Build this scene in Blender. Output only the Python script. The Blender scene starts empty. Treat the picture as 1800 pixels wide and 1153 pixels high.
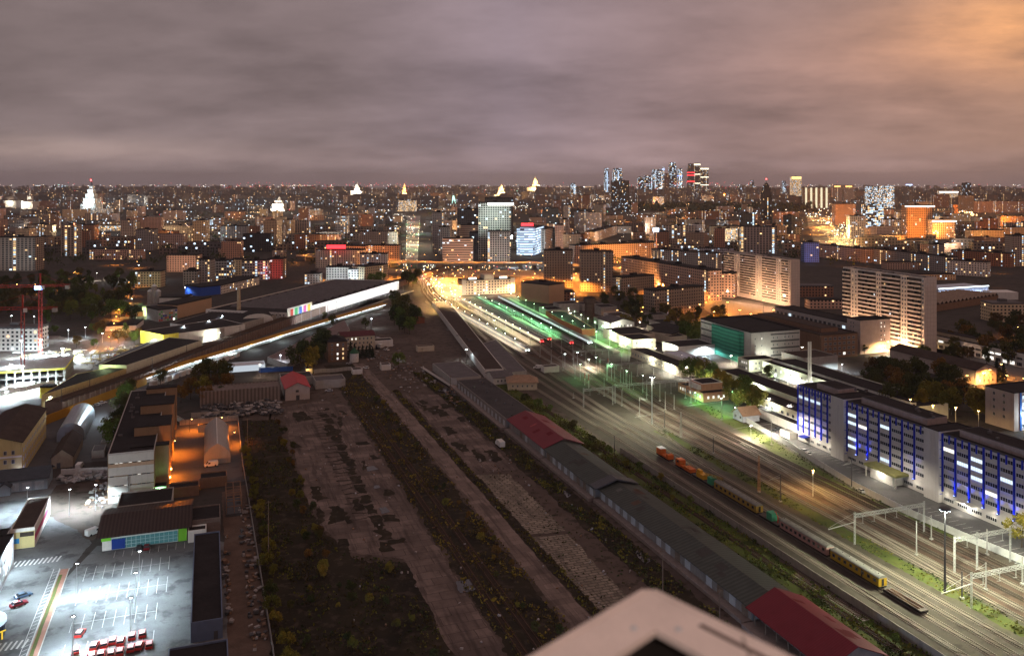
import bpy, math, random
from mathutils import Vector, Matrix, noise
random.seed(7)
R = math.radians
H = 118.0; F = 1500.0; CX = 900.0; YH = 322.0
CA, SA = 0.942, 0.3356
_n = math.hypot(CA, SA); CA /= _n; SA /= _n
C = bpy.context.scene.collection
NEW = bpy.data.objects.new

def G(px, py, z=0.0):
    """photo pixel -> point on the level z, in the railway's own axes (y runs along the tracks)"""
    Y = F * (H - z) / (py - YH); X = (px - CX) * Y / F
    return Vector((X * CA + Y * SA, -X * SA + Y * CA, z))
def hgt(yt, yb): return H * (yb - yt) / (yb - YH)
def dist(p): return math.hypot(p[0], p[1])

# ---------------------------------------------------------------- materials
MATS = {}
class NT:
    def __init__(self, m):
        m.use_nodes = True; self.t = m.node_tree; self.t.nodes.clear()
    def n(self, typ, **kw):
        nd = self.t.nodes.new(typ)
        for k, v in kw.items():
            if k.startswith('i_'):
                key = k[2:]; key = int(key) if key.isdigit() else key.replace('_', ' ')
                nd.inputs[key].default_value = v
            else: setattr(nd, k, v)
        return nd
    def l(self, a, b): self.t.links.new(a, b)
    def math(self, op, a, b=None, c=None, clamp=False):
        nd = self.t.nodes.new('ShaderNodeMath'); nd.operation = op; nd.use_clamp = clamp
        for i, v in enumerate((a, b, c)):
            if v is None: continue
            if isinstance(v, (int, float)): nd.inputs[i].default_value = v
            else: self.l(v, nd.inputs[i])
        return nd.outputs[0]
    def mix(self, f, a, b):
        nd = self.t.nodes.new('ShaderNodeMix'); nd.data_type = 'RGBA'
        for s, v in ((nd.inputs[0], f), (nd.inputs[6], a), (nd.inputs[7], b)):
            if isinstance(v, (int, float)): s.default_value = v
            elif isinstance(v, (tuple, list)): s.default_value = (*v[:3], 1)
            else: self.l(v, s)
        return nd.outputs[2]
    def ramp(self, f, stops):
        nd = self.t.nodes.new('ShaderNodeValToRGB'); e = nd.color_ramp.elements
        while len(e) < len(stops): e.new(0.5)
        for el, (p, c) in zip(e, stops):
            el.position = p; el.color = (c, c, c, 1) if isinstance(c, (int, float)) else (*c, 1)
        self.l(f, nd.inputs[0]); return nd.outputs[0]
    def noise(self, vec, scale, detail=4, rough=.55):
        nd = self.n('ShaderNodeTexNoise', i_Scale=scale, i_Detail=detail, i_Roughness=rough)
        if vec is not None: self.l(vec, nd.inputs['Vector'])
        return nd.outputs[0]
    def out(self, col, rough=.85, metal=0., em=None, ems=None, bump=None, bstr=.3, bdist=.05, spec=.1):
        b = self.n('ShaderNodeBsdfPrincipled'); b.inputs['Specular IOR Level'].default_value = spec
        for s, v in (('Base Color', col), ('Roughness', rough), ('Metallic', metal), ('Emission Color', em), ('Emission Strength', ems)):
            if v is None: continue
            if isinstance(v, (int, float)): b.inputs[s].default_value = v
            elif isinstance(v, (tuple, list)): b.inputs[s].default_value = (*v[:3], 1)
            else: self.l(v, b.inputs[s])
        if bump is not None:
            bn = self.n('ShaderNodeBump', i_Strength=bstr, i_Distance=bdist)
            self.l(bump, bn.inputs['Height']); self.l(bn.outputs[0], b.inputs['Normal'])
        o = self.n('ShaderNodeOutputMaterial'); self.l(b.outputs[0], o.inputs[0])
    def pos(self): return self.n('ShaderNodeNewGeometry').outputs['Position']

def pm(name, col, rough=.85, var=.25, scale=.4, metal=0., dirt=.35, tint=False, bump=0.):
    """painted / mineral surface with blotchy tone, fine grain and weather streaks"""
    if name in MATS: return MATS[name]
    m = MATS[name] = bpy.data.materials.new(name); t = NT(m); p = t.pos()
    a = t.noise(p, scale, 5, .6); b = t.noise(p, scale * 9, 3)
    f = t.math('ADD', t.math('MULTIPLY', a, .65), t.math('MULTIPLY', b, .35))
    lo = [c * (1 - var) for c in col]; hi = [min(1, c * (1 + var)) for c in col]
    c = t.mix(t.ramp(f, [(.3, 0.), (.7, 1.)]), lo, hi)
    mp = t.n('ShaderNodeMapping'); mp.inputs['Scale'].default_value = (.6, .6, .06); t.l(p, mp.inputs['Vector'])
    d = t.ramp(t.noise(mp.outputs[0], 1.2, 5, .65), [(.52, 0.), (.75, 1.)])
    c = t.mix(t.math('MULTIPLY', d, dirt), c, [x * .45 for x in col])
    if tint:
        oi = t.n('ShaderNodeObjectInfo'); mx = t.n('ShaderNodeMix', data_type='RGBA', blend_type='MULTIPLY'); mx.inputs[0].default_value = 1
        t.l(c, mx.inputs[6]); t.l(oi.outputs['Color'], mx.inputs[7]); c = mx.outputs[2]
    t.out(c, rough, metal, bump=b if bump else None, bstr=bump)
    return m

def em(name, col, s, sample=False):
    if name in MATS: return MATS[name]
    m = MATS[name] = bpy.data.materials.new(name); t = NT(m)
    t.out((.05, .05, .05), .6, em=col, ems=s)
    if not sample: m.cycles.emission_sampling = 'NONE'
    return m

def ribbed(name, col, period=.6, axis='x', rough=.6, dark=.6, metal=0., dirt=.4):
    """profiled sheet: ribs along one axis, blotches of wear"""
    if name in MATS: return MATS[name]
    m = MATS[name] = bpy.data.materials.new(name); t = NT(m); p = t.pos()
    s = t.n('ShaderNodeSeparateXYZ'); t.l(p, s.inputs[0])
    w = t.math('ABSOLUTE', t.math('SUBTRACT', t.math('FRACT', t.math('MULTIPLY', s.outputs['XYZ'.index(axis.upper())], 1 / period)), .5))
    w = t.math('MULTIPLY', w, 2)
    n = t.noise(p, .25, 5, .65)
    c = t.mix(t.math('SMOOTH_MIN', w, 1, .3), [x * dark for x in col], col)
    c = t.mix(t.math('MULTIPLY', t.ramp(n, [(.45, 0.), (.7, 1.)]), dirt), c, [x * .4 for x in col])
    t.out(c, rough, metal, bump=w, bstr=.5)
    return m

def facade(name, wall, cw=3.2, ch=2.9, ww=.5, wh=.52, lit=.05, colp=.05, glass=(.02, .022, .025), stren=2.0, cool=.4, bands=0., vary=.2, wob=(0, 0)):
    """wall with a grid of small far-off windows; some are lit, some stairwells are lit on every floor"""
    if name in MATS: return MATS[name]
    m = MATS[name] = bpy.data.materials.new(name); t = NT(m)
    uv = t.n('ShaderNodeUVMap'); s = t.n('ShaderNodeSeparateXYZ'); t.l(uv.outputs[0], s.inputs[0])
    oi = t.n('ShaderNodeObjectInfo'); rnd = oi.outputs['Random']
    gu = t.math('DIVIDE', s.outputs[0], cw); gv = t.math('DIVIDE', s.outputs[1], ch)
    cu = t.math('FLOOR', gu); cv = t.math('FLOOR', gv); fu = t.math('FRACT', gu); fv = t.math('FRACT', gv)
    iu = t.math('LESS_THAN', t.math('ABSOLUTE', t.math('SUBTRACT', fu, .5)), ww / 2)
    iv = t.math('LESS_THAN', t.math('ABSOLUTE', t.math('SUBTRACT', fv, .55)), wh / 2)
    win = t.math('MULTIPLY', iu, iv)
    win = t.math('MULTIPLY', win, t.math('GREATER_THAN', s.outputs[1], 0.4))
    cb = t.n('ShaderNodeCombineXYZ'); t.l(cu, cb.inputs[0]); t.l(cv, cb.inputs[1]); t.l(t.math('MULTIPLY', rnd, 517.), cb.inputs[2])
    wn = t.n('ShaderNodeTexWhiteNoise', noise_dimensions='3D'); t.l(cb.outputs[0], wn.inputs['Vector'])
    cc = t.n('ShaderNodeCombineXYZ'); t.l(cu, cc.inputs[0]); t.l(t.math('MULTIPLY', rnd, 311.), cc.inputs[2])
    wc = t.n('ShaderNodeTexWhiteNoise', noise_dimensions='3D'); t.l(cc.outputs[0], wc.inputs['Vector'])
    sep = t.n('ShaderNodeSeparateColor'); t.l(wn.outputs['Color'], sep.inputs[0])
    l1 = t.math('LESS_THAN', sep.outputs[0], lit)
    l2 = t.math('MULTIPLY', t.math('LESS_THAN', wc.outputs['Value'], colp), t.math('LESS_THAN', sep.outputs[1], .93))
    on = t.math('MULTIPLY', t.math('MAXIMUM', l1, l2), win)
    lc = t.mix(t.math('LESS_THAN', sep.outputs[2], cool), (1., .62, .28), (.62, .82, 1.))
    es = t.math('MULTIPLY', on, t.math('MULTIPLY_ADD', sep.outputs[1], stren, stren * .25))
    p = t.pos(); nz = t.noise(p, .12, 5, .6)
    w = t.mix(nz, [c * (1 - vary * 1.5) for c in wall], [c * (1 + vary * 1.2) for c in wall])
    mx = t.n('ShaderNodeMix', data_type='RGBA', blend_type='MULTIPLY'); mx.inputs[0].default_value = 1
    t.l(w, mx.inputs[6]); t.l(oi.outputs['Color'], mx.inputs[7]); w = mx.outputs[2]
    if bands:
        bd = t.math('LESS_THAN', fv, .12); w = t.mix(t.math('MULTIPLY', bd, bands), w, [c * .35 for c in wall])
    g = t.mix(sep.outputs[2], glass, [c * 2.2 for c in glass])
    col = t.mix(win, w, g)
    t.out(col, .75, em=lc, ems=es, spec=.12)
    m.cycles.emission_sampling = 'NONE'
    return m

# ---------------------------------------------------------------- meshes
BASE = {}
class MB:
    def __init__(self): self.v = []; self.f = []; self.m = []; self.uv = []
    def face(self, idx, mi=0, uv=None):
        self.f.append(tuple(idx)); self.m.append(mi); self.uv.append(uv or [(0, -1)] * len(idx))
    def poly(self, pts, mi=0, uv=None):
        b = len(self.v); self.v += [tuple(p) for p in pts]; self.face(range(b, b + len(pts)), mi, uv)
    def prism(self, poly, z0, z1, wall=0, roof=0, bottom=False):
        n = len(poly); b = len(self.v)
        ar = sum(poly[i][0] * poly[(i + 1) % n][1] - poly[(i + 1) % n][0] * poly[i][1] for i in range(n))
        if ar < 0: poly = poly[::-1]
        for p in poly: self.v.append((p[0], p[1], z0))
        for p in poly: self.v.append((p[0], p[1], z1))
        u = 0.
        for i in range(n):
            j = (i + 1) % n; L = math.hypot(poly[j][0] - poly[i][0], poly[j][1] - poly[i][1])
            self.face((b + i, b + j, b + n + j, b + n + i), wall, [(u, z0), (u + L, z0), (u + L, z1), (u, z1)]); u += math.ceil(L / 3.) * 3.
        self.face([b + n + i for i in range(n)], roof)
        if bottom: self.face([b + i for i in reversed(range(n))], wall)
    def box(self, c, s, mi=0, rz=0., M=None):
        x, y, z = s[0] / 2, s[1] / 2, s[2] / 2; b = len(self.v); ca, sa = math.cos(rz), math.sin(rz)
        for dz in (-z, z):
            for dx, dy in ((-x, -y), (x, -y), (x, y), (-x, y)):
                p = Vector((dx * ca - dy * sa, dx * sa + dy * ca, dz))
                if M is not None: p = M @ p
                self.v.append((c[0] + p.x, c[1] + p.y, c[2] + p.z))
        for q in ((0, 3, 2, 1), (4, 5, 6, 7), (0, 1, 5, 4), (1, 2, 6, 5), (2, 3, 7, 6), (3, 0, 4, 7)): self.face([b + i for i in q], mi)
    def aabb(self, x0, x1, y0, y1, z0, z1, mi=0): self.box(((x0 + x1) / 2, (y0 + y1) / 2, (z0 + z1) / 2), (x1 - x0, y1 - y0, z1 - z0), mi)
    def bar(self, p, q, w, h=None, mi=0):
        """square bar from p to q"""
        p, q = Vector(p), Vector(q); h = h or w; d = q - p; L = d.length
        if L < 1e-6: return
        d.normalize(); up = Vector((0, 0, 1)) if abs(d.z) < .95 else Vector((0, 1, 0))
        s = d.cross(up).normalized(); u = s.cross(d); b = len(self.v)
        for e in (p, q):
            for a, c in ((-1, -1), (1, -1), (1, 1), (-1, 1)): self.v.append(tuple(e + s * (a * w / 2) + u * (c * h / 2)))
        for qd in ((0, 1, 2, 3), (7, 6, 5, 4), (0, 4, 5, 1), (1, 5, 6, 2), (2, 6, 7, 3), (3, 7, 4, 0)): self.face([b + i for i in qd], mi)
    def tube(self, p, q, r0, r1=None, n=8, mi=0, cap=True):
        p, q = Vector(p), Vector(q); r1 = r0 if r1 is None else r1; d = (q - p).normalized()
        up = Vector((0, 0, 1)) if abs(d.z) < .95 else Vector((0, 1, 0)); s = d.cross(up).normalized(); u = s.cross(d); b = len(self.v)
        for e, r in ((p, r0), (q, r1)):
            for i in range(n):
                a = 2 * math.pi * i / n; self.v.append(tuple(e + s * (math.cos(a) * r) + u * (math.sin(a) * r)))
        for i in range(n):
            j = (i + 1) % n; self.face((b + i, b + j, b + n + j, b + n + i), mi)
        if cap: self.face([b + n + i for i in range(n)], mi); self.face([b + i for i in reversed(range(n))], mi)
    def gable(self, x0, x1, y0, y1, z0, z1, zr, axis='y', roof=1, wall=0, over=.4, th=.25):
        """gabled house along an axis: walls, gable ends, two roof slopes with eaves"""
        sw = axis == 'x'
        if sw: x0, x1, y0, y1 = y0, y1, x0, x1
        P = (lambda a, b, c: (b, a, c)) if sw else (lambda a, b, c: (a, b, c))
        xm = (x0 + x1) / 2
        def quad(*ps):
            self.poly(ps[::-1] if sw else ps, wall, [(0, z0), (1, z0), (1, z1), (0, z1)][:len(ps)])
        quad(P(x0, y1, z0), P(x0, y0, z0), P(x0, y0, z1), P(x0, y1, z1)); quad(P(x1, y0, z0), P(x1, y1, z0), P(x1, y1, z1), P(x1, y0, z1))
        for yy, r in ((y0, 0), (y1, 1)):
            ps = [P(x0, yy, z0), P(x1, yy, z0), P(x1, yy, z1), P(xm, yy, zr), P(x0, yy, z1)]
            if bool(r) != sw: ps = ps[::-1]
            self.poly(ps, wall)
        if roof is not None: self.gable_roof(x0, x1, y0, y1, z1, zr, P, roof, over, th)
    def gable_roof(self, x0, x1, y0, y1, z1, zr, P, mi, over, th):
        xm = (x0 + x1) / 2; k = (zr - z1) / (xm - x0); ze = z1 - k * over
        a0, a1, b0, b1 = x0 - over, x1 + over, y0 - over, y1 + over
        for xa, za, xb, zb in ((a0, ze, xm, zr), (xm, zr, a1, ze)):
            b = len(self.v)
            for yy in (b0, b1):
                for xx, zz in ((xa, za), (xb, zb), (xb, zb + th), (xa, za + th)): self.v.append(P(xx, yy, zz + .02))
            for q in ((0, 1, 2, 3), (7, 6, 5, 4), (0, 4, 5, 1), (1, 5, 6, 2), (2, 6, 7, 3), (3, 7, 4, 0)): self.face([b + i for i in q], mi)
    def arch(self, x0, x1, y0, y1, zw, zt, n=12, mi=0, endmi=None, pointed=0.):
        """vaulted hall along y"""
        xm, w = (x0 + x1) / 2, (x1 - x0) / 2; pr = [(x0, 0.)]
        for i in range(n + 1):
            a = math.pi * (1 - i / n); z = math.sin(a)
            if pointed: z = z * (1 - pointed) + pointed * (1 - abs(math.cos(a)))
            pr.append((xm + math.cos(a) * w, zw + (zt - zw) * z))
        pr.append((x1, 0.))
        for (xa, za), (xb, zb) in zip(pr, pr[1:]): self.poly([(xa, y0, za), (xa, y1, za), (xb, y1, zb), (xb, y0, zb)][::-1], mi)
        e = mi if endmi is None else endmi
        self.poly([(x, y0, z) for x, z in pr][::-1], e); self.poly([(x, y1, z) for x, z in pr], e)
    def build(self, name, mats, parent=None, base=None, color=None, uv=True, smooth=False):
        if not isinstance(mats, (list, tuple)): mats = [mats]
        bx = BASE.get(parent.name, Vector()) if parent is not None else Vector(base or (0, 0, 0))
        me = bpy.data.meshes.new(name)
        me.from_pydata([(v[0] - bx[0], v[1] - bx[1], v[2] - bx[2]) for v in self.v], [], self.f)
        for m in mats: me.materials.append(m)
        me.polygons.foreach_set('material_index', self.m)
        if smooth: me.polygons.foreach_set('use_smooth', [True] * len(self.f))
        if uv:
            l = me.uv_layers.new(name='UVMap'); l.data.foreach_set('uv', [c for q in self.uv for p in q for c in p])
        o = NEW(name, me); C.objects.link(o)
        if parent is not None: o.parent = parent; BASE[o.name] = bx
        else: o.location = bx; BASE[o.name] = bx
        if color: o.color = (*color, 1)
        return o

def tag(o, label=None, cat=None, group=None, kind=None):
    if label: o['label'] = label
    if cat: o['category'] = cat
    if group: o['group'] = group
    if kind: o['kind'] = kind
    return o
def thing(name, label, cat, loc, group=None):
    o = NEW(name, None); C.objects.link(o); o.location = loc; o.empty_display_size = .5
    BASE[o.name] = Vector(loc); return tag(o, label, cat, group)
def copy_tree(o, loc=None, rz=None, label=None, group=None, parent=None, sc=None):
    c = o.copy(); C.objects.link(c)
    if parent is not None: c.parent = parent
    for ch in o.children: copy_tree(ch, parent=c)
    if loc is not None: c.location = loc
    if rz is not None: c.rotation_euler = (0, 0, rz)
    if sc is not None: c.scale = (sc, sc, sc) if isinstance(sc, (int, float)) else sc
    if label: c['label'] = label
    if group: c['group'] = group
    return c
def struct(o): o['kind'] = 'structure'; return o
def jag(poly, step, amp):
    out = []
    for i, p in enumerate(poly):
        q = poly[(i + 1) % len(poly)]; d = math.hypot(q[0] - p[0], q[1] - p[1]); n = max(1, int(d / step))
        n = max(n, min(400, int(d / 1.1)))
        for k in range(n):
            f = k / n; x, y = p[0] + (q[0] - p[0]) * f, p[1] + (q[1] - p[1]) * f
            o = [amp * (1.3 * noise.noise(Vector((x * .09, y * .09, s))) + .9 * noise.noise(Vector((x * .33, y * .33, s + 5))) + .5 * noise.noise(Vector((x * .9, y * .9, s)))) for s in (1.7, 31.3)]
            out.append((x + o[0], y + o[1]))
    return out
def sheet(name, poly, z, mat, step=0, amp=0, kind='structure'):
    b = MB(); pl = jag(poly, step, amp) if amp else poly
    ar = sum(pl[i][0] * pl[(i + 1) % len(pl)][1] - pl[(i + 1) % len(pl)][0] * pl[i][1] for i in range(len(pl)))
    if ar < 0: pl = pl[::-1]
    b.poly([(p[0], p[1], z) for p in pl]); o = b.build(name, mat); o['kind'] = kind; return o
def patches(name, polys, mat, step, amp):
    b = MB()
    for z, pl in polys:
        pl = jag(pl, step, amp); ar = sum(pl[i][0] * pl[(i + 1) % len(pl)][1] - pl[(i + 1) % len(pl)][0] * pl[i][1] for i in range(len(pl)))
        b.poly([(p[0], p[1], z) for p in (pl if ar > 0 else pl[::-1])])
    o = b.build(name, mat); o['kind'] = 'stuff'; o['label'] = name.replace('_', ' ') + ' scattered over the abandoned yard'; return o
def rect(x0, x1, y0, y1): return [(x0, y0), (x1, y0), (x1, y1), (x0, y1)]
def lamp(name, loc, col, power, kind='POINT', size=.3, spot=150, blend=.5, parent=None, aim=None):
    l = bpy.data.lights.new(name, kind); l.color = col; l.energy = power; l.shadow_soft_size = size
    o = NEW(name, l); C.objects.link(o)
    if kind == 'SPOT': l.spot_size = R(spot); l.spot_blend = blend
    if parent is not None: o.parent = parent; o.location = Vector(loc) - BASE[parent.name]
    else: o.location = loc
    if aim is not None: o.rotation_euler = (Vector(aim) - Vector(loc)).to_track_quat('-Z', 'Y').to_euler()
    return o
# ---------------------------------------------------------------- camera, sky
sc = bpy.context.scene
cam = bpy.data.cameras.new('camera'); co = NEW('camera', cam); C.objects.link(co); sc.camera = co
cam.sensor_width = 36; cam.lens = 30; cam.shift_y = -(576.5 - YH) / 1800; cam.clip_start = .05; cam.clip_end = 60000
YAW = -math.atan2(SA, CA); co.location = (0, 0, H); co.rotation_euler = (R(90), 0, YAW)
cam.dof.use_dof = True; cam.dof.focus_distance = 350; cam.dof.aperture_fstop = 2.4
w = bpy.data.worlds.new('World'); sc.world = w; w.use_nodes = True
class WT(NT):
    def __init__(self, w): self.t = w.node_tree; self.t.nodes.clear()
t = WT(w)
tc = t.n('ShaderNodeTexCoord').outputs['Generated']
vr = t.n('ShaderNodeVectorRotate', rotation_type='Z_AXIS'); vr.inputs['Angle'].default_value = -YAW; t.l(tc, vr.inputs['Vector'])
s = t.n('ShaderNodeSeparateXYZ'); t.l(vr.outputs[0], s.inputs[0]); X, Y, Z = s.outputs
den = t.math('ADD', t.math('MAXIMUM', Z, 0.), .2)
cb = t.n('ShaderNodeCombineXYZ'); t.l(t.math('DIVIDE', X, den), cb.inputs[0]); t.l(t.math('DIVIDE', Y, den), cb.inputs[1])
n1 = t.noise(cb.outputs[0], .7, 6, .55); 
mp = t.n('ShaderNodeMapping'); mp.inputs['Scale'].default_value = (.6, .75, 1); mp.inputs['Location'].default_value = (3.1, 7.7, 0); mp.inputs['Rotation'].default_value = (0, 0, .3); t.l(cb.outputs[0], mp.inputs['Vector'])
n2 = t.noise(mp.outputs[0], 1.9, 7, .6)
base = t.ramp(t.math('ADD', t.math('MULTIPLY', X, .95), .5), [(0., (.148, .113, .112)), (.3, (.166, .125, .127)), (.5, (.205, .156, .174)), (.72, (.225, .153, .148)), (1., (.27, .16, .12))])
n3 = t.noise(mp.outputs[0], 5., 6, .62)
cl = t.math('ADD', t.math('ADD', t.math('MULTIPLY', n1, .5), t.math('MULTIPLY', n2, .38)), t.math('MULTIPLY', n3, .16))
sh = t.ramp(cl, [(.41, .7), (.5, .94), (.62, 1.25)])
mm = t.n('ShaderNodeMix', data_type='RGBA', blend_type='MULTIPLY'); mm.inputs[0].default_value = 1; t.l(base, mm.inputs[6]); t.l(sh, mm.inputs[7])
col = mm.outputs[2]
def blob(cx, cz, rx, rz):
    a = t.math('POWER', t.math('DIVIDE', t.math('SUBTRACT', X, cx), rx), 2); b = t.math('POWER', t.math('DIVIDE', t.math('SUBTRACT', Z, cz), rz), 2)
    return t.math('EXPONENT', t.math('MULTIPLY', t.math('ADD', a, b), -1))
def addglow(c, k, rgb, modulate=True):
    if modulate: k = t.math('MULTIPLY', k, t.ramp(cl, [(.4, .12), (.6, 1.35)]))
    a = t.n('ShaderNodeMix', data_type='RGBA', blend_type='ADD'); t.l(k, a.inputs[0]); t.l(c, a.inputs[6]); a.inputs[7].default_value = (*rgb, 1); return a.outputs[2]
col = addglow(col, blob(.54, .165, .11, .05), (.5, .2, .03))
col = addglow(col, blob(.42, .13, .18, .05), (.06, .022, .008))
col = addglow(col, blob(-.55, .036, .2, .012), (.1, .07, .055))
col = addglow(col, blob(-.1, .026, .5, .014), (.045, .03, .028))
col = addglow(col, blob(.28, .022, .3, .01), (.06, .045, .05))
# low air near the skyline, dimmer and mauve
hz = t.ramp(t.math('ADD', Z, .005), [(0., 1.), (.022, .25), (.05, 0.)])
col = t.mix(t.math('MULTIPLY', hz, .8), col, (.125, .094, .104))
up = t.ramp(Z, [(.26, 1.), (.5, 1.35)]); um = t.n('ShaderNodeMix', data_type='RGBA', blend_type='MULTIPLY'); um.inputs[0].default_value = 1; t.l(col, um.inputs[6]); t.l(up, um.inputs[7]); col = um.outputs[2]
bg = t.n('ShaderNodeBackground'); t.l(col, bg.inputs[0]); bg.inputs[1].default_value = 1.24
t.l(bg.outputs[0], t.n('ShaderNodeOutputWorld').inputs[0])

# ---------------------------------------------------------------- ground
def ground_mat(name, a, b, c, s1, s2, k=.5, rough=.9, bump=.3):
    m = MATS[name] = bpy.data.materials.new(name); t = NT(m); p = t.pos()
    n = t.noise(p, s1, 7, .62); q = t.noise(p, s2, 5, .6); g = t.noise(p, 2.2, 3)
    cc = t.mix(t.ramp(n, [(.35, 0.), (.65, 1.)]), a, b)
    cc = t.mix(t.math('MULTIPLY', t.ramp(q, [(.52, 0.), (.62, 1.)]), k), cc, c)
    cc = t.mix(t.math('MULTIPLY', g, .5), cc, [x * .45 for x in a])
    t.out(cc, rough, bump=g, bstr=bump); return m
def slab_mat(name, col, bw, bh, weed=(.018, .02, .008), rz=0., wk=.62, joint=.05, stain=.8):
    """worn concrete cast in bays, dirt in the joints, weeds through the cracks"""
    m = MATS[name] = bpy.data.materials.new(name); t = NT(m); p = t.pos()
    mp = t.n('ShaderNodeMapping'); mp.inputs['Rotation'].default_value = (0, 0, rz); t.l(p, mp.inputs['Vector'])
    wob = t.n('ShaderNodeTexNoise', i_Scale=.35); t.l(p, wob.inputs['Vector'])
    vm = t.n('ShaderNodeVectorMath', operation='MULTIPLY_ADD'); t.l(wob.outputs['Color'], vm.inputs[0]); vm.inputs[1].default_value = (.5, .5, 0); t.l(mp.outputs[0], vm.inputs[2])
    br = t.n('ShaderNodeTexBrick', offset=.5); t.l(vm.outputs[0], br.inputs['Vector'])
    for k, v in (('Scale', 1.), ('Mortar Size', joint), ('Mortar Smooth', .4), ('Brick Width', bw), ('Row Height', bh), ('Bias', 0.)): br.inputs[k].default_value = v
    br.inputs['Color1'].default_value = (*[c * .72 for c in col], 1); br.inputs['Color2'].default_value = (*[min(1, c * 1.2) for c in col], 1); br.inputs['Mortar'].default_value = (*[c * .3 for c in col], 1)
    n = t.noise(p, .09, 8, .66); q = t.noise(p, .5, 6, .65); g = t.noise(p, 3., 3)
    c = t.mix(t.math('MULTIPLY', t.ramp(n, [(.42, 0.), (.6, 1.)]), stain), br.outputs[0], [x * .42 for x in col])
    c = t.mix(t.ramp(t.math('ADD', t.math('MULTIPLY', q, .7), t.math('MULTIPLY', br.outputs['Fac'], .09)), [(wk * .7, 0.), (wk * .7 + .035, 1.)]), c, weed)
    mp2 = t.n('ShaderNodeMapping'); mp2.inputs['Scale'].default_value = (.42, .035, 1); t.l(p, mp2.inputs['Vector']); st = t.noise(mp2.outputs[0], 1., 6, .6)
    c = t.mix(t.math('MULTIPLY', t.ramp(st, [(.5, 0.), (.62, 1.)]), .62), c, [x * .2 for x in col])
    c = t.mix(t.math('MULTIPLY', g, .35), c, [x * .5 for x in col])
    t.out(c, .9, bump=q, bstr=.3); return m

earth = ground_mat('dark_earth', (.044, .04, .038), (.07, .062, .056), (.022, .024, .016), .02, .12, .7)
dirt = ground_mat('packed_dirt', (.076, .059, .05), (.125, .098, .083), (.036, .03, .02), .05, .22, .85)
wild = ground_mat('wild_ground', (.018, .016, .011), (.04, .033, .019), (.07, .054, .042), .06, .3, .75)
asph = ground_mat('asphalt', (.085, .085, .088), (.13, .13, .132), (.05, .05, .052), .05, .2, .5)
lotm = ground_mat('parking_asphalt', (.11, .115, .12), (.2, .205, .21), (.05, .052, .054), .06, .16, .75)
balm = ground_mat('railway_ballast', (.062, .055, .043), (.098, .086, .068), (.036, .031, .023), .04, .16, .6)
rustb = ground_mat('rusty_ballast', (.075, .048, .034), (.105, .073, .055), (.04, .028, .02), .05, .2, .6)
grassm = ground_mat('short_grass', (.05, .07, .016), (.1, .12, .03), (.07, .06, .03), .08, .3, .6)
pad1 = slab_mat('worn_concrete_pad', (.175, .138, .122), 7., 4.6, wk=.68, joint=.12)
pathm = slab_mat('concrete_path', (.2, .158, .138), 6., 3.2, wk=.86, stain=.45)
slabm = slab_mat('laid_slabs', (.27, .235, .19), 3.1, 1.55, wk=.7, joint=.26, stain=.5)

struct(sheet('ground', rect(-14000, 16000, -500, 22000), 0., earth))
Z1, Z2, Z3, Z4 = .02, .035, .05, .065
sheet('dirt_yard', [(15, 150), (200, 150), (180, 520), (215, 860), (150, 860), (60, 600), (30, 560), (16, 480)], Z1, dirt, 8, 2.5)
sheet('overgrown_ground', [(15.5, 160), (60, 160), (58, 262), (44, 268), (36, 300), (32, 440), (15.5, 446)], Z2, wild, 4, 1.6)
sheet('concrete_pad', [(58, 180), (70.5, 180), (69.5, 320), (70, 455), (60, 470), (36, 464), (35, 310), (42, 275), (58, 264)], Z3, pad1, 3, .7)
sheet('old_track_bed', rect(71, 90, 170, 560), Z2, wild, 4, 1.2)
sheet('concrete_path', [(91, 180), (98, 180), (98.2, 400), (96, 560), (89, 560), (91, 400)], Z3, pathm, 6, .35)
sheet('concrete_pad', [(102, 332), (120, 330), (121, 462), (104, 470)], Z3, pad1, 4, .6)
sheet('slab_paving', [(101.5, 215), (112.5, 212), (114, 264), (102, 266)], Z3, slabm, 3, .5)
sheet('slab_paving', [(102, 268), (114.5, 267), (115, 327), (102.5, 330)], Z3, slabm, 3, .5)
sheet('weedy_ground', [(121.5, 190), (131, 190), (131, 420), (128, 520), (119.5, 520), (122, 400)], Z3, wild, 4, 1.)
sheet('weedy_ground', rect(98.3, 102, 180, 480), Z2, wild, 4, .5)
# railway ground on the right of the sheds
sheet('railway_ground', [(171, 120), (238, 120), (236, 260), (252, 365), (262, 470), (292, 560), (288, 900), (222, 900), (205, 700), (172, 500)], Z1 + .006, balm, 10, .8)
sheet('rusty_ballast_bed', [(207, 150), (233, 150), (231, 300), (246, 470), (240, 560), (208, 560)], Z2, rustb, 8, 1.6)
sheet('grass_verge', [(232, 215), (235, 215), (233, 262), (247, 350), (250, 400), (244, 400), (238, 340), (228, 280)], Z3, grassm, 4, .6)
sheet('grass_verge', [(199.5, 165), (205, 165), (205, 360), (200, 360)], Z3, grassm, 5, .8)
sheet('grass_verge', [(154, 150), (169, 150), (169, 330), (166, 470), (157, 480), (155, 380)], Z2, grassm, 4, .8)
# street and lots of the left side
sheet('parking_lot', [(-40, 200), (14, 200), (13.6, 290), (-5, 304), (-34, 307), (-40, 285)], Z1, lotm)
sheet('access_road', [(-62, 200), (-41, 200), (-41, 285), (-36, 310), (-42, 330), (-34, 345), (-20, 380), (-70, 385), (-85, 350), (-66, 310)], Z1, lotm, 6, .6)
sheet('gravel_lot', [(-58, 350), (-36, 312), (-33, 346), (-36, 376), (-56, 374)], Z2, dirt, 4, .8)
sheet('fenced_yard', rect(-17, 14, 354, 447), Z1, asph, 6, .4)
sheet('back_lane', [(-72, 400), (-37, 400), (-36, 470), (-20, 560), (-75, 500)], Z1, asph, 6, .8)
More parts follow.
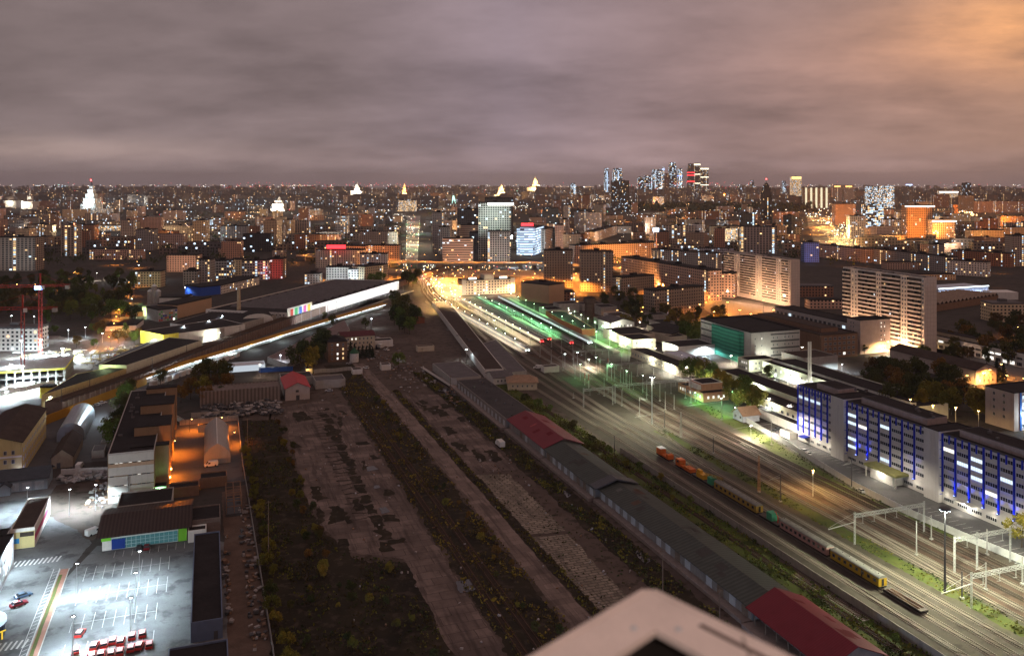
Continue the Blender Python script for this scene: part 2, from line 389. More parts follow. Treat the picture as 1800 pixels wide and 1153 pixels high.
# ---------------------------------------------------------------- shared materials
roofd = pm('dark_roofing', (.021, .0195, .021), .9, .4, .15)
roofb = pm('brown_roofing', (.05, .038, .033), .9, .35, .2)
roofg = pm('grey_roofing', (.1, .096, .1), .8, .3, .2)
white = pm('white_plaster', (.62, .61, .58), .8, .1, .3)
cream = pm('cream_plaster', (.5, .44, .34), .85, .12, .3)
yellowp = pm('yellow_plaster', (.5, .42, .2), .85, .12, .3)
tan = pm('tan_brick', (.3, .2, .12), .9, .2, .5)
brickr = pm('red_brick', (.24, .1, .06), .9, .25, .6)
brickb = pm('brown_brick', (.2, .125, .085), .9, .2, .5)
panelg = pm('grey_panel', (.36, .35, .34), .8, .1, .4)
paneln = pm('warm_panel', (.42, .36, .33), .85, .12, .4)
concg = pm('grey_concrete', (.33, .32, .3), .9, .18, .5)
steel = pm('galvanised_steel', (.5, .52, .53), .5, .12, 1., metal=.3)
darkst = pm('dark_steel', (.07, .072, .078), .6, .2, 1.)
frame = pm('window_frame', (.5, .52, .54), .6, .1, 1.)
glass = MATS['window_glass'] = bpy.data.materials.new('window_glass'); NT(glass).out((.02, .024, .03), .15, spec=.6)
wl_cool = em('lit_window_cool', (.72, .87, 1.), 1.15); wl_warm = em('lit_window_warm', (1., .66, .3), .9); wl_white = em('lit_window_white', (1., .95, .85), 1.3)
LITM = {None: glass, 'c': wl_cool, 'w': wl_warm, 'n': wl_white}
tyre = pm('tyre_rubber', (.02, .02, .02), .9, .1, 1.)
carglass = MATS['car_glass'] = bpy.data.materials.new('car_glass'); NT(carglass).out((.015, .02, .025), .1, spec=.6)
timber = pm('grey_timber', (.16, .12, .09), .9, .3, 1.)
def paint(name, c, rough=.35): return pm(name, c, rough, .06, 1., dirt=.1)

# ---------------------------------------------------------------- windows as parts
WPROTO = {}
def win_mesh(ww, wh, lit, ncol, fr=None):
    k = (ww, wh, lit, ncol, fr.name if fr else '')
    if k not in WPROTO:
        b = MB(); d = .1; e = .09
        b.aabb(-ww / 2, ww / 2, -d, .02, -wh / 2, -wh / 2 + e); b.aabb(-ww / 2, ww / 2, -d, .02, wh / 2 - e, wh / 2)
        for i in range(ncol + 1):
            x = -ww / 2 + e / 2 + (ww - e) * i / ncol; b.aabb(x - e / 2, x + e / 2, -d + .01, .015, -wh / 2 + e, wh / 2 - e)
        b.poly([(-ww / 2, -.03, -wh / 2), (ww / 2, -.03, -wh / 2), (ww / 2, -.03, wh / 2), (-ww / 2, -.03, wh / 2)], 1)
        o = b.build('window', [fr or frame, LITM[lit]]); me = o.data; bpy.data.objects.remove(o); WPROTO[k] = me
    return WPROTO[k]
def wins(th, p0, p1, zs, xs, ww, wh, lit=.05, kinds='cw', ncol=2, part='window', fr=None, cap=100, force=None):
    """rows of windows on the wall from p0 to p1 (outside on the right of that direction); xs: positions in metres, zs: sill centre heights"""
    d = Vector((p1[0] - p0[0], p1[1] - p0[1], 0)); L = d.length; d /= L; nrm = Vector((d.y, -d.x, 0)); ang = math.atan2(d.y, d.x); base = BASE[th.name]
    slots = [(x, z) for z in zs for x in xs]
    def pt(x, z): return Vector((p0[0], p0[1], 0)) + d * x + nrm * .03 + Vector((0, 0, z))
    slots.sort(key=lambda s: (pt(*s) - Vector((0, 0, H))).length)
    used = sum(1 for c in th.children if c.name.split('.')[0] == part)
    rest = MB(); restm = []
    for i, (x, z) in enumerate(slots):
        k = None
        if force is not None:
            k = force(x, z)
        elif random.random() < lit: k = random.choice(kinds)
        if used + i < cap:
            o = NEW(part, win_mesh(ww, wh, k, ncol, fr)); C.objects.link(o); o.parent = th; o.location = pt(x, z) - base; o.rotation_euler = (0, 0, ang)
        else:
            q = pt(x, z); a, u = d * (ww / 2), Vector((0, 0, wh / 2)); e = nrm * .06
            rest.poly([q - a - u + e, q + a - u + e, q + a + u + e, q - a + u + e], {None: 0, 'c': 1, 'w': 2, 'n': 3}[k])
            for s in (-1, 1): rest.bar(q + u * s - a + e, q + u * s + a + e, .1, .1, 4)
            for s in range(ncol + 1): xx = a * (s * 2 / ncol - 1); rest.bar(q + xx - u + e, q + xx + u + e, .09, .08, 4)
    if rest.f:
        o = rest.build('further_windows', [glass, wl_cool, wl_warm, wl_white, fr or frame], th); o['kind'] = 'stuff'
def spread(n, L, m=1.5): return [m + (L - 2 * m) * (i + .5) / n for i in range(n)]
def roofpart(th, poly, z, mat, par=.5, w=.3, wall=None, name='roof'):
    """flat roof with a low parapet round it"""
    b = MB(); n = len(poly); cx = sum(p[0] for p in poly) / n; cy_ = sum(p[1] for p in poly) / n
    ins = []
    for i in range(n):
        a, p, c = Vector(poly[i - 1][:2]), Vector(poly[i][:2]), Vector(poly[(i + 1) % n][:2])
        e1 = (p - a).normalized(); e2 = (c - p).normalized(); n1 = Vector((-e1.y, e1.x)); n2 = Vector((-e2.y, e2.x)); k = n1 + n2; k = k / max(.3, k.dot(n1))
        ar = sum(poly[j][0] * poly[(j + 1) % n][1] - poly[(j + 1) % n][0] * poly[j][1] for j in range(n)); s = 1 if ar > 0 else -1
        ins.append(p + k * (w * s))
    b.poly([(p.x, p.y, z + .06) for p in ins] if ar > 0 else [(p.x, p.y, z + .06) for p in ins[::-1]], 0)
    for i in range(n):
        j = (i + 1) % n; q = [(*poly[i][:2],), (*poly[j][:2],), (ins[j].x, ins[j].y), (ins[i].x, ins[i].y)]
        b.prism(q, z + .002, z + par, 1, 1)
    return b.build(name, [mat, wall or mat], th)
def flatbox(name, label, cat, x0, x1, y0, y1, h, wall, roof, group=None, par=.5, z0=0.):
    th = thing(name, label, cat, (x0, y0, z0), group)
    b = MB(); b.prism(rect(x0, x1, y0, y1), z0, h, 0, 0); b.build('wall', wall, th)
    roofpart(th, rect(x0, x1, y0, y1), h, roof, par, wall=wall)
    return th
def clutter(th, x0, x1, y0, y1, z, n, mat=None, s=(.6, 2.)):
    for i in range(n):
        b = MB(); a = random.uniform(*s); c = (random.uniform(x0, x1), random.uniform(y0, y1)); hh_ = random.uniform(.4, 1.1)
        b.aabb(c[0] - a / 2, c[0] + a / 2, c[1] - a * .4, c[1] + a * .4, z + .06, z + .06 + hh_)
        if i % 3 == 0: b.tube((c[0], c[1], z + hh_), (c[0], c[1], z + hh_ + .8), .18)
        b.build('roof_vent', mat or roofg, th)

# ---------------------------------------------------------------- vehicles
def car_proto(kind, body, label, cat='car', group=None, roofm=None):
    name = {'car': 'parked_car', 'hatch': 'parked_car', 'van': 'delivery_van', 'truck': 'box_truck', 'bus': 'parked_bus'}[kind]
    th = thing(name, label, cat, (0, 0, 0), group)
    L, W = {'car': (4.5, 1.8), 'hatch': (4., 1.75), 'van': (5.4, 2.), 'truck': (7., 2.3), 'bus': (11., 2.5)}[kind]
    prof = {'car': [(-2.25, .35), (-2.25, .75), (-2.1, .9), (-1.5, .95), (1.05, .95), (2.1, .78), (2.25, .62), (2.25, .35)],
            'hatch': [(-2., .35), (-2., .95), (.95, .95), (1.85, .8), (2., .62), (2., .35)],
            'van': [(-2.7, .35), (-2.7, 2.05), (-2.55, 2.2), (1.1, 2.2), (1.9, 1.25), (2.6, 1.), (2.7, .4)],
            'truck': [(1.7, .5), (1.7, 2.2), (2.7, 2.2), (3.3, 1.5), (3.5, 1.3), (3.5, .5)],
            'bus': [(-5.5, .4), (-5.5, 2.8), (-5.3, 3.), (5.2, 3.), (5.5, 2.6), (5.5, .4)]}[kind]
    def ext(b, pr, w, mi=0, w2=None):
        n = len(pr); k = len(b.v)
        for s_ in (-1, 1):
            for y, z in pr: b.v.append((s_ * w / 2, y, z))
        b.face([k + i for i in range(n)], mi); b.face([k + n + i for i in reversed(range(n))], mi)
        for i in range(n): j = (i + 1) % n; b.face((k + j, k + i, k + n + i, k + n + j), mi)
    b = MB(); ext(b, prof, W); b.build('body', body, th)
    b = MB()
    if kind in ('car', 'hatch'):
        y0, y1, zt = (-1.75, 1.0, 1.42) if kind == 'car' else (-1.92, .95, 1.5)
        pr = [(y0, .94), (y0 + (.5 if kind == 'car' else .18), zt - .06), (y1 - .75, zt - .06), (y1, .94)]
        n = 4; k = len(b.v)
        for s_ in (-1, 1):
            for y, z in pr: b.v.append((s_ * (W / 2 - (.04 if z < 1 else .2)), y, z))
        b.face([k, k + 1, k + 2, k + 3], 0); b.face([k + 7, k + 6, k + 5, k + 4], 0)
        for i in range(3): b.face((k + i + 1, k + i, k + 4 + i, k + 5 + i), 0)
        b.build('cabin_glass', carglass, th)
        b = MB(); b.aabb(-W / 2 + .19, W / 2 - .19, pr[1][0] - .02, pr[2][0] + .02, zt - .06, zt); b.build('roof_panel', roofm or body, th)
    elif kind == 'van':
        b.poly([(-.9, 1.14, 2.17), (.9, 1.14, 2.17), (.9, 1.88, 1.29), (-.9, 1.88, 1.29)][::-1]); 
        for s_ in (-1, 1): b.aabb(*sorted((s_ * 1., s_ * 1.012)), .3, 1.2, 1.3, 1.9)
        b.build('windscreen', carglass, th)
    elif kind == 'truck':
        b.aabb(-1.2, 1.2, -3.5, 1.6, .8, 3.1); b.build('cargo_box', paint('pale_box', (.5, .5, .47)), th)
        b = MB(); b.aabb(-1.0, 1.0, 3.02, 3.16, 1.5, 2.1); b.build('windscreen', carglass, th)
    else:
        for s_ in (-1, 1): b.aabb(*sorted((s_ * 1.25, s_ * 1.265)), -5.2, 5.2, 1.5, 2.5)
        b.build('side_glass', carglass, th)
    r = .32 if kind in ('car', 'hatch') else .4
    for sx in (-1, 1):
        for sy in (-.3, .31):
            b = MB(); x = sx * (W / 2 - .1); b.tube((x - .11, L * sy, r), (x + .11, L * sy, r), r, n=10); b.build('wheel', tyre, th)
    return th
red = paint('red_car_paint', (.4, .03, .025)); p_white = paint('white_car_paint', (.62, .62, .6)); p_blue = paint('blue_grey_car_paint', (.05, .08, .13)); p_wine = paint('wine_red_car_paint', (.14, .015, .02)); p_dark = paint('dark_grey_car_paint', (.04, .045, .05)); p_silver = paint('silver_car_paint', (.35, .36, .37))

# ---------------------------------------------------------------- lamp posts
glow_c = em('lamp_glow_cool', (.86, .95, 1.), 30); glow_w = em('lamp_glow_warm', (1., .5, .14), 26); glow_n = em('lamp_glow_white', (1., .93, .8), 28); glow_g = em('lamp_glow_green', (.75, 1., .7), 26)
glow_r = em('red_signal_glow', (1., .05, .05), 18); glow_b = em('blue_glow', (.15, .3, 1.), 22)
COLS = {'c': (.74, .92, 1.), 'o': (1., .22, .012), 'w': (1., .32, .045), 'n': (1., .9, .7), 'g': (.3, 1., .38), 'b': (.1, .18, 1.), 'y': (1., .62, .22), 'p': (1., .74, .46)}
GLOW = {'c': glow_c, 'w': glow_w, 'n': glow_n, 'g': glow_g, 'b': glow_b, 'y': glow_w, 'p': glow_n, 'o': glow_w}
def lamp_post(x, y, h, k, power, label, group=None, arm=1.2, ang=0., r=.22, spot=155, name='street_lamp', z=0.):
    th = thing(name, label, 'lamp post', (x, y, z), group)
    b = MB(); b.tube((x, y, z), (x, y, z + h), .13, .07, 6)
    ax, ay = x + arm * math.cos(ang), y + arm * math.sin(ang)
    if arm: b.tube((x, y, z + h - .1), (ax, ay, z + h + .15), .06, .05, 6)
    b.build('pole', darkst if k in 'wo' else steel, th)
    b = MB(); b.aabb(ax - r * 1.3, ax + r * 1.3, ay - r, ay + r, z + h + .1, z + h + .25, 0); b.aabb(ax - r, ax + r, ay - r * .8, ay + r * .8, z + h - .05, z + h + .1, 1)
    b.build('lamp_head', [darkst, GLOW[k]], th)
    if power: lamp('lamp_light', (ax, ay, z + h - .25), COLS[k], power, 'SPOT', .25, spot, .6, th)
    return th
# ================================================================ left: office, shops, lots
# tall panel office with stair towers
th = thing('office_building', 'long flat roofed office with grey striped end wall and brown stair towers', 'building', (-34.8, 346, 0))
b = MB(); b.prism(rect(-34.8, -18.9, 346, 448), 0, 17.8); b.build('wall', pm('office_brown_panel', (.26, .18, .115), .9, .15, .4), th)
roofpart(th, rect(-34.8, -18.9, 346, 448), 17.8, roofd, .5, wall=panelg)
ew = pm('office_end_panel', (.48, .47, .44), .85, .07, .5, dirt=.25); eb = pm('tan_band', (.42, .3, .21), .85, .1, .5)
b = MB(); z = 0
for i, (za, zb, m) in enumerate(((0, 2.4, 0), (2.8, 6.0, 0), (6.4, 9.6, 0), (10., 13.0, 0), (13.05, 14.3, 1), (14.7, 17.75, 0))): b.aabb(-34.6, -19.1, 345.8, 345.98, za, zb, m)
b.build('end_panel', [ew, eb], th)
for zc in (2.6, 6.2, 9.8, 14.5):
    for k in range(9):
        if random.random() < .25 and k not in (6,): continue
        l = 'n' if (k == 6 and zc != 6.2) or (zc > 14 and random.random() < .45) or random.random() < .12 else None
        o = NEW('window', win_mesh(1.25, .34, l, 1, darkst)); C.objects.link(o); o.parent = th; o.location = Vector((-33.4 + k * 1.55, 345.93, zc)) - BASE[th.name]
b = MB()
for i in range(2): b.tube((-28. + i * .55, 345.5, 1.), (-28. + i * .55, 345.5, 9.6), .16)
b.build('flue', steel, th)
for y0, y1, hh_ in ((352, 356, 17.9), (368, 383, 21.2), (402, 417, 21.4), (440, 446, 20.)):
    b = MB(); b.aabb(-27.5 if hh_ > 18 else -18.9, -14.2, y0, y1, .01, hh_, 0); b.aabb(-27.7, -14., y0 - .2, y1 + .2, hh_, hh_ + .35, 1); b.build('stair_tower', [MATS['office_brown_panel'], roofd], th)
b = MB(); b.aabb(-18.9, -16.4, 356, 440, .01, 13., 0); b.aabb(-18.9, -16.2, 356, 440, 13., 13.25, 1); b.build('side_gallery', [MATS['office_brown_panel'], roofd], th)
wins(th, (-16.4, 357), (-16.4, 439), (2.5, 6., 9.5), spread(20, 82), 1.5, 1.3, .06, 'w')
b = MB(); b.aabb(-18.8, -15., 347.5, 351.9, .01, 3.6, 0); b.aabb(-18.9, -14.9, 347.4, 352., 3.6, 3.8, 1); b.build('porch', [white, roofd], th)
clutter(th, -33, -29, 352, 440, 17.8, 9)
lamp('porch_light', (-17., 346.6, 3.2), COLS['g'], 900, size=.2); lamp('porch_light', (-15.6, 356.5, 5), COLS['g'], 500, size=.2)
b = MB(); b.aabb(-17.2, -16.9, 347.2, 347.4, 2.9, 3.2); tag(b.build('wall_lamp', glow_g), 'green glowing wall lamp on the porch at the foot of the office', 'lamp')

# supermarket pavilion with ribbed roof and glass front
th = thing('shop_pavilion', 'single storey shop with ribbed brown roof and teal glass front on the parking lot', 'building', (-33, 299, 0))
b = MB(); b.gable(-32, -6.5, 302, 325, 0, 4.9, 7.2, 'x', None); b.build('wall', white, th)
b = MB(); b.gable_roof(302, 325, -32, -6.5, 4.9, 7.2, lambda a, c, z: (c, a, z), 0, 1.6, .35); b.build('roof', ribbed('brown_ribbed_roof', (.05, .034, .031), 1.1, 'x', .6, .45, dirt=.2), th)
b = MB(); b.aabb(-29, -9.4, 301.75, 301.97, .3, 3.6, 1)
for i in range(15): b.aabb(-29 + i * 1.4 - .05, -29 + i * 1.4 + .05, 301.68, 301.76, .3, 3.6, 0)
for zz in (1.4, 2.5): b.aabb(-29, -9.4, 301.69, 301.77, zz - .04, zz + .04, 0)
b.build('glass_front', [frame, em('teal_shop_glow', (.06, .3, .34), .28)], th)
gp = paint('lime_green_panel', (.2, .55, .05), .6)
b = MB(); b.aabb(-9.2, -6.6, 301.6, 301.97, .1, 4.2); b.build('green_panel', gp, th)
b = MB(); b.aabb(-32.2, -29.4, 301.5, 301.97, 3.2, 4.6, 0); b.build('green_panel', gp, th)
b = MB(); b.aabb(-29.2, -25.2, 301.5, 301.72, .3, 3.5); b.build('blue_sign_panel', paint('deep_blue_panel', (.02, .05, .25)), th)
flatbox('side_shed', 'low shed with dark roof joined to the right end of the shop pavilion', 'shed', -6.2, 4., 305, 318, 4.6, pm('grey_brown_render', (.16, .13, .12), .9), roofd)
flatbox('white_kiosk', 'small white flat roofed kiosk between the shop and the long dark shed', 'kiosk', -6.2, -.5, 299.5, 304, 3.4, white, roofd)
flatbox('low_wing', 'low dark roofed wing behind the shop under the office wall', 'shed', -30, -12, 327.5, 342, 4.4, concg, roofd)
th = flatbox('long_shed', 'long flat dark roofed shed with blue end wall beside the parking lot', 'shed', -4.2, 3.6, 234, 293, 4.7, pm('slate_blue_wall', (.1, .13, .2), .7, .1, .5), roofd)
b = MB(); b.aabb(1.4, 2.4, 233.9, 233.99, 0, 2.2); b.build('door', darkst, th)
flatbox('corner_shed', 'dark flat roofed shed at the lower end of the parking lot', 'shed', -9, 4.6, 205, 223, 4.7, pm('slate_blue_wall', (.1, .13, .2)), roofd)
# boxy pavilion with pink stripe
th = flatbox('striped_pavilion', 'white box shop with pink stripe along its side and yellow front', 'building', -60, -53, 313, 342, 6, white, roofb)
b = MB(); b.aabb(-52.97, -52.9, 313, 342, 2.2, 4.); b.build('pink_stripe', paint('pink_stripe', (.5, .06, .16)), th)
b = MB(); b.aabb(-60, -53, 312.9, 312.97, .1, 5.4, 0); b.aabb(-59.2, -57.4, 312.84, 312.9, 1.8, 3.4, 1); b.aabb(-57.2, -53.2, 312.84, 312.9, 3.8, 5.2, 2); b.build('yellow_front', [yellowp, paint('mid_blue', (.03, .2, .45)), roofb], th)
# white commercial building at the border
th = thing('white_shop_building', 'pale two storey commercial building with lit windows and sign at the street', 'building', (-75, 262, 0))
b = MB(); b.prism(rect(-80, -56.5, 262, 300), 0, 9.5); b.prism(rect(-80, -60., 300, 312), 0, 7.); b.build('wall', pm('pale_render', (.44, .45, .47), .8), th)
roofpart(th, rect(-80, -56.5, 262, 300), 9.5, roofd); roofpart(th, rect(-80, -60, 300.4, 312), 7., roofd)
wins(th, (-56.5, 264), (-56.5, 299), (2.6, 6.4), spread(9, 35), 1.6, 1.7, .3, 'cn')
b = MB(); b.tube((-54.6, 252, 1.2), (-54.6, 252, 4.8), 5., 5.4, 20, 0); b.tube((-54.6, 252, 4.8), (-54.6, 252, 5.6), 5.5, 5.5, 20, 1); b.build('round_sign_drum', [paint('navy_sign', (.01, .02, .08)), em('sign_rim', (.6, .8, 1.), 1.)], th)
f = bpy.data.curves.new('sign_letters', 'FONT'); f.body = 'ET'; f.size = 3.2; f.extrude = .08; fo_ = NEW('letters_curve', f); C.objects.link(fo_); bpy.context.view_layer.update(); fm = bpy.data.meshes.new_from_object(fo_.evaluated_get(bpy.context.evaluated_depsgraph_get())); bpy.data.objects.remove(fo_)
fo = NEW('sign_letters', fm); C.objects.link(fo); fm.materials.clear(); fm.materials.append(em('yellow_letters', (1., .7, .05), .9)); fo.parent = th; fo.location = Vector((-51.6, 247.3, 1.7)) - BASE[th.name]; fo.rotation_euler = (R(90), 0, R(35))
for y_, z_ in ((252, 7), (272, 8), (292, 8)): lamp('facade_or_added_light', (-55.4, y_, z_), COLS['c'], 15000, size=.3)  # no fixtures on this front: lights added to brighten the access road
# blue grey shop row
th = thing('blue_shop', 'low blue grey shop with dark slate roof and small entrance gable', 'building', (-76, 370, 0))
b = MB(); b.prism(rect(-82, -58.5, 371, 383), 0, 4.6); b.build('wall', pm('blue_grey_cladding', (.26, .34, .42), .7, .08, .5), th)
b = MB(); b.gable_roof(371, 383, -82, -58.5, 4.6, 7., lambda a, c, z: (c, a, z), 0, .8, .25); b.build('roof', pm('slate_roof', (.05, .06, .075), .7), th)
for k in range(5): b = MB(); b.aabb(-80 + k * 4.3, -76.8 + k * 4.3, 370.9, 370.98, .2, 3.4); b.build('shop_panel', pm('pale_blue_panel', (.36, .44, .52), .6), th)
b = MB(); b.gable(-74., -70.6, 367.5, 370.9, 0, 3.2, 4.6, 'y', 1); b.build('porch', [MATS['blue_grey_cladding'], MATS['slate_roof']], th)
# old yellow office at the border
th = thing('old_yellow_office', 'old yellow plastered three storey building with brown metal roof', 'building', (-78, 390, 0))
b = MB(); b.gable(-88, -70.8, 391, 446, 0, 13.4, 16.2, 'y', None); b.build('wall', yellowp, th)
b = MB(); b.gable_roof(-88, -70.8, 391, 446, 13.4, 16.2, lambda a, c, z: (a, c, z), 0, .5, .25); b.build('roof', roofb, th)
wins(th, (-88, 391), (-70.8, 391), (2.4, 6., 9.6), spread(5, 17), 1.2, 1.7, .05, 'w'); wins(th, (-70.8, 391), (-70.8, 446), (2.4, 6., 9.6), spread(14, 55), 1.1, 1.6, .0)
b = MB(); b.aabb(-88.1, -70.7, 390.7, 390.98, 7.6, 8.3); b.build('cornice_band', white, th)
lamp('facade_or_added_light', (-70., 389, 1.2), (.5, .55, 1.), 800, size=.2)
for k in (0, 1): b = MB(); b.aabb(-71.2 + k * 1.4, -70.9 + k * 1.4, 389.2, 389.5, .8, 1.3); tag(b.build('floodlight', em('blue_white_flood', (.55, .65, 1.), 30)), 'blue white floodlight %s the old yellow building' % ('at the corner of' if k == 0 else 'one step out from'), 'lamp', 'floodlights at the yellow building')
# hangars and small houses of the back lane
tin = ribbed('hangar_tin', (.3, .34, .38), .8, 'y', .35, .7, .5, .25)
b = MB(); b.arch(-65, -53.5, 436, 474, 2.6, 8.2, 12, 0); th = thing('arched_hangar', 'silver arched tin hangar on the dark back lane', 'hangar', (-65, 436, 0)); b.build('shell', tin, th)
b = MB(); b.aabb(-61.5, -57, 435.8, 435.97, 0, 4.2); b.build('door', pm('grey_door', (.22, .23, .24)), th)
th = thing('gabled_workshop', 'small tan gabled workshop below the arched hangar', 'house', (-64, 388, 0))
b = MB(); b.gable(-61, -53, 396, 426, 0, 4.5, 7.6, 'y', 1); b.build('wall', [pm('dim_tan_plaster', (.27, .22, .16)), roofb], th)
b = MB(); b.aabb(-59, -57.6, 395.88, 395.98, 0, 2.2); b.build('door', darkst, th)
lamp('lane_light', (-52, 470, 9), COLS['c'], 9000, size=.3)
for k, (x, y, w_, d_, h_) in enumerate(((-47, 405, 5, 9, 3), (-46, 436, 4.5, 8, 2.6), (-45, 420, 4, 4, 2.4))):
    flatbox('garage', ['grey lean-to garage nearest the white fence', 'low garage by the trees behind the office', 'small square garage between two longer ones'][k], 'garage', x, x + w_, y, y + d_, h_, concg, roofg, 'garages of the back lane', .15)
b = MB()
for k in range(12): b.aabb(-56 + k * 1.75, -54.3 + k * 1.75, 386.2 - k * .35, 386.35 - k * .35, 0, 2.4, 0)
tag(b.build('metal_fence', pm('white_fence_sheet', (.55, .55, .55), .6)), 'white sheet metal fence behind the rubble heap', 'fence')
# orange lit yard
th = thing('tent_hangar', 'grey pointed fabric hangar standing in the orange lit yard', 'hangar', (-1.5, 380, 0))
b = MB(); b.arch(-1.6, 9., 380, 423, 2.6, 8.4, 12, 0, pointed=.35); b.build('shell', pm('grey_tarpaulin', (.3, .28, .26), .6, .08, .5), th)
b = MB()
for k in range(7): b.aabb(3.6, 3.8, 380.1 + k * 7.1, 380.35 + k * 7.1, 8.42, 8.6)
b.aabb(3.55, 3.85, 380, 423, 8.4, 8.5); b.build('ridge_strap', white, th)
flatbox('yard_hut', 'small pale hut by the far wall of the orange lit yard', 'hut', -4.5, 1.2, 430, 434, 3.2, cream, roofd, None, .15)
for i, (p, q) in enumerate((((-13, 446), (14, 446)), ((14, 446), (13.6, 372)), ((-17, 462), (-11, 446.6)), ((-8, 458), (14, 456)))):
    b = MB(); d = Vector((q[0] - p[0], q[1] - p[1], 0)); n = int(d.length / 2.5)
    for k in range(n):
        a = Vector((*p, 0)) + d * (k / n); c = Vector((*p, 0)) + d * ((k + .96) / n); b.bar(a + Vector((0, 0, 1.3)), c + Vector((0, 0, 1.3)), .16, 2.6)
    tag(b.build('concrete_fence', pm('pale_concrete_panels', (.4, .36, .32))), ['concrete panel wall closing the far side of the orange yard', 'dark panel wall along the right of the orange yard', 'short slanting wall left of the orange yard', 'second concrete wall behind the orange yard'][i], 'wall')
flatbox('yard_shed', 'dark flat roofed shed at the lower right of the orange yard', 'shed', -3, 7, 351, 358, 3.4, brickb, roofd)
flatbox('yard_shed', 'long low dark shed between the orange yard and the shop', 'shed', -14, -3.2, 344, 350, 3.2, brickb, roofd)
v = car_proto('van', p_white, 'pale van parked at the open end of the tent hangar', 'van'); v.location = (1.2, 377.4, 0); v.rotation_euler = (0, 0, R(96))
for k, (px, py, hz, pw) in enumerate(((333, 737, 6, 8000), (386, 734, 6, 6500), (408, 760, 6, 6000), (303, 775, 6.5, 15000), (300, 824, 3.5, 4500), (302, 838, 3.5, 4500))):
    p = G(px, py, hz)
    if k < 3 or k == 3: lamp_post(p.x, p.y, hz, 'o', pw * 1.5, ['orange street lamp left of the gap in the concrete wall', 'orange street lamp behind the concrete wall', 'orange lamp at the right fence of the tent yard', 'orange lamp beside the office wall lighting the yard'][k], 'lamps of the orange yard', 1., 0.)
    else:
        b = MB(); b.aabb(-14.1, -13.7, p.y - .2, p.y + .2, hz - .2, hz + .2); tag(b.build('wall_lamp', glow_w), 'orange wall lamp on the %s stair tower of the office' % ('near', 'nearest')[k - 4], 'lamp', 'orange wall lamps of the office'); lamp('lamp_light', (-13.4, p.y, hz), COLS['o'], pw * 1.5, size=.2)
# fence between lot and wild ground, weathered boards
b = MB(); y = 200.
while y < 372:
    x = 15.6 - (y - 200) * .011; b.bar((x, y, 1.1), (x - .03, y + 2.3, 1.1), .1, 2.2 if random.random() > .1 else 1.6); y += 2.4
tag(b.build('board_fence', pm('weathered_boards', (.28, .27, .26), .9, .3, .6)), 'long weathered grey fence between the dirt lane and the wild ground', 'fence')
for k in range(0): pass
sheet('dirt_lane', [(4.8, 200), (15.3, 200), (13.8, 350), (5, 344)], Z2, pm('lane_dirt', (.1, .07, .055), .95, .35, .25), 5, .3)
junkm = pm('junk_grey', (.28, .26, .25), .8, .4, 1.); junkb = pm('junk_brown', (.2, .13, .09), .9, .4, 1.)
def junk(name, label, x0, x1, y0, y1, n, s=(.4, 1.8), mats=None, kind='stuff', hmax=1.):
    b = MB()
    for i in range(n):
        a, c = random.uniform(*s), random.uniform(*s) * .7; M = Matrix.Rotation(random.uniform(-.35, .35), 3, 'X') @ Matrix.Rotation(random.uniform(0, 3), 3, 'Z')
        b.box((random.uniform(x0, x1), random.uniform(y0, y1), random.uniform(.15, hmax)), (a, c, random.uniform(.15, .8)), random.randrange(3), M=M)
    return tag(b.build(name, mats or [junkm, junkb, darkst]), label, None, None, kind)
junk('rubble', 'scrap and boards along the dirt lane fence', 10.5, 14.3, 225, 330, 110); junk('rubble', 'scrap along the wall of the long shed', 4.6, 6, 236, 300, 30)
stone = pm('broken_concrete', (.36, .36, .37), .9, .25, .8)
junk('rubble', 'heap of broken concrete by the white fence', -56, -38, 374, 384, 90, (.8, 2.4), [stone, stone, concg], hmax=1.4); junk('rubble', 'loose spoil on the gravel lot', -42, -34, 342, 372, 60, (.6, 2.), [stone, concg, junkb])
th = flatbox('scaffold_frame', 'rusty open steel frame beside the dirt lane', 'structure', 6, 11.5, 318, 336, .5, darkst, darkst)
b = MB()
for x in (6.2, 8.8, 11.3):
    for yy in (318.5, 324, 330, 335.5): b.bar((x, yy, .5), (x, yy, 6.5), .2)
for zz in (3.4, 6.4):
    for x in (6.2, 8.8, 11.3): b.bar((x, 318.5, zz), (x, 335.5, zz), .18)
    for yy in (318.5, 324, 330, 335.5): b.bar((6.2, yy, zz), (11.3, yy, zz), .18)
b.build('steel_frame', pm('rusty_steel', (.2, .12, .08)), th)
# parking markings
mk = pm('road_paint', (.5, .5, .49), .7, .12, .8)
def marks(name, lines, w=.1, z=Z4):
    b = MB()
    for (xa, ya, xb, yb) in lines:
        d = Vector((xb - xa, yb - ya, 0)); n = Vector((-d.y, d.x, 0)).normalized() * (w / 2)
        b.poly([(xa - n.x, ya - n.y, z), (xb - n.x, yb - n.y, z), (xb + n.x, yb + n.y, z), (xa + n.x, ya + n.y, z)][::-1])
    o = b.build(name, mk); o['kind'] = 'structure'; return o
L = []
for y0, y1, x0, x1 in ((281, 291, -35.5, -11.4), (265.7, 276, -35.5, -11.4), (250, 259.7, -35.5, -13.4), (234, 244, -35.5, -13.4)):
    x = x1
    while x > x0: L.append((x, y0, x, y1)); x -= 2.62
    L.append((x1, (y0 + y1) / 2, x0 + 1.5, (y0 + y1) / 2))
x = -28
while x < -5: L.append((x, 295.5, x, 300.5)); x += 2.6
marks('parking_markings', L)
L = []
for y0 in (298.5, 246): 
    for k in range(11): L.append((-57 + k * 1.25, y0, -56.3 + k * 1.25, y0 + 4.2))
marks('crosswalk_markings', L, .5)
L = [(-44.2, 200 + k * 2.2, -43., 201 + k * 2.2) for k in range(42)] + [(-44.4, 200, -44.4, 293), (-42.8, 200, -42.8, 293)] + [(-57, 236 - k * 1.1, -46, 238.5 - k * 1.1) for k in (0, 4)]
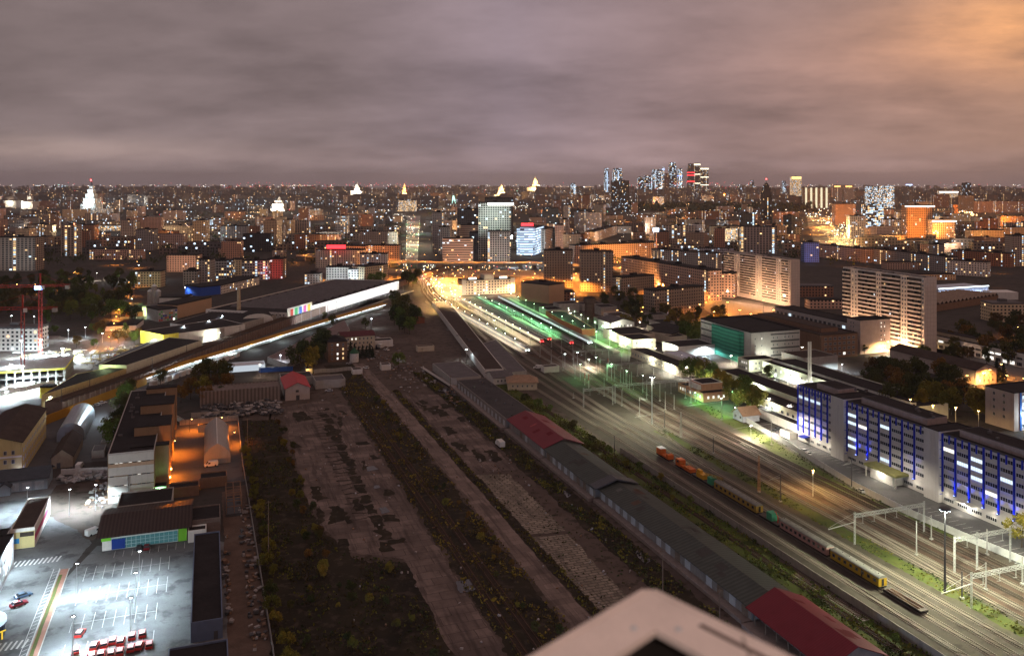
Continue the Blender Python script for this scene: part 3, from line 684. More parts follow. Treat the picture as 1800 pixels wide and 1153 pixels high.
marks('lane_markings', L, .14)
sheet('planted_strip', rect(-42.4, -40.2, 200, 292), Z3, pm('red_paving', (.26, .13, .1), .9, .2, .5)); sheet('grass_strip', rect(-42.2, -41.3, 205, 288), Z4, grassm, 2, .12)
b = MB(); b.aabb(-42.7, -42.45, 200, 292, 0, .15); b.aabb(-40.15, -39.9, 200, 292, 0, .15); struct(b.build('kerb', concg))
for k, (px, py) in enumerate(((141, 1111), (133, 1141), (166, 1133), (182, 1130), (198, 1124), (213, 1125), (232, 1116), (250, 1112), (230, 1137), (245, 1133), (262, 1131), (162, 1150), (178, 1147), (195, 1146), (211, 1143), (147, 1156))):
    p = G(px, py, .7)
    if k == 0:
        rc = car_proto('hatch', red, 'red hatchback standing alone between the marked bays', 'car', 'red cars on the parking lot', paint('pale_red_roof', (.5, .3, .28))); rc.location = (p.x, p.y, 0)
    else: copy_tree(rc, (p.x, p.y, 0), R(random.uniform(-7, 7)), {1: 'red hatchback with one free bay beside it at the left of the cars', 10: 'red hatchback at the right end of the packed cars'}.get(k, 'red hatchback packed in the double row at the foot of the parking lot'))
rc.rotation_euler = (0, 0, R(-12))
for px, py, m, lb, rz, kd in ((245, 962, p_dark, 'dark grey car parked against the shop glass front', 0, 'hatch'), (258, 961, p_wine, 'dark red car beside a grey one at the shop front', 0, 'car'), (41, 1046, p_blue, 'dark blue grey car at the kerb of the access road', -62, 'car'), (33, 1061, p_wine, 'wine red car behind the blue one at the kerb', -62, 'car'), (165, 936, p_white, 'white van at the left end of the shop', -50, 'van'), (140, 832 - 12, p_white, 'white van beside the gabled workshop', -8, 'van'), (92, 734, p_white, 'white car under the yellow railway wall', -60, 'car'), (133, 722, p_white, 'white car further along the yellow railway wall', -60, 'car'), (170, 712, p_silver, 'silver car at the end of the yellow wall', -60, 'car'), (180, 708, p_white, 'white car beside a silver one by the trees', -60, 'car')):
    p = G(px, py, .5); o = car_proto(kd, m, lb, 'van' if kd == 'van' else 'car'); o.location = (p.x, p.y, 0); o.rotation_euler = (0, 0, R(rz))
for k, (px, py, hz, pw) in enumerate(((245, 970, 10, 19000), (238, 1008, 10, 19000), (230, 1052, 10, 17000), (135, 992, 10, 40000), (122, 861, 9, 32000), (168, 853, 9, 26000), (48, 858, 9, 44000), (128, 1085, 10, 34000))):
    p = G(px, py, hz); lamp_post(p.x, p.y, hz, 'c', pw, ['white lamp post between the first bays and the shop', 'white lamp post in the middle of the parking lot', 'white lamp post near the red cars', 'white lamp post on the planted strip by the crossing', 'white lamp post over the rubble heap', 'white lamp post close to the office end wall', 'white lamp post in front of the blue shop', 'white lamp post on the planted strip low down'][k], 'cold white lamp posts of the parking lot', .8, R(90), .35, 150)
# ================================================================ goods sheds along the abandoned yard
shw = pm('shed_render', (.2, .18, .165), .9, .25, .5); plat = pm('platform_concrete', (.24, .2, .18), .9, .25, .6)
redroof = ribbed('red_sheet_roof', (.17, .022, .03), .7, 'y', .5, .75, .1, .25); greyroof = ribbed('grey_green_sheet_roof', (.065, .075, .066), 1.6, 'y', .65, .6, .05, .45)
blkroof = pm('patched_bitumen', (.05, .048, .05), .9, .45, .12, dirt=.6)
def shed(name, label, x0, x1, y0, y1, ze, zr, roof, ndoor=8, over=1.2, open_=False):
    th = thing(name, label, 'shed', (x0, y0, 0)); b = MB(); zb = 1.15
    b.aabb(x0 - 2.6, x1, y0, y1, 0, zb); b.build('platform', plat, th)
    b = MB()
    if open_:
        for k in range(int((y1 - y0) / 4.6) + 1): b.bar((x0 + .2, y0 + .4 + k * 4.6, zb), (x0 + .2, y0 + .4 + k * 4.6, ze), .22, .22, 2)
        b.aabb(x0 + 3.2, x1 - .2, y0 + .3, y1 - .3, zb, ze - .1); b.poly([(x0 + 3.2, y0 + .3, ze - .1), (x1 - .2, y0 + .3, ze - .1), ((x0 + x1) / 2, y0 + .3, zr - .1)])
    else: b.gable(x0, x1, y0, y1, zb + .003, ze, zr, 'y', None)
    b.build('wall', [shw, shw, timber], th)
    b = MB(); b.gable_roof(x0, x1, y0, y1, ze, zr, lambda a, c, z: (a, c, z), 0, over, .18); b.build('roof', roof, th)
    rp = random.Random(int(y0)); xm = (x0 + x1) / 2; kk = (zr - ze) / (xm - x0)
    for q in range(int((y1 - y0) / 7)):
        sd = rp.choice((-1, 1)); ya = rp.uniform(y0 + 1, y1 - 5); yb = ya + rp.uniform(1.2, 4.5); u0 = rp.uniform(.1, .6) * (xm - x0); u1 = min(xm - x0 - .3, u0 + rp.uniform(1.5, 4)); b = MB()
        P_ = [(xm + sd * (xm - x0 - u), yy, ze + kk * u + .235) for u, yy in ((u0, ya), (u1, ya), (u1, yb), (u0, yb))]; b.poly(P_ if sd < 0 else P_[::-1]); b.build('roof_patch', [pm('patch_dark', (.05, .048, .045)), pm('patch_rust', (.085, .055, .042)), pm('patch_light', (.1, .105, .1))][rp.choice((0, 0, 1, 2))] if roof is not redroof else [pm('patch_wine', (.13, .02, .025)), pm('patch_pale_red', (.3, .08, .08))][rp.choice((0, 1))], th)
    if not open_:
        for k in range(ndoor):
            y = y0 + (y1 - y0) * (k + .5) / ndoor; b = MB(); b.aabb(x0 - .08, x0 - .01, y - 1.5, y + 1.5, zb + .02, zb + 2.7)
            b.build('sliding_door', [pm('pale_door', (.36, .37, .38), .7), timber, shw][random.choice((0, 0, 1, 2))], th)
    return th
shed('open_goods_shed', 'open sided goods shed with dark red roof near the railway wall', 136, 153, 163, 193, 5., 8.6, redroof, open_=True, over=.8)
b = shed('goods_shed', 'very long goods shed with grey green sheet roof between the two red roofed sheds', 137, 151, 193.6, 287.4, 5., 6.6, greyroof, 16)
t2 = shed('goods_shed', 'goods shed with dark overhanging gable next to the upper red roof', 135.5, 150.5, 288.4, 337.4, 5.2, 7.4, greyroof, 8)
b = MB(); b.gable_roof(135.5, 150.5, 286.6, 289.2, 5.6, 7.8, lambda a, c, z: (a, c, z), 0, 1.4, .5); b.build('gable_overhang', darkst, t2)
shed('goods_shed', 'goods shed with weathered red gable roof in the middle of the row', 135.5, 152.5, 338.4, 384, 5.4, 8.4, redroof, 7)
th = flatbox('goods_shed', 'flat roofed goods shed with patched black roof behind the red one', 'shed', 134.5, 151.5, 386, 471, 5., shw, blkroof, par=.2)
for k in range(14): b = MB(); y = 389 + k * 6; b.aabb(134.4, 134.49, y - 1.4, y + 1.4, 1.1, 3.8); b.build('sliding_door', pm('pale_door', (.36, .37, .38)), th)
b = MB(); b.aabb(131.8, 134.5, 386, 500, 0, 1.15); struct(b.build('loading_platform', plat))
clutter(th, 138, 149, 390, 468, 5., 12)
flatbox('goods_shed', 'grey flat roofed shed at the far end of the shed row', 'shed', 133, 151, 478, 522, 4.6, concg, roofg, par=.2)
b = MB(); b.bar((132, 476, 1.2), (127.8, 530, 1.2), 2.2, .3); tag(b.build('ramp', concg), 'pale concrete ramp leading up to the far shed', 'ramp')
def polybox(name, label, cat, poly, h, wall, roof, group=None, par=.25, z0=0):
    th = thing(name, label, cat, (poly[0][0], poly[0][1], z0), group); b = MB(); b.prism(poly, z0, h); b.build('wall', wall, th); roofpart(th, poly, h, roof, par, .3, wall); return th
th = polybox('long_warehouse', 'very long narrow warehouse with patchy brown roof leading to the platforms', 'warehouse', [(158, 493), (169.5, 491), (217, 788), (202, 794)], 4.8, white, roofb)
clutter(th, 172, 184, 560, 640, 4.8, 8)
th = thing('end_house', 'small white gabled house closing the long warehouse', 'house', (157, 474, 0)); b = MB(); b.gable(157.5, 170, 474, 489, 0, 3.8, 6.2, 'x', 1); b.build('wall', [white, roofg], th); wins(th, (157.5, 474), (170, 474), (2.,), spread(4, 12), 1., 1.3, 0)
th = polybox('long_warehouse', 'second narrow warehouse with grey brown roof beside the tracks', 'warehouse', [(169.5, 481), (181.5, 483), (197, 588), (181, 574)], 4.4, concg, roofg)
th = thing('hip_roof_house', 'cream house with tan hipped roof at the edge of the tracks', 'house', (161, 455, 0)); b = MB(); b.prism([(161, 459), (177, 454), (181, 466), (165, 472)], 0, 4.2); b.build('wall', cream, th)
b = MB(); e = [(160, 458.6), (177.6, 453), (182, 466.6), (164.4, 473)]; r1, r2 = (167, 464.6), (175, 462)
for q in ((e[0], e[1], r2, r1), (e[1], e[2], r2), (e[2], e[3], r1, r2), (e[3], e[0], r1)): b.poly([(p[0], p[1], 4.22 if p in e else 7.2) for p in q])
b.build('roof', pm('tan_sheet_roof', (.27, .18, .12), .7), th); wins(th, (161, 459), (177, 454), (2.3,), spread(5, 16.7), .9, 1.3, 0)
flatbox('white_hut', 'small white hut on the track side near the cross beam', 'hut', 197, 207, 493, 499, 3.6, white, roofb, par=.15)
flatbox('white_hut', 'small white hut with two windows beside the lone round tree', 'hut', 103, 109, 534, 540, 3.4, white, roofb, par=.15)
flatbox('long_hut', 'low tan hut with a bright lamp in the middle of the yard', 'hut', 138, 150, 584, 589, 3.6, cream, roofb, par=.15)
flatbox('box_hut', 'pale cube hut in front of the brick house', 'hut', 84, 90, 528, 534, 3., white, roofb, par=.1)
th = thing('brick_shed', 'long low red brick shed with sloping roof beside the tall trees', 'shed', (158, 702, 0)); b = MB(); b.gable(158, 172, 702, 775, 0, 4.6, 6.6, 'y', 1); b.build('wall', [brickr, roofb], th)
# red roofed barn and centre houses
th = thing('red_roof_barn', 'grey walled barn with bright red gable roof at the corner of the pad', 'barn', (39.5, 477, 0)); b = MB(); b.gable(39.5, 52.5, 477, 506, 0, 6.4, 9.4, 'y', None); b.build('wall', paneln, th)
b = MB(); b.gable_roof(39.5, 52.5, 477, 506, 6.4, 9.4, lambda a, c, z: (a, c, z), 0, .5, .2); b.build('roof', ribbed('bright_red_roof', (.42, .045, .05), .8, 'y', .5, .8, .1, .15), th)
b = MB(); b.aabb(45.2, 47., 476.88, 476.98, 0, 2.6); b.build('door', darkst, th)
b = MB(); b.aabb(45, 46.6, 476.88, 476.98, 4.2, 5.4); b.build('vent', darkst, th)
th = thing('brick_house', 'four storey brown brick house with a few lit windows among trees', 'house', (74.5, 570, 0)); b = MB(); b.prism(rect(74.5, 87, 570, 588), 0, 13.2); b.build('wall', brickb, th)
b = MB(); e = [(74.1, 569.6), (87.4, 569.6), (87.4, 588.4), (74.1, 588.4)]; r1, r2 = (80.7, 576), (80.7, 582)
for q in ((e[0], e[1], r1), (e[1], e[2], r2, r1), (e[2], e[3], r2), (e[3], e[0], r1, r2)): b.poly([(p[0], p[1], 13.2 if p in e else 16.) for p in q])
b.build('roof', roofd, th)
wins(th, (74.5, 570), (87, 570), (2.2, 5.2, 8.2, 11.2), (2.6, 6.2, 9.8), 1.2, 1.6, force=lambda x, z: 'n' if (5 < x < 7 and z < 6 or z > 11 and 5 < x < 7) else 'w' if x > 9 and z < 9 else None)
th = thing('cone_roof_tower', 'small round white tower with green cone roof beside the brick house', 'tower', (91, 566, 0)); b = MB(); b.tube((91, 566, 0), (91, 566, 6.), 2.9, 2.9, 14); b.build('wall', white, th); b = MB(); b.tube((91, 566, 6.01), (91, 566, 9.6), 3.4, .1, 14); b.build('roof', pm('green_sheet_roof', (.03, .09, .05), .6), th)
wins(th, (89.5, 563.35), (92.5, 563.35), (2, 4.3), (.8, 2.2), .7, 1., 0)
th = thing('cream_house', 'cream three storey house with dark red roof behind the brick house', 'house', (92, 604, 0)); b = MB(); b.gable(88, 112, 606, 620, 0, 9.6, 12., 'x', 1); b.build('wall', [cream, pm('dark_red_roof', (.09, .03, .035), .8)], th); wins(th, (88, 606), (112, 606), (1.9, 4.8, 7.8), spread(8, 24, 1), 1.1, 1.5, force=lambda x, z: 'n' if z > 7 and 7 < x < 13 else None)
flatbox('side_wing', 'low white wing to the right of the cream house', 'building', 113, 126, 610, 620, 4.4, white, roofd)
flatbox('long_ruin', 'long low ribbed wall shed with dark openings behind the scrap heap', 'shed', -4, 37, 478, 492, 7.6, ribbed('pale_rib_wall', (.27, .23, .21), 1.9, 'x', .85, .35, dirt=.5), pm('dirty_slab_roof', (.15, .125, .115), .9, .35))
flatbox('yard_garage', 'dark shed between the ribbed shed and the red roofed barn', 'shed', 40, 58, 512, 526, 4.2, concg, blkroof); flatbox('yard_garage', 'roofless pale walled garage right of the barn', 'garage', 58, 75, 498, 512, 4., concg, roofg, par=.8)
flatbox('gate_hut', 'tiny hut with lit window under the trees', 'hut', 57, 61, 540, 544, 3., cream, roofd, par=.1); lamp('hut_light', (58, 538.6, 2.6), COLS['y'], 500, size=.2)
b = MB()
for k in range(9): b.bar((62 + k * 2.6, 540 + .8 * math.sin(k), 1.2), (64.5 + k * 2.6, 540 + .8 * math.sin(k + 1), 1.2), .15, 2.4)
tag(b.build('concrete_fence', concg), 'curved pale wall below the brick house', 'wall')
junk('scrap_heap', 'heap of scrap cars and metal below the ribbed shed', -3, 36, 450, 476, 420, (.6, 3.), [junkm, darkst, darkst], hmax=2.); junk('rubble', 'pale rubble on the scrap ground', 16, 36, 452, 474, 60, (.6, 2.2), [stone, junkm, junkm], hmax=1.8)
for k, (px, py, kd, m, lb, rz) in enumerate(((578, 688, 'car', p_silver, 'silver car parked right of the red roofed barn', 80), (572, 680, 'car', p_white, 'white car parked behind the silver one by the barn', 80), (879, 785, 'truck', p_white, 'white box truck standing alone on the dirt road', 0), (643, 648, 'hatch', p_white, 'white hatchback by the path end', 60), (614, 640, 'hatch', p_silver, 'small silver car under the cone roofed tower', 80), (667, 612, 'truck', p_blue, 'blue truck parked beside the conifers', 20), (679, 616, 'car', p_white, 'white car next to the blue truck', 30), (663, 598, 'van', p_silver, 'grey van at the side wing', 30), (945, 648, 'van', p_white, 'white van at the hipped house', 70))):
    p = G(px, py, 0); o = car_proto(kd, m, lb, 'truck' if kd == 'truck' else 'car'); o.location = (p.x, p.y, 0); o.rotation_euler = (0, 0, R(rz))
for k, (px, yt, yb) in enumerate(((742, 612, 668), (739, 640, 668), (809, 620, 650), (792, 660, 690), (1165, 965, 1050), (1265, 1035, 1090), (435, 735, 800), (472, 880, 990))):
    p = G(px, yb); h_ = hgt(yt, yb); b = MB(); b.tube(p, p + Vector((0, 0, h_)), .2, .12, 7); b.bar(p + Vector((-.9, 0, h_ - .5)), p + Vector((.9, 0, h_ - .5)), .12)
    th = thing('wooden_pole', ['bare pole by the low tan hut', 'shorter pole beside another by the hut', 'pole at the corner of the long warehouse', 'pole beside the far shed ramp', 'pole on the dirt road beside the sheds', 'pole near the open red roofed shed', 'pole in the wild ground right of the orange yard', 'leaning pole in the wild ground by the board fence'][k], 'pole', p); b.build('shaft', timber, th)
junk('pallet_stack', 'dark tyres and crates at the end of the weedy strip', 123, 131, 440, 470, 40, (.8, 2.2), [darkst, darkst, junkb])
# wear of the abandoned yard: scrub islands, puddles, rubble, roof patches
rw = random.Random(5)
puddlem = bpy.data.materials.new('puddle_water'); MATS['puddle_water'] = puddlem; NT(puddlem).out((.02, .018, .018), .12, spec=.5)
PL = []
for k in range(40):
    x, y = (rw.uniform(37, 68), rw.uniform(268, 452)) if k < 26 else (105 + rw.uniform(0, 14), rw.uniform(335, 455)); a, c = rw.uniform(.8, 3.), rw.uniform(2, 9); PL.append((Z4 + .0015 * k, [(x - a, y - c), (x + a, y - c * .8), (x + a * .7, y + c), (x - a * .8, y + c)]))
for k in range(16): PL.append((Z4 + .065 + .0015 * k, [(54 + rw.uniform(-1, 1), 270 + k * 11), (57.5, 270 + k * 11), (57 + rw.uniform(-1, 2), 279 + k * 11), (53.5, 279 + k * 11)]))
for k in range(30): y = 300 + k * 5.2; PL.append((Z4 + .091, [(48, y), (57, y - .3), (57, y + .35), (48, y + .5)]))
patches('scrub', PL, wild, 1.2, 1.5)
patches('puddle_water', [(Z4 + .095, [(x - a, y - c), (x + a, y - c * .7), (x + a * .8, y + c), (x - a * .6, y + c * .8)]) for x, y, a, c in ((71, 240, 3.2, 4), (60, 305, 1.5, 3), (64, 352, 2, 3), (128, 470, 2.4, 6), (130, 500, 2, 7), (120, 560, 3, 8), (112, 610, 3, 10), (134, 440, 1.4, 8), (62, 330, 1.2, 2), (129, 240, 1.6, 5), (128, 300, 1.2, 6), (118, 640, 2, 8))], puddlem, 1.5, .7)
junk('rubble', 'stones and litter strewn over the abandoned yard', 36, 128, 180, 520, 260, (.2, .9), [junkm, junkb, stone], hmax=.3); junk('rubble', 'broken slabs in the rough ground by the far sheds', 100, 130, 480, 640, 160, (.4, 1.8), [stone, junkb, junkm], hmax=.4)
# ---------------------------------------------------------------- railway
railm = pm('rail_steel', (.13, .11, .095), .45, .2, 2., metal=.35); rustr = pm('rusty_rail', (.12, .07, .045), .7, .2, 2.); slp = pm('concrete_sleeper', (.23, .2, .165), .9, .15, 1.); slw = pm('wood_sleeper', (.06, .045, .035), .95, .2, 1.); bed = ground_mat('track_stone', (.06, .049, .038), (.095, .08, .064), (.04, .03, .022), .05, .3, .5)
def track(label, pts, rail=railm, sl=slp, z=.08, step=.62, bedw=2.9, group='railway tracks of the yard', sleepers=True):
    P = [Vector((p[0], p[1], z + (p[2] if len(p) > 2 else 0))) for p in pts]
    th = thing('railway_track', label, 'track', P[0], group)
    b1, b2, b3, b4 = MB(), MB(), MB(), MB(); acc = 0.
    for a, c in zip(P, P[1:]):
        d = c - a; L = d.length; u = d / L; n = Vector((-u.y, u.x, 0)).normalized()
        for bb, s in ((b1, 1), (b2, -1)): bb.bar(a + n * (s * .76) + Vector((0, 0, .24)), c + n * (s * .76) + Vector((0, 0, .24)), .1, .18)
        k = len(b4.v); b4.v += [tuple(a + n * bedw / 2 - Vector((0, 0, .03))), tuple(a - n * bedw / 2 - Vector((0, 0, .03))), tuple(c - n * bedw / 2 - Vector((0, 0, .03))), tuple(c + n * bedw / 2 - Vector((0, 0, .03)))]; b4.face((k, k + 1, k + 2, k + 3))
        if sleepers:
            q = acc
            while q < L:
                m = a + u * q; b3.bar(m - n * 1.35 + Vector((0, 0, .06)), m + n * 1.35 + Vector((0, 0, .06)), .27, .16); q += step
            acc = q - L
    b1.build('rail', rail, th); b2.build('rail', rail, th)
    if bedw: b4.build('stone_bed', bed, th)
    if b3.f: o = b3.build('sleepers', sl, th); o['kind'] = 'stuff'
    return th
XT = [(177.8, 176.5, 205), (184.5, 188, 228), (190., 195, 234), (195., 203, 249), (207.5, 214, 255), (212.6, 222, 264), (217.7, 229, 270), (222.8, 236, 276), (227.6, 243, None), (231.4, 249, None)]
names = ['track closest to the concrete retaining wall', 'track carrying the yellow work train', 'shining track next to the yellow work train', 'track beside the grassy gap', 'first track beyond the grassy gap', 'second track beyond the grassy gap', 'rusty middle track of the far group', 'track leading to the right platform', 'last but one track before the white fence', 'track nearest the white fence']
for i, (xa, xb, xc) in enumerate(XT):
    pts = [(xa, 120), (xa, 400)] + [(xb, 545)] + ([(xc, 830)] if xc else [])
    track(names[i], pts, sl=slp if i in (0, 1, 2, 3, 4, 5, 7) else slw)
track('crossover between two yard tracks under the tall mast', [(207.5, 180), (212.6, 245)], group='crossovers'); track('crossover in the middle of the yard', [(195., 300), (207.5, 400)], bedw=0, group='crossovers'); track('crossover near the gantry', [(217.7, 250), (227.6, 330)], bedw=0, group='crossovers')
track('siding with grass between its rails beside the retaining wall', [(164, 150), (164, 330), (166, 420)], rustr, slw, group='overgrown sidings'); track('stack of bare sleepers along the overgrown siding', [(167.2, 185), (167.2, 215)], rustr, pm('bare_sleeper', (.3, .26, .23)), step=.75, bedw=0, group='overgrown sidings')
track('overgrown siding at the foot of the sheds', [(157.5, 165), (157.5, 300), (158.5, 420)], rustr, slw, bedw=0, group='overgrown sidings')
for x in (74.5, 79.5): track('overgrown rusty track across the abandoned yard %s' % ('by the large pad' if x < 76 else 'by the weed belt'), [(x, 175), (x, 300), (x - 1, 470)], rustr, slw, bedw=0, group='abandoned tracks')
# retaining wall and white fence
b = MB(); y = 150
while y < 336: b.aabb(170.0, 170.25, y + .03, y + 2.97, 0, 2.4); y += 3
tag(b.build('retaining_wall', pm('stained_concrete_wall', (.27, .25, .22), .9, .2, .5, dirt=.6)), 'long stained concrete panel wall between the weeds and the railway', 'wall')
fp = [(238.6, 190), (236., 215), (234.6, 240), (235.8, 266), (240, 292), (245, 320), (250.5, 360)]
b = MB()
for p, q in zip(fp, fp[1:]):
    d = Vector((q[0] - p[0], q[1] - p[1], 0)); n = max(1, int(d.length / 2.6))
    for k in range(n): a = Vector((*p, 1.2)) + d * (k / n); b.bar(a, a + d * (.97 / n), .16, 2.4); b.bar(a + Vector((0, 0, -1.2)), a + Vector((0, 0, 1.3)), .24)
tag(b.build('panel_fence', pm('white_concrete_panels', (.6, .6, .58), .85, .1, .6, dirt=.3)), 'white concrete panel fence dividing the tracks from the blue lit office', 'fence')
# ---------------------------------------------------------------- catenary
cat_st = pm('pale_catenary_steel', (.33, .34, .33), .55, .1, 1.); conp = pm('concrete_pole', (.3, .295, .28), .85, .12, 1.)
def lattice(b, p, q, w, h, seg, r=.07):
    p, q = Vector(p), Vector(q); d = (q - p) / seg; n = Vector((-d.y, d.x, 0)).normalized() * (w / 2); u = Vector((0, 0, h / 2))
    for s in (n + u, n - u, -n + u, -n - u): b.bar(p + s, q + s, r * 1.3)
    for k in range(seg):
        a, c = p + d * k, p + d * (k + 1); sg = 1 if k % 2 else -1
        for s in (n, -n): b.bar(a + s + u * sg, c + s - u * sg, r)
        b.bar(a + u + n * sg, c + u - n * sg, r)
def gantry(label, x0, x1, y, z, posts, arms=(), hang=6):
    th = thing('catenary_gantry', label, 'gantry', (x0, y, 0), 'catenary gantries over the tracks')
    for x in posts:
        b = MB(); lattice(b, (x, y, 0), (x, y, z + 1.2), .01, .01, 1) if False else None
        for dx in (-.25, .25): b.bar((x + dx, y, 0), (x + dx, y, z + 1.2), .16)
        for k in range(int(z / 1.2)): b.bar((x - .25, y, k * 1.2 + .3), (x + .25, y, k * 1.2 + 1.3), .08)
        b.build('post', cat_st, th)
    b = MB(); lattice(b, (x0, y, z), (x1, y, z), .7, .9, max(3, int((x1 - x0) / 1.6)), .08); b.build('beam', cat_st, th)
    for k in range(hang):
        x = x0 + (x1 - x0) * (k + .7) / (hang + .2); b = MB(); b.bar((x, y, z - .4), (x, y, z - 2.8), .1); b.bar((x - 1.1, y, z - 2.7), (x + .5, y, z - 2.9), .07); b.build('hanger', cat_st, th)
    for (xa, xb) in arms: b = MB(); b.bar((xa, y, z - 2.), (xb, y, z - 3.), .2); b.bar((xa, y, z + 1), (xb, y, z - 2.6), .06); b.build('side_arm', cat_st, th)
gantry('pale lattice gantry over the far tracks below the blue building', 199, 228, 225, 9.4, (199, 228), [(199, 188.5)], 6)
gantry('pale lattice gantry low in the yard by the tall lamp mast', 199.8, 238, 180.5, 8.8, (199.8, 237.6), [(199.8, 189)], 6)
gantry('short heavy gantry standing over the last tracks by the fence', 213, 236, 198.5, 10., (213, 222, 235.6), (), 3)
gantry('pale lattice gantry next to the small brick control house', 205.4, 252, 412, 9.4, (205.4, 252), (), 7); gantry('pale lattice gantry left of the far lamp mast', 186, 203, 410, 9.2, (186, 203), (), 3)
gantry('thin gantry near the ends of the platforms', 222, 262, 505, 9.2, (222, 262), (), 5); gantry('thin gantry behind the red signal posts', 225, 262, 462, 9., (225, 262), (), 4)
def catpole(p, h, label, mat=conp, arm=4.2, latt=False, dirn=1):
    x, y = p[0], p[1]; th = thing('catenary_pole', label, 'pole', (x, y, 0), 'catenary poles in the yard'); b = MB()
    if latt: lattice(b, (x, y, 0), (x + .001, y, h), .7, .01, 1) if False else None
    if latt:
        for dx in (-.4, .4):
            for dy in (-.4, .4): b.bar((x + dx, y + dy, 0), (x + dx * .4, y + dy * .4, h), .12)
        for k in range(int(h / 1.1)):
            f0, f1 = 1 - .6 * k * 1.1 / h, 1 - .6 * (k + 1) * 1.1 / h; s = 1 if k % 2 else -1
            for dy in (-.4, .4): b.bar((x - .4 * s * f0, y + dy * f0, k * 1.1), (x + .4 * s * f1, y + dy * f1, k * 1.1 + 1.1), .08); b.bar((x + dy * f0, y - .4 * s * f0, k * 1.1), (x + dy * f1, y + .4 * s * f1, k * 1.1 + 1.1), .08)
    else: b.tube((x, y, 0), (x, y, h), .22, .15, 8)
    b.build('shaft', mat, th)
    b = MB(); b.aabb(x - .45, x + .45, y - .45, y + .45, 0, .5); b.build('footing', concg, th)
    if arm: b = MB(); b.bar((x, y, h - 1.2), (x - arm * dirn, y, h - 1.6), .09); b.bar((x, y, h - .2), (x - arm * dirn * .9, y, h - 1.5), .06); b.build('bracket', cat_st, th)
ors = pm('orange_rust_mast', (.4, .22, .12), .8, .2, 1.)
for (px, yb, yt, lb, m, ar, la, dr) in ((1334, 865, 801, 'rust brown lattice mast right of the yellow crane', ors, 0, 1, 1), (1372, 882, 833, 'dark pole with a cross arm near the lattice mast', darkst, 5, 0, 1), (1497, 857, 808, 'dark pole at the white fence below the canopy', darkst, 4, 0, 1), (1497, 853, 815, 'concrete pole behind the dark one at the fence', conp, 0, 0, 1), (1356, 782, 740, 'grey pole at the bend of the white fence', conp, 20, 0, 1), (1269, 738, 702, 'concrete pole with long arm by the grey gabled house', conp, 22, 0, 1), (1254, 797, 768, 'dark pole in the middle of the brown tracks', darkst, 0, 0, 1), (1168, 753, 722, 'dark pole to the right of the far lamp mast', darkst, 16, 0, 1), (1197, 769, 724, 'spiral banded lattice mast in the yard', conp, 0, 1, 1), (1185, 720, 694, 'pale pole between two tracks under the far gantry', conp, 0, 0, 1), (1160, 705, 673, 'pale pole beside the far lamp mast', conp, 0, 0, 1), (1137, 695, 668, 'pale pole left of the far lamp mast', conp, 3, 0, 1), (1091, 673, 650, 'left one of three grey poles standing together', conp, 0, 0, 1), (1096, 674, 649, 'middle one of three grey poles standing together', conp, 0, 0, 1), (1100, 675, 650, 'right one of three grey poles standing together', conp, 0, 0, 1), (1110, 676, 653, 'tan pole right of three grey poles', conp, 0, 0, 1), (1637, 948, 905, 'white pole at the fence by the lower gantry', conp, 5, 0, 1), (1611, 976, 915, 'concrete pole at the end of the lower tracks', conp, 0, 0, 1), (1733, 1037, 988, 'white pole in front of the lowest gantry', conp, 4, 0, 1), (1797, 1027, 978, 'white pole at the border by the fence', conp, 3, 0, 1), (1691, 1052, 1004, 'dark pole left of the lowest gantry', darkst, 0, 0, 1), (1080, 800, 765, 'short dark post at the shrubs', darkst, 0, 0, 1), (1008, 700, 690, 'short post at the far left track', conp, 0, 0, 1), (1205, 700, 680, 'pole in front of the brick control house', conp, 0, 0, 1), (1735, 975, 930, 'white pole by the fence right of the mast', conp, 0, 0, 1)):
    p = G(px, yb); catpole(p, hgt(yt, yb), lb, m, ar, la, dr)
for i in range(26): p = Vector((205 + (i % 3) * 19 + rw.uniform(-.5, .5) + i * .35, 384 + i * 7.4, 0)); catpole(p, rw.uniform(8.5, 10.5), 'slim pale pole in the rows of the yard throat', conp, rw.choice((0, 3.5)), 0, rw.choice((-1, 1)))
for px, yb, yt in ((1028, 677, 655), (1035, 682, 657), (1069, 645, 630)):
    p = G(px, yb); h_ = hgt(yt, yb); th = thing('signal_post', 'red and white signal post %s' % {1028: 'left of a pair at the yard throat', 1035: 'right of a pair at the yard throat', 1069: 'near the platform end'}[px], 'signal', p, 'red signal posts'); b = MB()
    b.tube(p, p + Vector((0, 0, h_ * .55)), .2, .2, 8, 0); b.tube(p + Vector((0, 0, h_ * .55)), p + Vector((0, 0, h_)), .2, .2, 8, 1); b.build('shaft', [white, pm('signal_red', (.5, .05, .05), .6)], th)
# floodlight masts
for px, yb, yt, lb, pw in ((1146, 746, 661, 'tall floodlight mast in the far part of the yard', 125000), (1661, 1043, 894, 'tall floodlight mast in front of the blue lit office', 165000)):
    p = G(px, yb); h_ = hgt(yt, yb); th = thing('floodlight_mast', lb, 'floodlight mast', p, 'floodlight masts of the railway yard'); b = MB(); b.tube(p, p + Vector((0, 0, h_)), .35, .16, 10); b.build('mast', darkst if px > 1500 else steel, th)
    b = MB(); b.tube(p + Vector((0, 0, h_)), p + Vector((0, 0, h_ + .35)), 1.5, 1.5, 16); b.build('lamp_ring', darkst, th)
    for k in range(6):
        a = k * math.pi / 3; q = p + Vector((1.2 * math.cos(a), 1.2 * math.sin(a), h_ - .25)); b = MB(); b.box(q, (.55, .55, .4), 0); b.box(q - Vector((0, 0, .22)), (.45, .45, .06), 1); b.build('floodlight', [darkst, glow_c], th)
    lamp('mast_or_added_light', p + Vector((0, 0, h_ - .6)), (.98, 1., .74), pw, 'SPOT', .5, 165, .5, th)
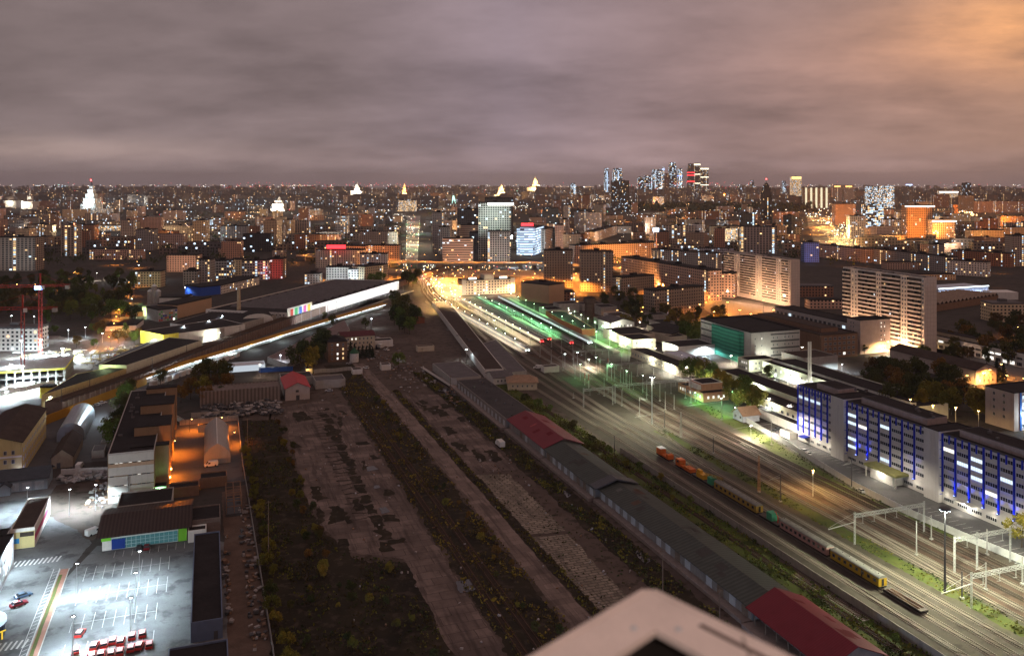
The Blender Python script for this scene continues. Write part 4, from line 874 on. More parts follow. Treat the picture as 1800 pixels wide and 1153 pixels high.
p = G(1429, 872, 0); lamp_post(p.x, p.y, hgt(826, 872), 'y', 26000, 'orange lamp hanging over the brown tracks', None, 0., 0, .3, 160, 'yard_lamp')
for y_, z_ in ((205, 17), (258, 17), (318, 15), (370, 15)): lamp('added_yard_light', (239 + (y_ > 290) * 8, y_, z_), (1., .88, .68), 17000, 'SPOT', .4, 165, .6)  # added lights without fixtures, to brighten the tracks more evenly
p = Vector((232, 160, 0)); lamp('mast_or_added_light', (232, 160, 23), (.98, 1., .74), 120000, 'SPOT', .5, 165, .5); lamp('mast_or_added_light', (247, 330, 14), (1., .86, .66), 40000, 'SPOT', .5, 165, .5)  # no masts stand here: both lights added to spread light over the yard
# ---------------------------------------------------------------- work train
yel = paint('railway_yellow', (.3, .2, .045), .6); yel2 = paint('bright_yellow', (.36, .23, .02), .6); org = paint('machine_orange', (.5, .12, .025), .6); pink = paint('faded_wagon_red', (.34, .2, .18), .8); wroof = pm('wagon_roof', (.19, .19, .17), .8, .15, .6, dirt=.6); gcab = paint('cabin_green', (.06, .28, .16), .6); undc = pm('underframe_black', (.03, .028, .027), .9)
def wagon_base(th, x, y0, y1, z=1.15):
    b = MB(); b.aabb(x - 1.3, x + 1.3, y0 + .3, y1 - .3, z - .45, z); b.build('underframe', undc, th)
    for yy in (y0 + 3., y1 - 3.):
        b = MB(); b.aabb(x - 1.1, x + 1.1, yy - 1.6, yy + 1.6, .45, z - .46)
        for s in (-.95, .95):
            for sx in (-.76, .76): b.tube((x + sx - .06, yy + s, .78), (x + sx + .06, yy + s, .78), .45, n=10)
        b.build('bogie', undc, th)
    for yy, s in ((y0 + .3, -1), (y1 - .3, 1)):
        b = MB(); b.bar((x, yy, z - .2), (x, yy + s * .6, z - .2), .3); b.build('coupler', undc, th)
def coach(label, x, y0, y1, body, nwin, stripe=None, cut=False, h=4.2):
    th = thing('railway_coach', label, 'railway coach', (x, y0, 0), 'work train in the yard'); wagon_base(th, x, y0, y1); w_ = 1.48
    b = MB(); b.aabb(x - w_, x + w_, y0 + .4, y1 - .4, 1.16, h - .75)
    if cut: b.aabb(x - w_ - .012, x - w_ - .002, y0 + 6.9, y0 + 7.5, 1.2, h - .9, 1)
    b.build('body', [body, undc], th)
    b = MB(); n = 7; pr = [(x + math.cos(math.pi * i / n) * (w_ + .04), h - .74 + math.sin(math.pi * i / n) * .75) for i in range(n + 1)]
    for (xa, za), (xb, zb) in zip(pr, pr[1:]): b.poly([(xa, y0 + .35, za), (xa, y1 - .35, za), (xb, y1 - .35, zb), (xb, y0 + .35, zb)][::-1])
    b.poly([(q[0], y0 + .35, q[1]) for q in pr][::-1]); b.poly([(q[0], y1 - .35, q[1]) for q in pr]); b.build('roof', wroof, th)
    L = y1 - y0
    for k in range(nwin):
        yy = y0 + L * (k + .8) / (nwin + .6)
        for s in (-1, 1):
            o = NEW('window', win_mesh(1.1, .95, None, 1, darkst)); C.objects.link(o); o.parent = th; o.location = Vector((x + s * (w_ + .02), yy, 2.55)) - BASE[th.name]; o.rotation_euler = (0, 0, R(-90 if s < 0 else 90))
    if stripe: b = MB(); [b.aabb(x + s * w_ - .02, x + s * w_ + .02, y0 + .4, y1 - .4, 1.2, 1.75) for s in (-1, 1)]; b.build('lower_stripe', stripe, th)
    for k in range(int(L / 3)): b = MB(); b.tube((x, y0 + 2 + k * 3, h - .02), (x, y0 + 2 + k * 3, h + .25), .25, .2, 7); b.build('roof_vent', wroof, th)
    for yy in (y0 + .34, y1 - .34):
        b = MB(); b.aabb(x - .4, x + .4, min(yy, yy + .05), max(yy, yy + .05), 1.3, 3.2); b.build('end_door', undc, th)
    return th
xt = 184.5
coach('yellow coach with square windows behind the yellow crane', xt, 255.5, 283, yel, 9); coach('faded pinkish grey coach in the middle of the work train', xt, 219, 243, pink, 10); coach('bright yellow coach with grey roof and a dark slanted door', xt, 196.8, 218, yel2, 8, None, True)
def flatcar(label, y0, y1):
    th = thing('flat_wagon', label, 'railway wagon', (xt, y0, 0), 'work train in the yard'); wagon_base(th, xt, y0, y1); b = MB(); b.aabb(xt - 1.4, xt + 1.4, y0 + .3, y1 - .3, 1.16, 1.36); b.build('deck', pm('dark_deck', (.09, .08, .07), .9, .3, 1.), th); return th
th = flatcar('dark flat wagon with rails at the tail of the work train', 181.5, 196); b = MB(); [b.bar((xt + d, 183, 1.5), (xt + d, 194.6, 1.5), .14, .2) for d in (-1., -.6, .3, .8)]; b.build('rail_load', rustr, th)
th = flatcar('flat wagon with green cabin and small red crane between the coaches', 243.6, 255); b = MB(); b.aabb(xt - 1.3, xt + 1.3, 247.2, 250.2, 1.37, 3.9); b.build('green_cabin', gcab, th)
b = MB(); b.tube((xt, 245.6, 1.37), (xt, 245.6, 3.4), .2); b.bar((xt, 245.6, 3.4), (xt + .6, 247.6, 4.4), .2); b.bar((xt + .6, 247.6, 4.4), (xt + 1., 249.4, 3.6), .16); b.build('small_crane', paint('crane_red', (.45, .04, .03)), th)
th = flatcar('crane wagon with yellow machine and green cabin', 283.5, 299)
b = MB(); b.aabb(xt - 1.3, xt + 1.3, 284.6, 287.6, 1.37, 3.9); b.build('green_cabin', gcab, th)
b = MB(); b.aabb(xt - 1.35, xt + 1.35, 290.5, 295.5, 1.5, 3.2); b.aabb(xt - 1.2, xt + .1, 293, 295.4, 3.2, 4.4); b.tube((xt, 292.8, 1.37), (xt, 292.8, 1.6), 1.2, n=12); b.build('crane_body', paint('crane_yellow', (.55, .3, .03)), th)
b = MB(); lattice(b, (xt, 291, 3.6), (xt + .3, 279.5, 5.2), .8, .7, 9, .09); b.build('crane_boom', yel, th); b = MB(); b.bar((xt + .3, 279.5, 5.), (xt + .3, 279.5, 4.4), .1); b.build('hook', undc, th)
th = thing('track_machine', 'orange track machine with railings ahead of the yellow crane', 'railway wagon', (xt, 299.5, 0), 'work train in the yard'); wagon_base(th, xt, 299.5, 312)
b = MB(); b.aabb(xt - 1.3, xt + 1.3, 300, 305, 1.17, 2.5); b.aabb(xt - 1.35, xt + 1.35, 308, 311.4, 1.17, 3.8); b.aabb(xt - 1., xt + 1., 305, 308, 1.17, 1.9); b.build('body', org, th)
b = MB(); [b.bar((xt + s, 300, z), (xt + s, 307.8, z), .07) for s in (-1.3, 1.3) for z in (2.9, 3.3)]; [b.bar((xt + s, 300 + k * 1.3, 2.5), (xt + s, 300 + k * 1.3, 3.35), .06) for s in (-1.3, 1.3) for k in range(7)]; b.build('railing', yel, th)
b = MB(); b.aabb(xt - 1.37, xt + 1.37, 309, 310.6, 2.5, 3.4); b.build('cab_window', glass, th)
th = thing('rail_service_car', 'small orange and white service car at the head of the work train', 'railway wagon', (xt - 1., 317, 0), 'work train in the yard'); wagon_base(th, xt, 317, 328)
b = MB(); b.aabb(xt - 1.3, xt + 1.3, 324, 327.6, 1.17, 3.7); b.aabb(xt - 1.3, xt + 1.3, 317.4, 319.4, 1.17, 3.0); b.aabb(xt - 1.2, xt + 1.2, 319.4, 324, 1.17, 1.8); b.build('body', org, th)
b = MB(); b.aabb(xt - 1.35, xt + 1.35, 323.9, 327.7, 3.71, 3.9); b.build('roof', p_white, th); b = MB(); [b.bar((xt + s, 317.5, 3.4), (xt + s, 323.8, 3.4), .08) for s in (-1.2, 1.2)]; [b.bar((xt + s, 318 + 1.4 * k, 1.8), (xt + s, 318 + 1.4 * k, 3.4), .06) for s in (-1.2, 1.2) for k in range(5)]; b.build('railing', yel, th)
# small brick control house, gabled house
th = thing('control_house', 'two storey tan brick control house with white bay above the tracks', 'house', (250, 398, 0)); bt = pm('pinkish_brick', (.42, .24, .15), .9, .12, .6)
b = MB(); b.aabb(251, 267, 398, 424, 0, 4.6); b.aabb(254, 267, 404, 416, 4.603, 8.2); b.build('wall', bt, th); roofpart(th, rect(251, 267, 398, 403.9), 4.6, roofd, .3, wall=bt); roofpart(th, rect(254, 267, 404, 416), 8.2, roofd, .4, wall=white); roofpart(th, rect(251, 267, 416.1, 424), 4.6, roofd, .3, wall=bt)
b = MB(); b.aabb(252.4, 253.98, 405, 415, 5., 7.6); b.build('white_bay', white, th); wins(th, (251, 424), (251, 398), (2.6,), spread(9, 26), 1.2, 1.6, .3, 'n'); wins(th, (251, 398), (267, 398), (2.4,), spread(4, 16), 1.3, 1.6, .8, 'n')
th = thing('gabled_cabin', 'small pale blue gabled cabin with brown roof by the white fence', 'cabin', (249, 360, 0)); b = MB(); b.gable(248.5, 258, 358, 366.5, 0, 3.6, 6.4, 'x', 1, over=.8); b.build('wall', [pm('pale_blue_wall', (.42, .46, .52)), pm('tan_sheet_roof', (.27, .18, .12))], th); wins(th, (248.5, 366.5), (248.5, 358), (2.,), (2.4, 6.2), 1.2, 1.5, 0)
# ================================================================ blue lit office
grs = pm('office_grey_panel', (.42, .41, .4), .85, .06, .5, dirt=.2); bfin = paint('blue_fin', (.01, .025, .3), .5)
th = thing('blue_lit_office', 'long grey office with blue vertical fins, blue uplights and two windowless stair towers', 'building', (256, 196, 0))
W = [(302, 326), (251, 294), (190, 244)]
b = MB()
for y0, y1 in W: b.aabb(256, 271, y0, y1, 0, 25.)
b.build('wall', grs, th)
for y0, y1 in ((294.02, 301.98), (244.02, 250.98)):
    b = MB(); b.aabb(254.2, 270., y0, y1, 0, 26.2); b.build('stair_tower', pm('tower_panel', (.42, .41, .4), .85, .05, .5), th); roofpart(th, rect(254.2, 270, y0, y1), 26.2, roofd, .3, wall=roofd)
    for k in range(7):
        b = MB(); b.aabb(254.6, 255.9, y0 - .35, y0 - .03, 3.2 + k * 3.3, 3.35 + k * 3.3); b.build('balcony_slab', bfin, th)
for y0, y1 in W: roofpart(th, rect(256, 271, y0, y1), 25., roofd, .7, wall=darkst)
for y0, y1 in ((304, 318), (255, 290), (205, 240)):
    b = MB(); b.aabb(260, 270, y0, y1, 25.07, 27.6, 0); b.build('penthouse', pm('penthouse_wall', (.3, .25, .24)), th); roofpart(th, rect(260, 270, y0, y1), 27.6, roofd, .2, wall=darkst)
LIT = {0: [(5, k) for k in range(4)], 1: [(5, 0), (4, 0), (2, 0), (1, 0), (5, 3), (1, 3)], 2: [(5, 0), (5, 2), (4, 1), (4, 2), (4, 4), (3, 2)]}
npitch = [6, 7, 9]
for wi, (y0, y1) in enumerate(W):
    L = y1 - y0; nb = npitch[wi]; bay = L / nb
    for k in range(nb + (0 if wi == 1 else 1)):
        y = y1 - k * bay - (.25 if k == 0 else -.25 if k == nb else 0)
        b = MB(); b.aabb(255.5, 255.99, y - .3, y + .3, 4.2, 25.5); b.build('fin', bfin, th)
        if k < nb: b = MB(); b.aabb(255.6, 255.99, y - bay / 2 - .25, y - bay / 2 + .25, 22.4, 25.5); b.build('short_fin', bfin, th)
        if (wi, k) in ((0, 0), (0, 1), (0, 3), (0, 4), (1, 1), (1, 2), (1, 5), (1, 6), (2, 1), (2, 2), (2, 3), (2, 4), (2, 5), (2, 6), (2, 7)):
            b = MB(); b.aabb(254.9, 255.3, y - .25, y + .25, 4.2, 4.5, 0); b.aabb(254.95, 255.25, y - .2, y + .2, 4.51, 4.56, 1); b.build('uplight', [darkst, em('uplight_glow', (.25, .35, 1.), 8)], th)
            lamp('uplight_light', (254.75, y, 4.7), (.04, .09, 1.), 5500, 'SPOT', .12, 64, .95, th, aim=(255.8, y, 13))
    def frc(x, z, wi=wi, bay=bay):
        k = int(x / bay); f = round((z - 3.6) / 3.3)
        if (f, k) in LIT[wi]: return 'c' if wi != 2 or k != 0 else 'n'
        return 'n' if random.random() < .015 else None
    xs = [(k + .5) * bay for k in range(nb)]
    wins(th, (256, y1), (256, y0), [3.6 + 3.3 * k for k in range(1, 7)], xs, bay - 1.2, 1.45, ncol=5, force=frc)
    wins(th, (256, y1), (256, y0), [1.8], [(k + .5) * bay for k in range(nb)], bay - 1.6, 1.3, ncol=5, force=lambda x, z: None, part='basement_window')
clutter(th, 262, 269, 206, 322, 27.6, 10)
canp = pm('canopy_olive', (.2, .2, .08), .7)
b = MB(); b.aabb(249.4, 255.98, 260, 277, 4.3, 5.2, 0); b.build('entrance_canopy', canp, th); b = MB(); b.aabb(251, 255.9, 263, 275, 0.02, 4.28); b.build('entrance_lobby', pm('lobby_white', (.6, .6, .58)), th)
for yy in (260.6, 276.4): b = MB(); b.bar((250, yy, 0), (250, yy, 4.3), .4); b.build('canopy_post', concg, th)
lamp('canopy_light', (250.2, 269, 3.8), COLS['n'], 1800, size=.3)
b = MB(); b.aabb(253.4, 255.98, 229, 236, 3.6, 4., 0); b.build('side_canopy', white, th); b = MB(); b.aabb(253.6, 255.9, 229.5, 235.5, 3.5, 3.59); b.build('canopy_lamp', em('canopy_lamp_white', (1., .95, .85), 6), th); lamp('canopy_light', (253., 232, 3.2), COLS['n'], 1400, size=.3)
b = MB(); b.aabb(252.5, 255.98, 317.5, 321.5, 3.2, 3.5); b.build('porch_roof', bfin, th)
for yy in (312, 305, 256, 242, 222, 206): lamp('facade_or_added_light', (254.6, yy, 3.2), COLS['n'], 130, size=.2)
sheet('office_forecourt', [(236.5, 190), (256, 190), (256, 345), (247, 345), (241, 300), (236.6, 266), (235.4, 240), (237, 215)], Z1 + .012, asph)
marks('parking_markings', [(243 + (y > 290) * 6, y, 247.5 + (y > 290) * 6, y) for y in range(196, 245, 3)] + [(249.5, y, 254, y) for y in range(278, 318, 3)])
for k, (px, py, m, rz) in enumerate(((1412, 792, p_silver, 0), (1419, 797, p_white, 0), (1513, 862, p_silver, -8), (1366, 755, p_dark, 90), (1376, 758, p_dark, 90), (1384, 761, p_wine, 90))):
    p = G(px, py, .5); o = car_proto('car', m, ['silver car parked against the white fence bend', 'white car beside a silver one at the fence bend', 'silver car alone by the fence near the canopy', 'leftmost dark car below the white wall', 'dark car between two others below the white wall', 'wine red car below the white wall'][k], 'car'); o.location = (p.x, p.y, 0); o.rotation_euler = (0, 0, R(rz))
flatbox('white_wall_shed', 'long white wall with flat dark roof between the cabin and the office', 'shed', 262, 268, 326, 372, 3.4, white, roofd); flatbox('gate_house', 'small white gate house at the corner of the blue office', 'gate house', 252, 256, 327, 334, 3., white, roofg, par=.1)
# ---------------------------------------------------------------- second blue striped block at the border
th = thing('blue_striped_block', 'pale office block with blue vertical stripes and a bright wall lamp', 'building', (361, 300, 0)); b = MB(); b.prism(rect(361, 410, 302, 318), 0, 18); b.build('wall', paneln, th); roofpart(th, rect(361, 410, 302, 318), 18, roofd)
for x in (365, 368.5, 378, 381.5): b = MB(); b.aabb(x - .5, x + .5, 301.7, 301.99, .2, 18.); b.build('blue_stripe', paint('stripe_blue', (.03, .12, .42)), th)
wins(th, (361, 302), (410, 302), (2.4, 5.8, 9.2, 12.6, 15.8), (6., 11, 14, 23, 27), 1.8, 1.7, .45, 'c'); wins(th, (361, 318), (361, 302), (5.8, 9.2, 12.6, 15.8), (5, 10.5), 1.4, 1.6, 0)
lamp('wall_light', (370, 299.5, 7), COLS['c'], 9000, size=.2); b = MB(); b.aabb(369.6, 370.4, 301.2, 301.6, 6.8, 7.3); tag(b.build('wall_floodlight', glow_c), 'cold white floodlight on the blue striped block', 'lamp')
# ---------------------------------------------------------------- depot sheds between
green_l = pm('pale_green_wall', (.6, .62, .5), .85, .1, .4)
th = flatbox('depot_shed', 'very long low depot shed with black roof and white clerestory behind the blue office', 'shed', 325, 350, 330, 448, 7., green_l, roofd); b = MB(); b.aabb(331, 333.5, 334, 446, 7.05, 8.6, 0); b.build('clerestory', white, th); b = MB(); b.aabb(330.6, 333.9, 333.6, 446.4, 8.61, 8.9); b.build('clerestory_roof', roofd, th)
wins(th, (325, 448), (325, 330), (4.4,), spread(24, 118), 1.4, 1.8, .3, 'n')
th = flatbox('depot_shed', 'low shed with black roof and lit yellow wall left of the blue office', 'shed', 272, 284, 338, 400, 5.4, cream, roofd); wins(th, (272, 400), (272, 338), (2.9,), spread(14, 62), 1.8, 1.8, .35, 'n')
th = flatbox('depot_shed', 'long dark roofed shed behind the yellow leaved trees', 'shed', 288, 302, 338, 440, 6., green_l, roofd); wins(th, (288, 440), (288, 338), (3.2,), spread(20, 102), 1.4, 1.6, .2, 'n')
flatbox('depot_annex', 'low green roofed annex directly behind the blue office', 'shed', 318, 324, 338, 375, 4.6, green_l, pm('green_roofing', (.07, .11, .075))); flatbox('depot_annex', 'small white annex with lit end wall behind the blue office', 'shed', 304, 316, 352, 372, 5., white, roofd); flatbox('depot_annex', 'flat brown roofed annex behind the lower wing of the blue office', 'shed', 290, 330, 250, 330, 5., brickb, roofb)
th = flatbox('depot_office', 'small pale two storey depot office with lit windows beside the green netting', 'building', 318, 338, 452, 464, 7., green_l, roofd); wins(th, (318, 452), (338, 452), (2., 5.2), spread(7, 20), 1.1, 1.5, .4, 'n'); wins(th, (318, 464), (318, 452), (2., 5.2), spread(4, 12), 1.1, 1.5, .4, 'n')
flatbox('grey_workshop', 'grey two storey workshop with dark hipped roof at the foot of the netted block', 'building', 350, 376, 440, 462, 8.4, concg, roofb)
# factory row by the platform end
th = flatbox('factory_shed', 'low factory shed with black roof and lit wall beside the platforms', 'shed', 271, 283, 454, 520, 5., cream, roofd); wins(th, (271, 520), (271, 454), (2.6,), spread(16, 66), 1.5, 1.6, .5, 'n'); flatbox('factory_shed', 'low factory shed with pale blue roof behind the black roofed one', 'shed', 285, 297, 462, 500, 6., white, pm('pale_blue_roof', (.4, .45, .52), .6))
th = flatbox('factory_building', 'two storey white factory with bright floodlit corner', 'building', 280, 298, 534, 556, 8., cream, roofd); wins(th, (280, 556), (280, 534), (2.4, 5.8), spread(7, 22), 1.3, 1.5, .2, 'n'); wins(th, (280, 534), (298, 534), (2.4, 5.8), spread(5, 18), 1.3, 1.5, .1, 'n')
flatbox('factory_building', 'single storey white factory with wide black roof', 'building', 285, 312, 560, 592, 6.5, cream, roofd); flatbox('factory_shed', 'long white shed with black roof right of the two storey factory', 'shed', 301, 330, 508, 530, 6.4, white, roofd); flatbox('factory_shed', 'cream shed with shallow dark roof beside the roundhouse', 'shed', 316, 330, 545, 560, 6., cream, roofd)
th = thing('roundhouse', 'quarter ring engine shed with curved black roof', 'engine shed', (300, 566, 0)); ring = []; cxr, cyr = 300, 590
for k in range(9): a = R(-62 + k * 9); ring.append((cxr + 44 * math.cos(a), cyr + 44 * math.sin(a)))
ring2 = [(cxr + (p[0] - cxr) * .55, cyr + (p[1] - cyr) * .55) for p in ring[::-1]]; b = MB(); b.prism(ring + ring2, 0, 7.); b.build('wall', cream, th); b = MB(); b.prism([(cxr + (p[0] - cxr) * 1.02, cyr + (p[1] - cyr) * 1.02) for p in ring] + ring2, 7.01, 7.4); b.build('roof', roofd, th)
th = thing('white_house', 'white two storey house with grey gable roof behind the water tower', 'house', (297, 608, 0)); b = MB(); b.gable(298, 318, 604, 628, 0, 8., 11., 'y', 1); b.build('wall', [white, roofg], th); wins(th, (298, 604), (318, 604), (2.4, 5.6), spread(6, 20), 1.2, 1.7, .4, 'n'); wins(th, (298, 628), (298, 604), (2.4, 5.6), spread(6, 24), 1.2, 1.7, .2, 'n')
flatbox('white_house', 'small white house left of the two storey one near the tower', 'house', 318, 334, 640, 660, 7., white, roofb)
th = thing('water_tower', 'round dark brick water tower standing among the depot roofs', 'tower', (306, 662, 0)); b = MB(); b.tube((306, 662, 0), (306, 662, 15.5), 4.4, 4.2, 18); b.tube((306, 662, 15.5), (306, 662, 16.2), 4.2, 5., 18); b.tube((306, 662, 16.2), (306, 662, 20.5), 5., 5., 18); b.build('shaft', pm('dark_brick', (.09, .06, .05), .9, .25, .6), th); b = MB(); b.tube((306, 662, 20.51), (306, 662, 21.6), 5.2, 3., 18); b.build('cap', roofd, th)
th = polybox('brick_train_shed', 'long low train shed with orange brick wall along the green platform', 'shed', [(272, 602), (282, 600), (297, 690), (281, 700), (275, 650)], 5., pm('orange_brick_wall', (.36, .13, .07), .9, .15, .6), roofd)
for k, (x, y, w_, d_, h_) in enumerate(((306, 640, 12, 14, 5), (284, 704, 16, 20, 5), (300, 715, 20, 14, 8), (330, 690, 16, 18, 7), (325, 720, 22, 14, 6), (340, 600, 14, 20, 6), (350, 635, 16, 12, 7))):
    flatbox('depot_building', ['flat dark building between the tower and the white house', 'low shed behind the orange brick wall', 'dark two storey depot building near the box office', 'dim depot building right of the water tower', 'dim wide depot building beside the tower blocks', 'dim depot hall behind the roundhouse', 'small dim depot hall among the trees'][k], 'building', x, x + w_, y, y + d_, h_, concg, roofd)
th = thing('smokestack', 'slim twin pipe white chimney behind the blue office', 'chimney', (285, 335, 0)); p = G(1445, 690, 0); b = MB()
q = Vector((318, 395, 0))
for dx in (-.7, .7): b.tube(q + Vector((dx, 0, 0)), q + Vector((dx, 0, 29)), .5, .45, 10)
for k in range(9): b.bar(q + Vector((-.8, 0, 3 + k * 3)), q + Vector((.8, 0, 3 + k * 3)), .2)
b.build('pipe', white, th)
# scaffolded block, brick block, long grey block
th = thing('netted_block', 'grey block with green scaffold netting over its track side', 'building', (331, 468, 0)); b = MB(); b.prism([(331, 468), (369, 468), (369, 528), (331, 528)], 0, 21); b.build('wall', panelg, th); roofpart(th, [(331, 468), (369, 468), (369, 528), (331, 528)], 21, roofd, .8)
net = ribbed('green_netting', (.06, .3, .22), 2.4, 'z', .9, .45, dirt=.3)
b = MB(); b.aabb(329.6, 330.95, 476, 512, .3, 20.4); b.aabb(328.6, 329.59, 478, 500, .3, 20.); b.build('scaffold_netting', net, th)
for zz in (5, 9.6, 14.2, 18.8): b = MB(); b.aabb(330.9, 330.99, 512.5, 527.5, zz, zz + 1., 0); b.aabb(346, 368.5, 467.9, 467.99, zz, zz + 1. if zz < 18 else zz + .8, 0); b.build('dark_band', darkst, th)
wins(th, (331, 468), (369, 468), (3.2, 7.6, 12.4, 17), (3, 8, 17, 20, 26, 29, 32), 1., 1.5, .08, 'n'); wins(th, (331, 528), (331, 513), (3.2, 7.6, 12.4, 17), (3, 6.5, 10), 1., 1.5, .1, 'n')
th = thing('brown_brick_block', 'long brown brick factory with rows of tall windows behind the netted block', 'building', (388, 470, 0)); b = MB(); b.prism(rect(388, 418, 470, 560), 0, 15.5); b.build('wall', brickb, th); roofpart(th, rect(388, 418, 470, 560), 15.5, roofb, .7); wins(th, (388, 470), (418, 470), (2.6, 6.2, 9.6, 13), spread(7, 30), 2.2, 1.9, .12, 'cn', 3); b = MB(); b.aabb(396, 410, 480, 552, 15.6, 18.4); b.build('roof_lantern', brickb, th); roofpart(th, rect(396, 410, 480, 552), 18.4, roofb, .2)
th = thing('long_grey_block', 'long grey office block ending in a taller pale stair tower', 'building', (428, 487, 0)); b = MB(); b.prism(rect(429, 447, 487.02, 575), 0, 18.5); b.build('wall', panelg, th); roofpart(th, rect(429, 447, 487.02, 575), 18.5, roofd); b = MB(); b.prism(rect(424, 450, 474, 487), 0, 23); b.build('stair_tower', paneln, th); roofpart(th, rect(424, 450, 474, 487), 23, roofd); wins(th, (429, 575), (429, 487.1), (3.2, 7., 11, 15), spread(17, 88), 3.2, 2.2, .16, 'c', 3); wins(th, (438, 474), (450, 474), (3, 6, 9, 12, 15, 18, 20.6), (4, 7), .9, 1.2, .25, 'n', 1); wins(th, (424, 487), (424, 474), (12, 15, 18, 20.6), (4, 6.5), .9, 1.2, .05, 'n', 1)
th = thing('mansard_block', 'long three storey block with brown hipped roof among dark trees', 'building', (423, 379, 0)); b = MB(); b.gable(423, 439, 379, 446, 0, 8.6, 11.6, 'y', 1); b.build('wall', [paneln, roofb], th); wins(th, (423, 379), (439, 379), (2.2, 5.2), spread(4, 16), 1.2, 1.6, .3, 'n')
th = thing('bright_street_hall', 'long low white building glowing in the street light with a flat upper storey', 'building', (490, 404, 0)); b = MB(); b.prism(rect(490, 510, 402, 488), 0, 8.); b.build('wall', white, th); roofpart(th, rect(490, 510, 402, 488), 8., roofd, .9, wall=white); b = MB(); b.aabb(498, 508, 425, 485, 8.1, 10.4); b.build('upper_storey', cream, th); roofpart(th, rect(498, 508, 425, 485), 10.4, roofd, .3)
wins(th, (490, 488), (490, 402), (5.6,), spread(16, 86), 4.4, 1.5, .15, 'n', 4); wins(th, (490, 488), (490, 402), (2.,), spread(16, 86), 3.6, 2.4, .3, 'n', 3, 'shop_window')
flatbox('brick_block', 'small brick block with lit edge behind the bright street building', 'building', 522, 540, 404, 424, 12, tan, roofd)
# ---------------------------------------------------------------- the two tall slabs
slabw = pm('slab_pink_panel', (.56, .49, .44), .85, .07, .4, dirt=.2); balc = pm('balcony_panel', (.58, .5, .44), .85, .12, .6); dkb = pm('balcony_dark', (.09, .075, .066), .8, .3, 1.)
def slab(label, x0, x1, y0, y1, h, nfl, segs):
    th = thing('apartment_slab', label, 'apartment block', (x0, y0, 0), 'tall pink apartment slabs'); b = MB(); b.prism(rect(x0, x1, y0, y1), 0, h); b.build('wall', slabw, th); roofpart(th, rect(x0, x1, y0, y1), h, roofd, 1.1, wall=slabw)
    fh = (h - 3.4) / nfl; L = y1 - y0
    n = 0
    for a, c in segs:                                      # balcony bays seen on the track side
        for f in range(nfl):
            ya, yb = y1 - L * a, y1 - L * c; z = 3.4 + f * fh
            b = MB(); b.aabb(x0 - 1.1, x0 - 1., yb, ya, z, z + 1.05, 0); b.aabb(x0 - 1., x0 - .01, yb, ya, z - .12, z, 0); b.aabb(x0 - .12, x0 - .02, yb, ya, z + 1.06, z + fh - .13, 1)
            for k in range(3):
                if random.random() < .5: yy = random.uniform(yb, ya - 1.5); b.aabb(x0 - 1.06, x0 - .98, yy, yy + random.uniform(1, 3), z + 1.06, z + fh - .13, 2)
            if random.random() < .14: yy = random.uniform(yb, ya - 1.5); b.aabb(x0 - .2, x0 - .13, yy, yy + 1.3, z + 1.1, z + 2.2, random.choice((3, 3, 4)))
            b.build('balcony', [balc, dkb, glass, wl_warm, wl_cool], th)
    ed = [0.] + [v for s_ in segs for v in s_] + [1.]
    for a, c in zip(ed[0::2], ed[1::2]):
        if (c - a) * L < 2: continue
        wins(th, (x0, y1 - L * a), (x0, y1 - L * c), [4.9 + f * fh for f in range(nfl)], [((c - a) * L) * v for v in ((.5,) if (c - a) * L < 4 else (.3, .7))], 1.2, 1.4, .06, 'wn', cap=100)
    b = MB()
    for k in range(1, 4): b.aabb(x0 + (x1 - x0) * k / 4 - .04, x0 + (x1 - x0) * k / 4 + .04, y0 - .03, y0 - .002, 1, h)
    for f in range(nfl): b.aabb(x0 + .1, x1 - .1, y0 - .028, y0 - .003, 3.4 + f * fh - .04, 3.4 + f * fh + .04)
    b.build('panel_joints', pm('joint_grey', (.25, .21, .19)), th)
    clutter(th, x0 + 2, x1 - 2, y0 + 3, y1 - 3, h, 8, s=(1.5, 4)); return th
slab('long sixteen storey pink apartment slab with balcony rows nearest the bright street', 467.5, 478.5, 461, 541, 51.5, 16, ((.0, .1), (.2, .43), (.5, .73), (.81, .97)))
slab('sixteen storey pink apartment slab with darker balconies further back', 522, 533, 676, 786, 44, 16, ((.0, .16), (.26, .5), (.6, .8), (.88, .97)))
for k in range(5): lamp('assumed_slab_light', (456, 467 + 17 * k, 5), (1., .58, .33), 17000, size=.4); lamp('assumed_slab_light', (504, 682 + 24 * k, 7), (1., .56, .3), 27000, size=.4)  # no fixtures: lights assumed and added to brighten both slab fronts
def mast_lamps(lst, k, grp, lbl):
    for i, (px, py, hz, pw) in enumerate(lst):
        p = G(px, py, hz); lamp_post(p.x, p.y, hz, k, pw, lbl + random.choice(('', '')) , grp, 1., random.uniform(0, 6), .5, 165)
# ================================================================ raised railway, market arcade, mall
def off(pts, d):
    out = []
    for i, p in enumerate(pts):
        a = Vector(pts[max(0, i - 1)][:2]); c = Vector(pts[min(len(pts) - 1, i + 1)][:2]); u = (c - a).normalized(); out.append((p[0] + u.y * d, p[1] - u.x * d))
    return out
EL = [(-79, 494), (-62, 521), (-40, 558), (-14, 607), (13.5, 660.6), (54, 731), (96, 803), (142, 876), (189.5, 951.6), (262, 1066), (300, 1130)]
bankm = pm('embankment_stone', (.17, .125, .105), .9, .2, .5)
th = thing('railway_embankment', 'raised brown railway embankment with stone side wall climbing away to the overpass', 'embankment', (EL[0][0], EL[0][1], 0)); ER = off(EL, 10.5); b = MB(); n = len(EL)
for i in range(n - 1):
    a, c, d, e = EL[i], EL[i + 1], ER[i + 1], ER[i]; b.poly([(*e, 6), (*d, 6), (*c, 6), (*a, 6)], 1); b.poly([(*e, 0), (*d, 0), (*d, 6), (*e, 6)]); b.poly([(*c, 0), (*a, 0), (*a, 6), (*c, 6)])
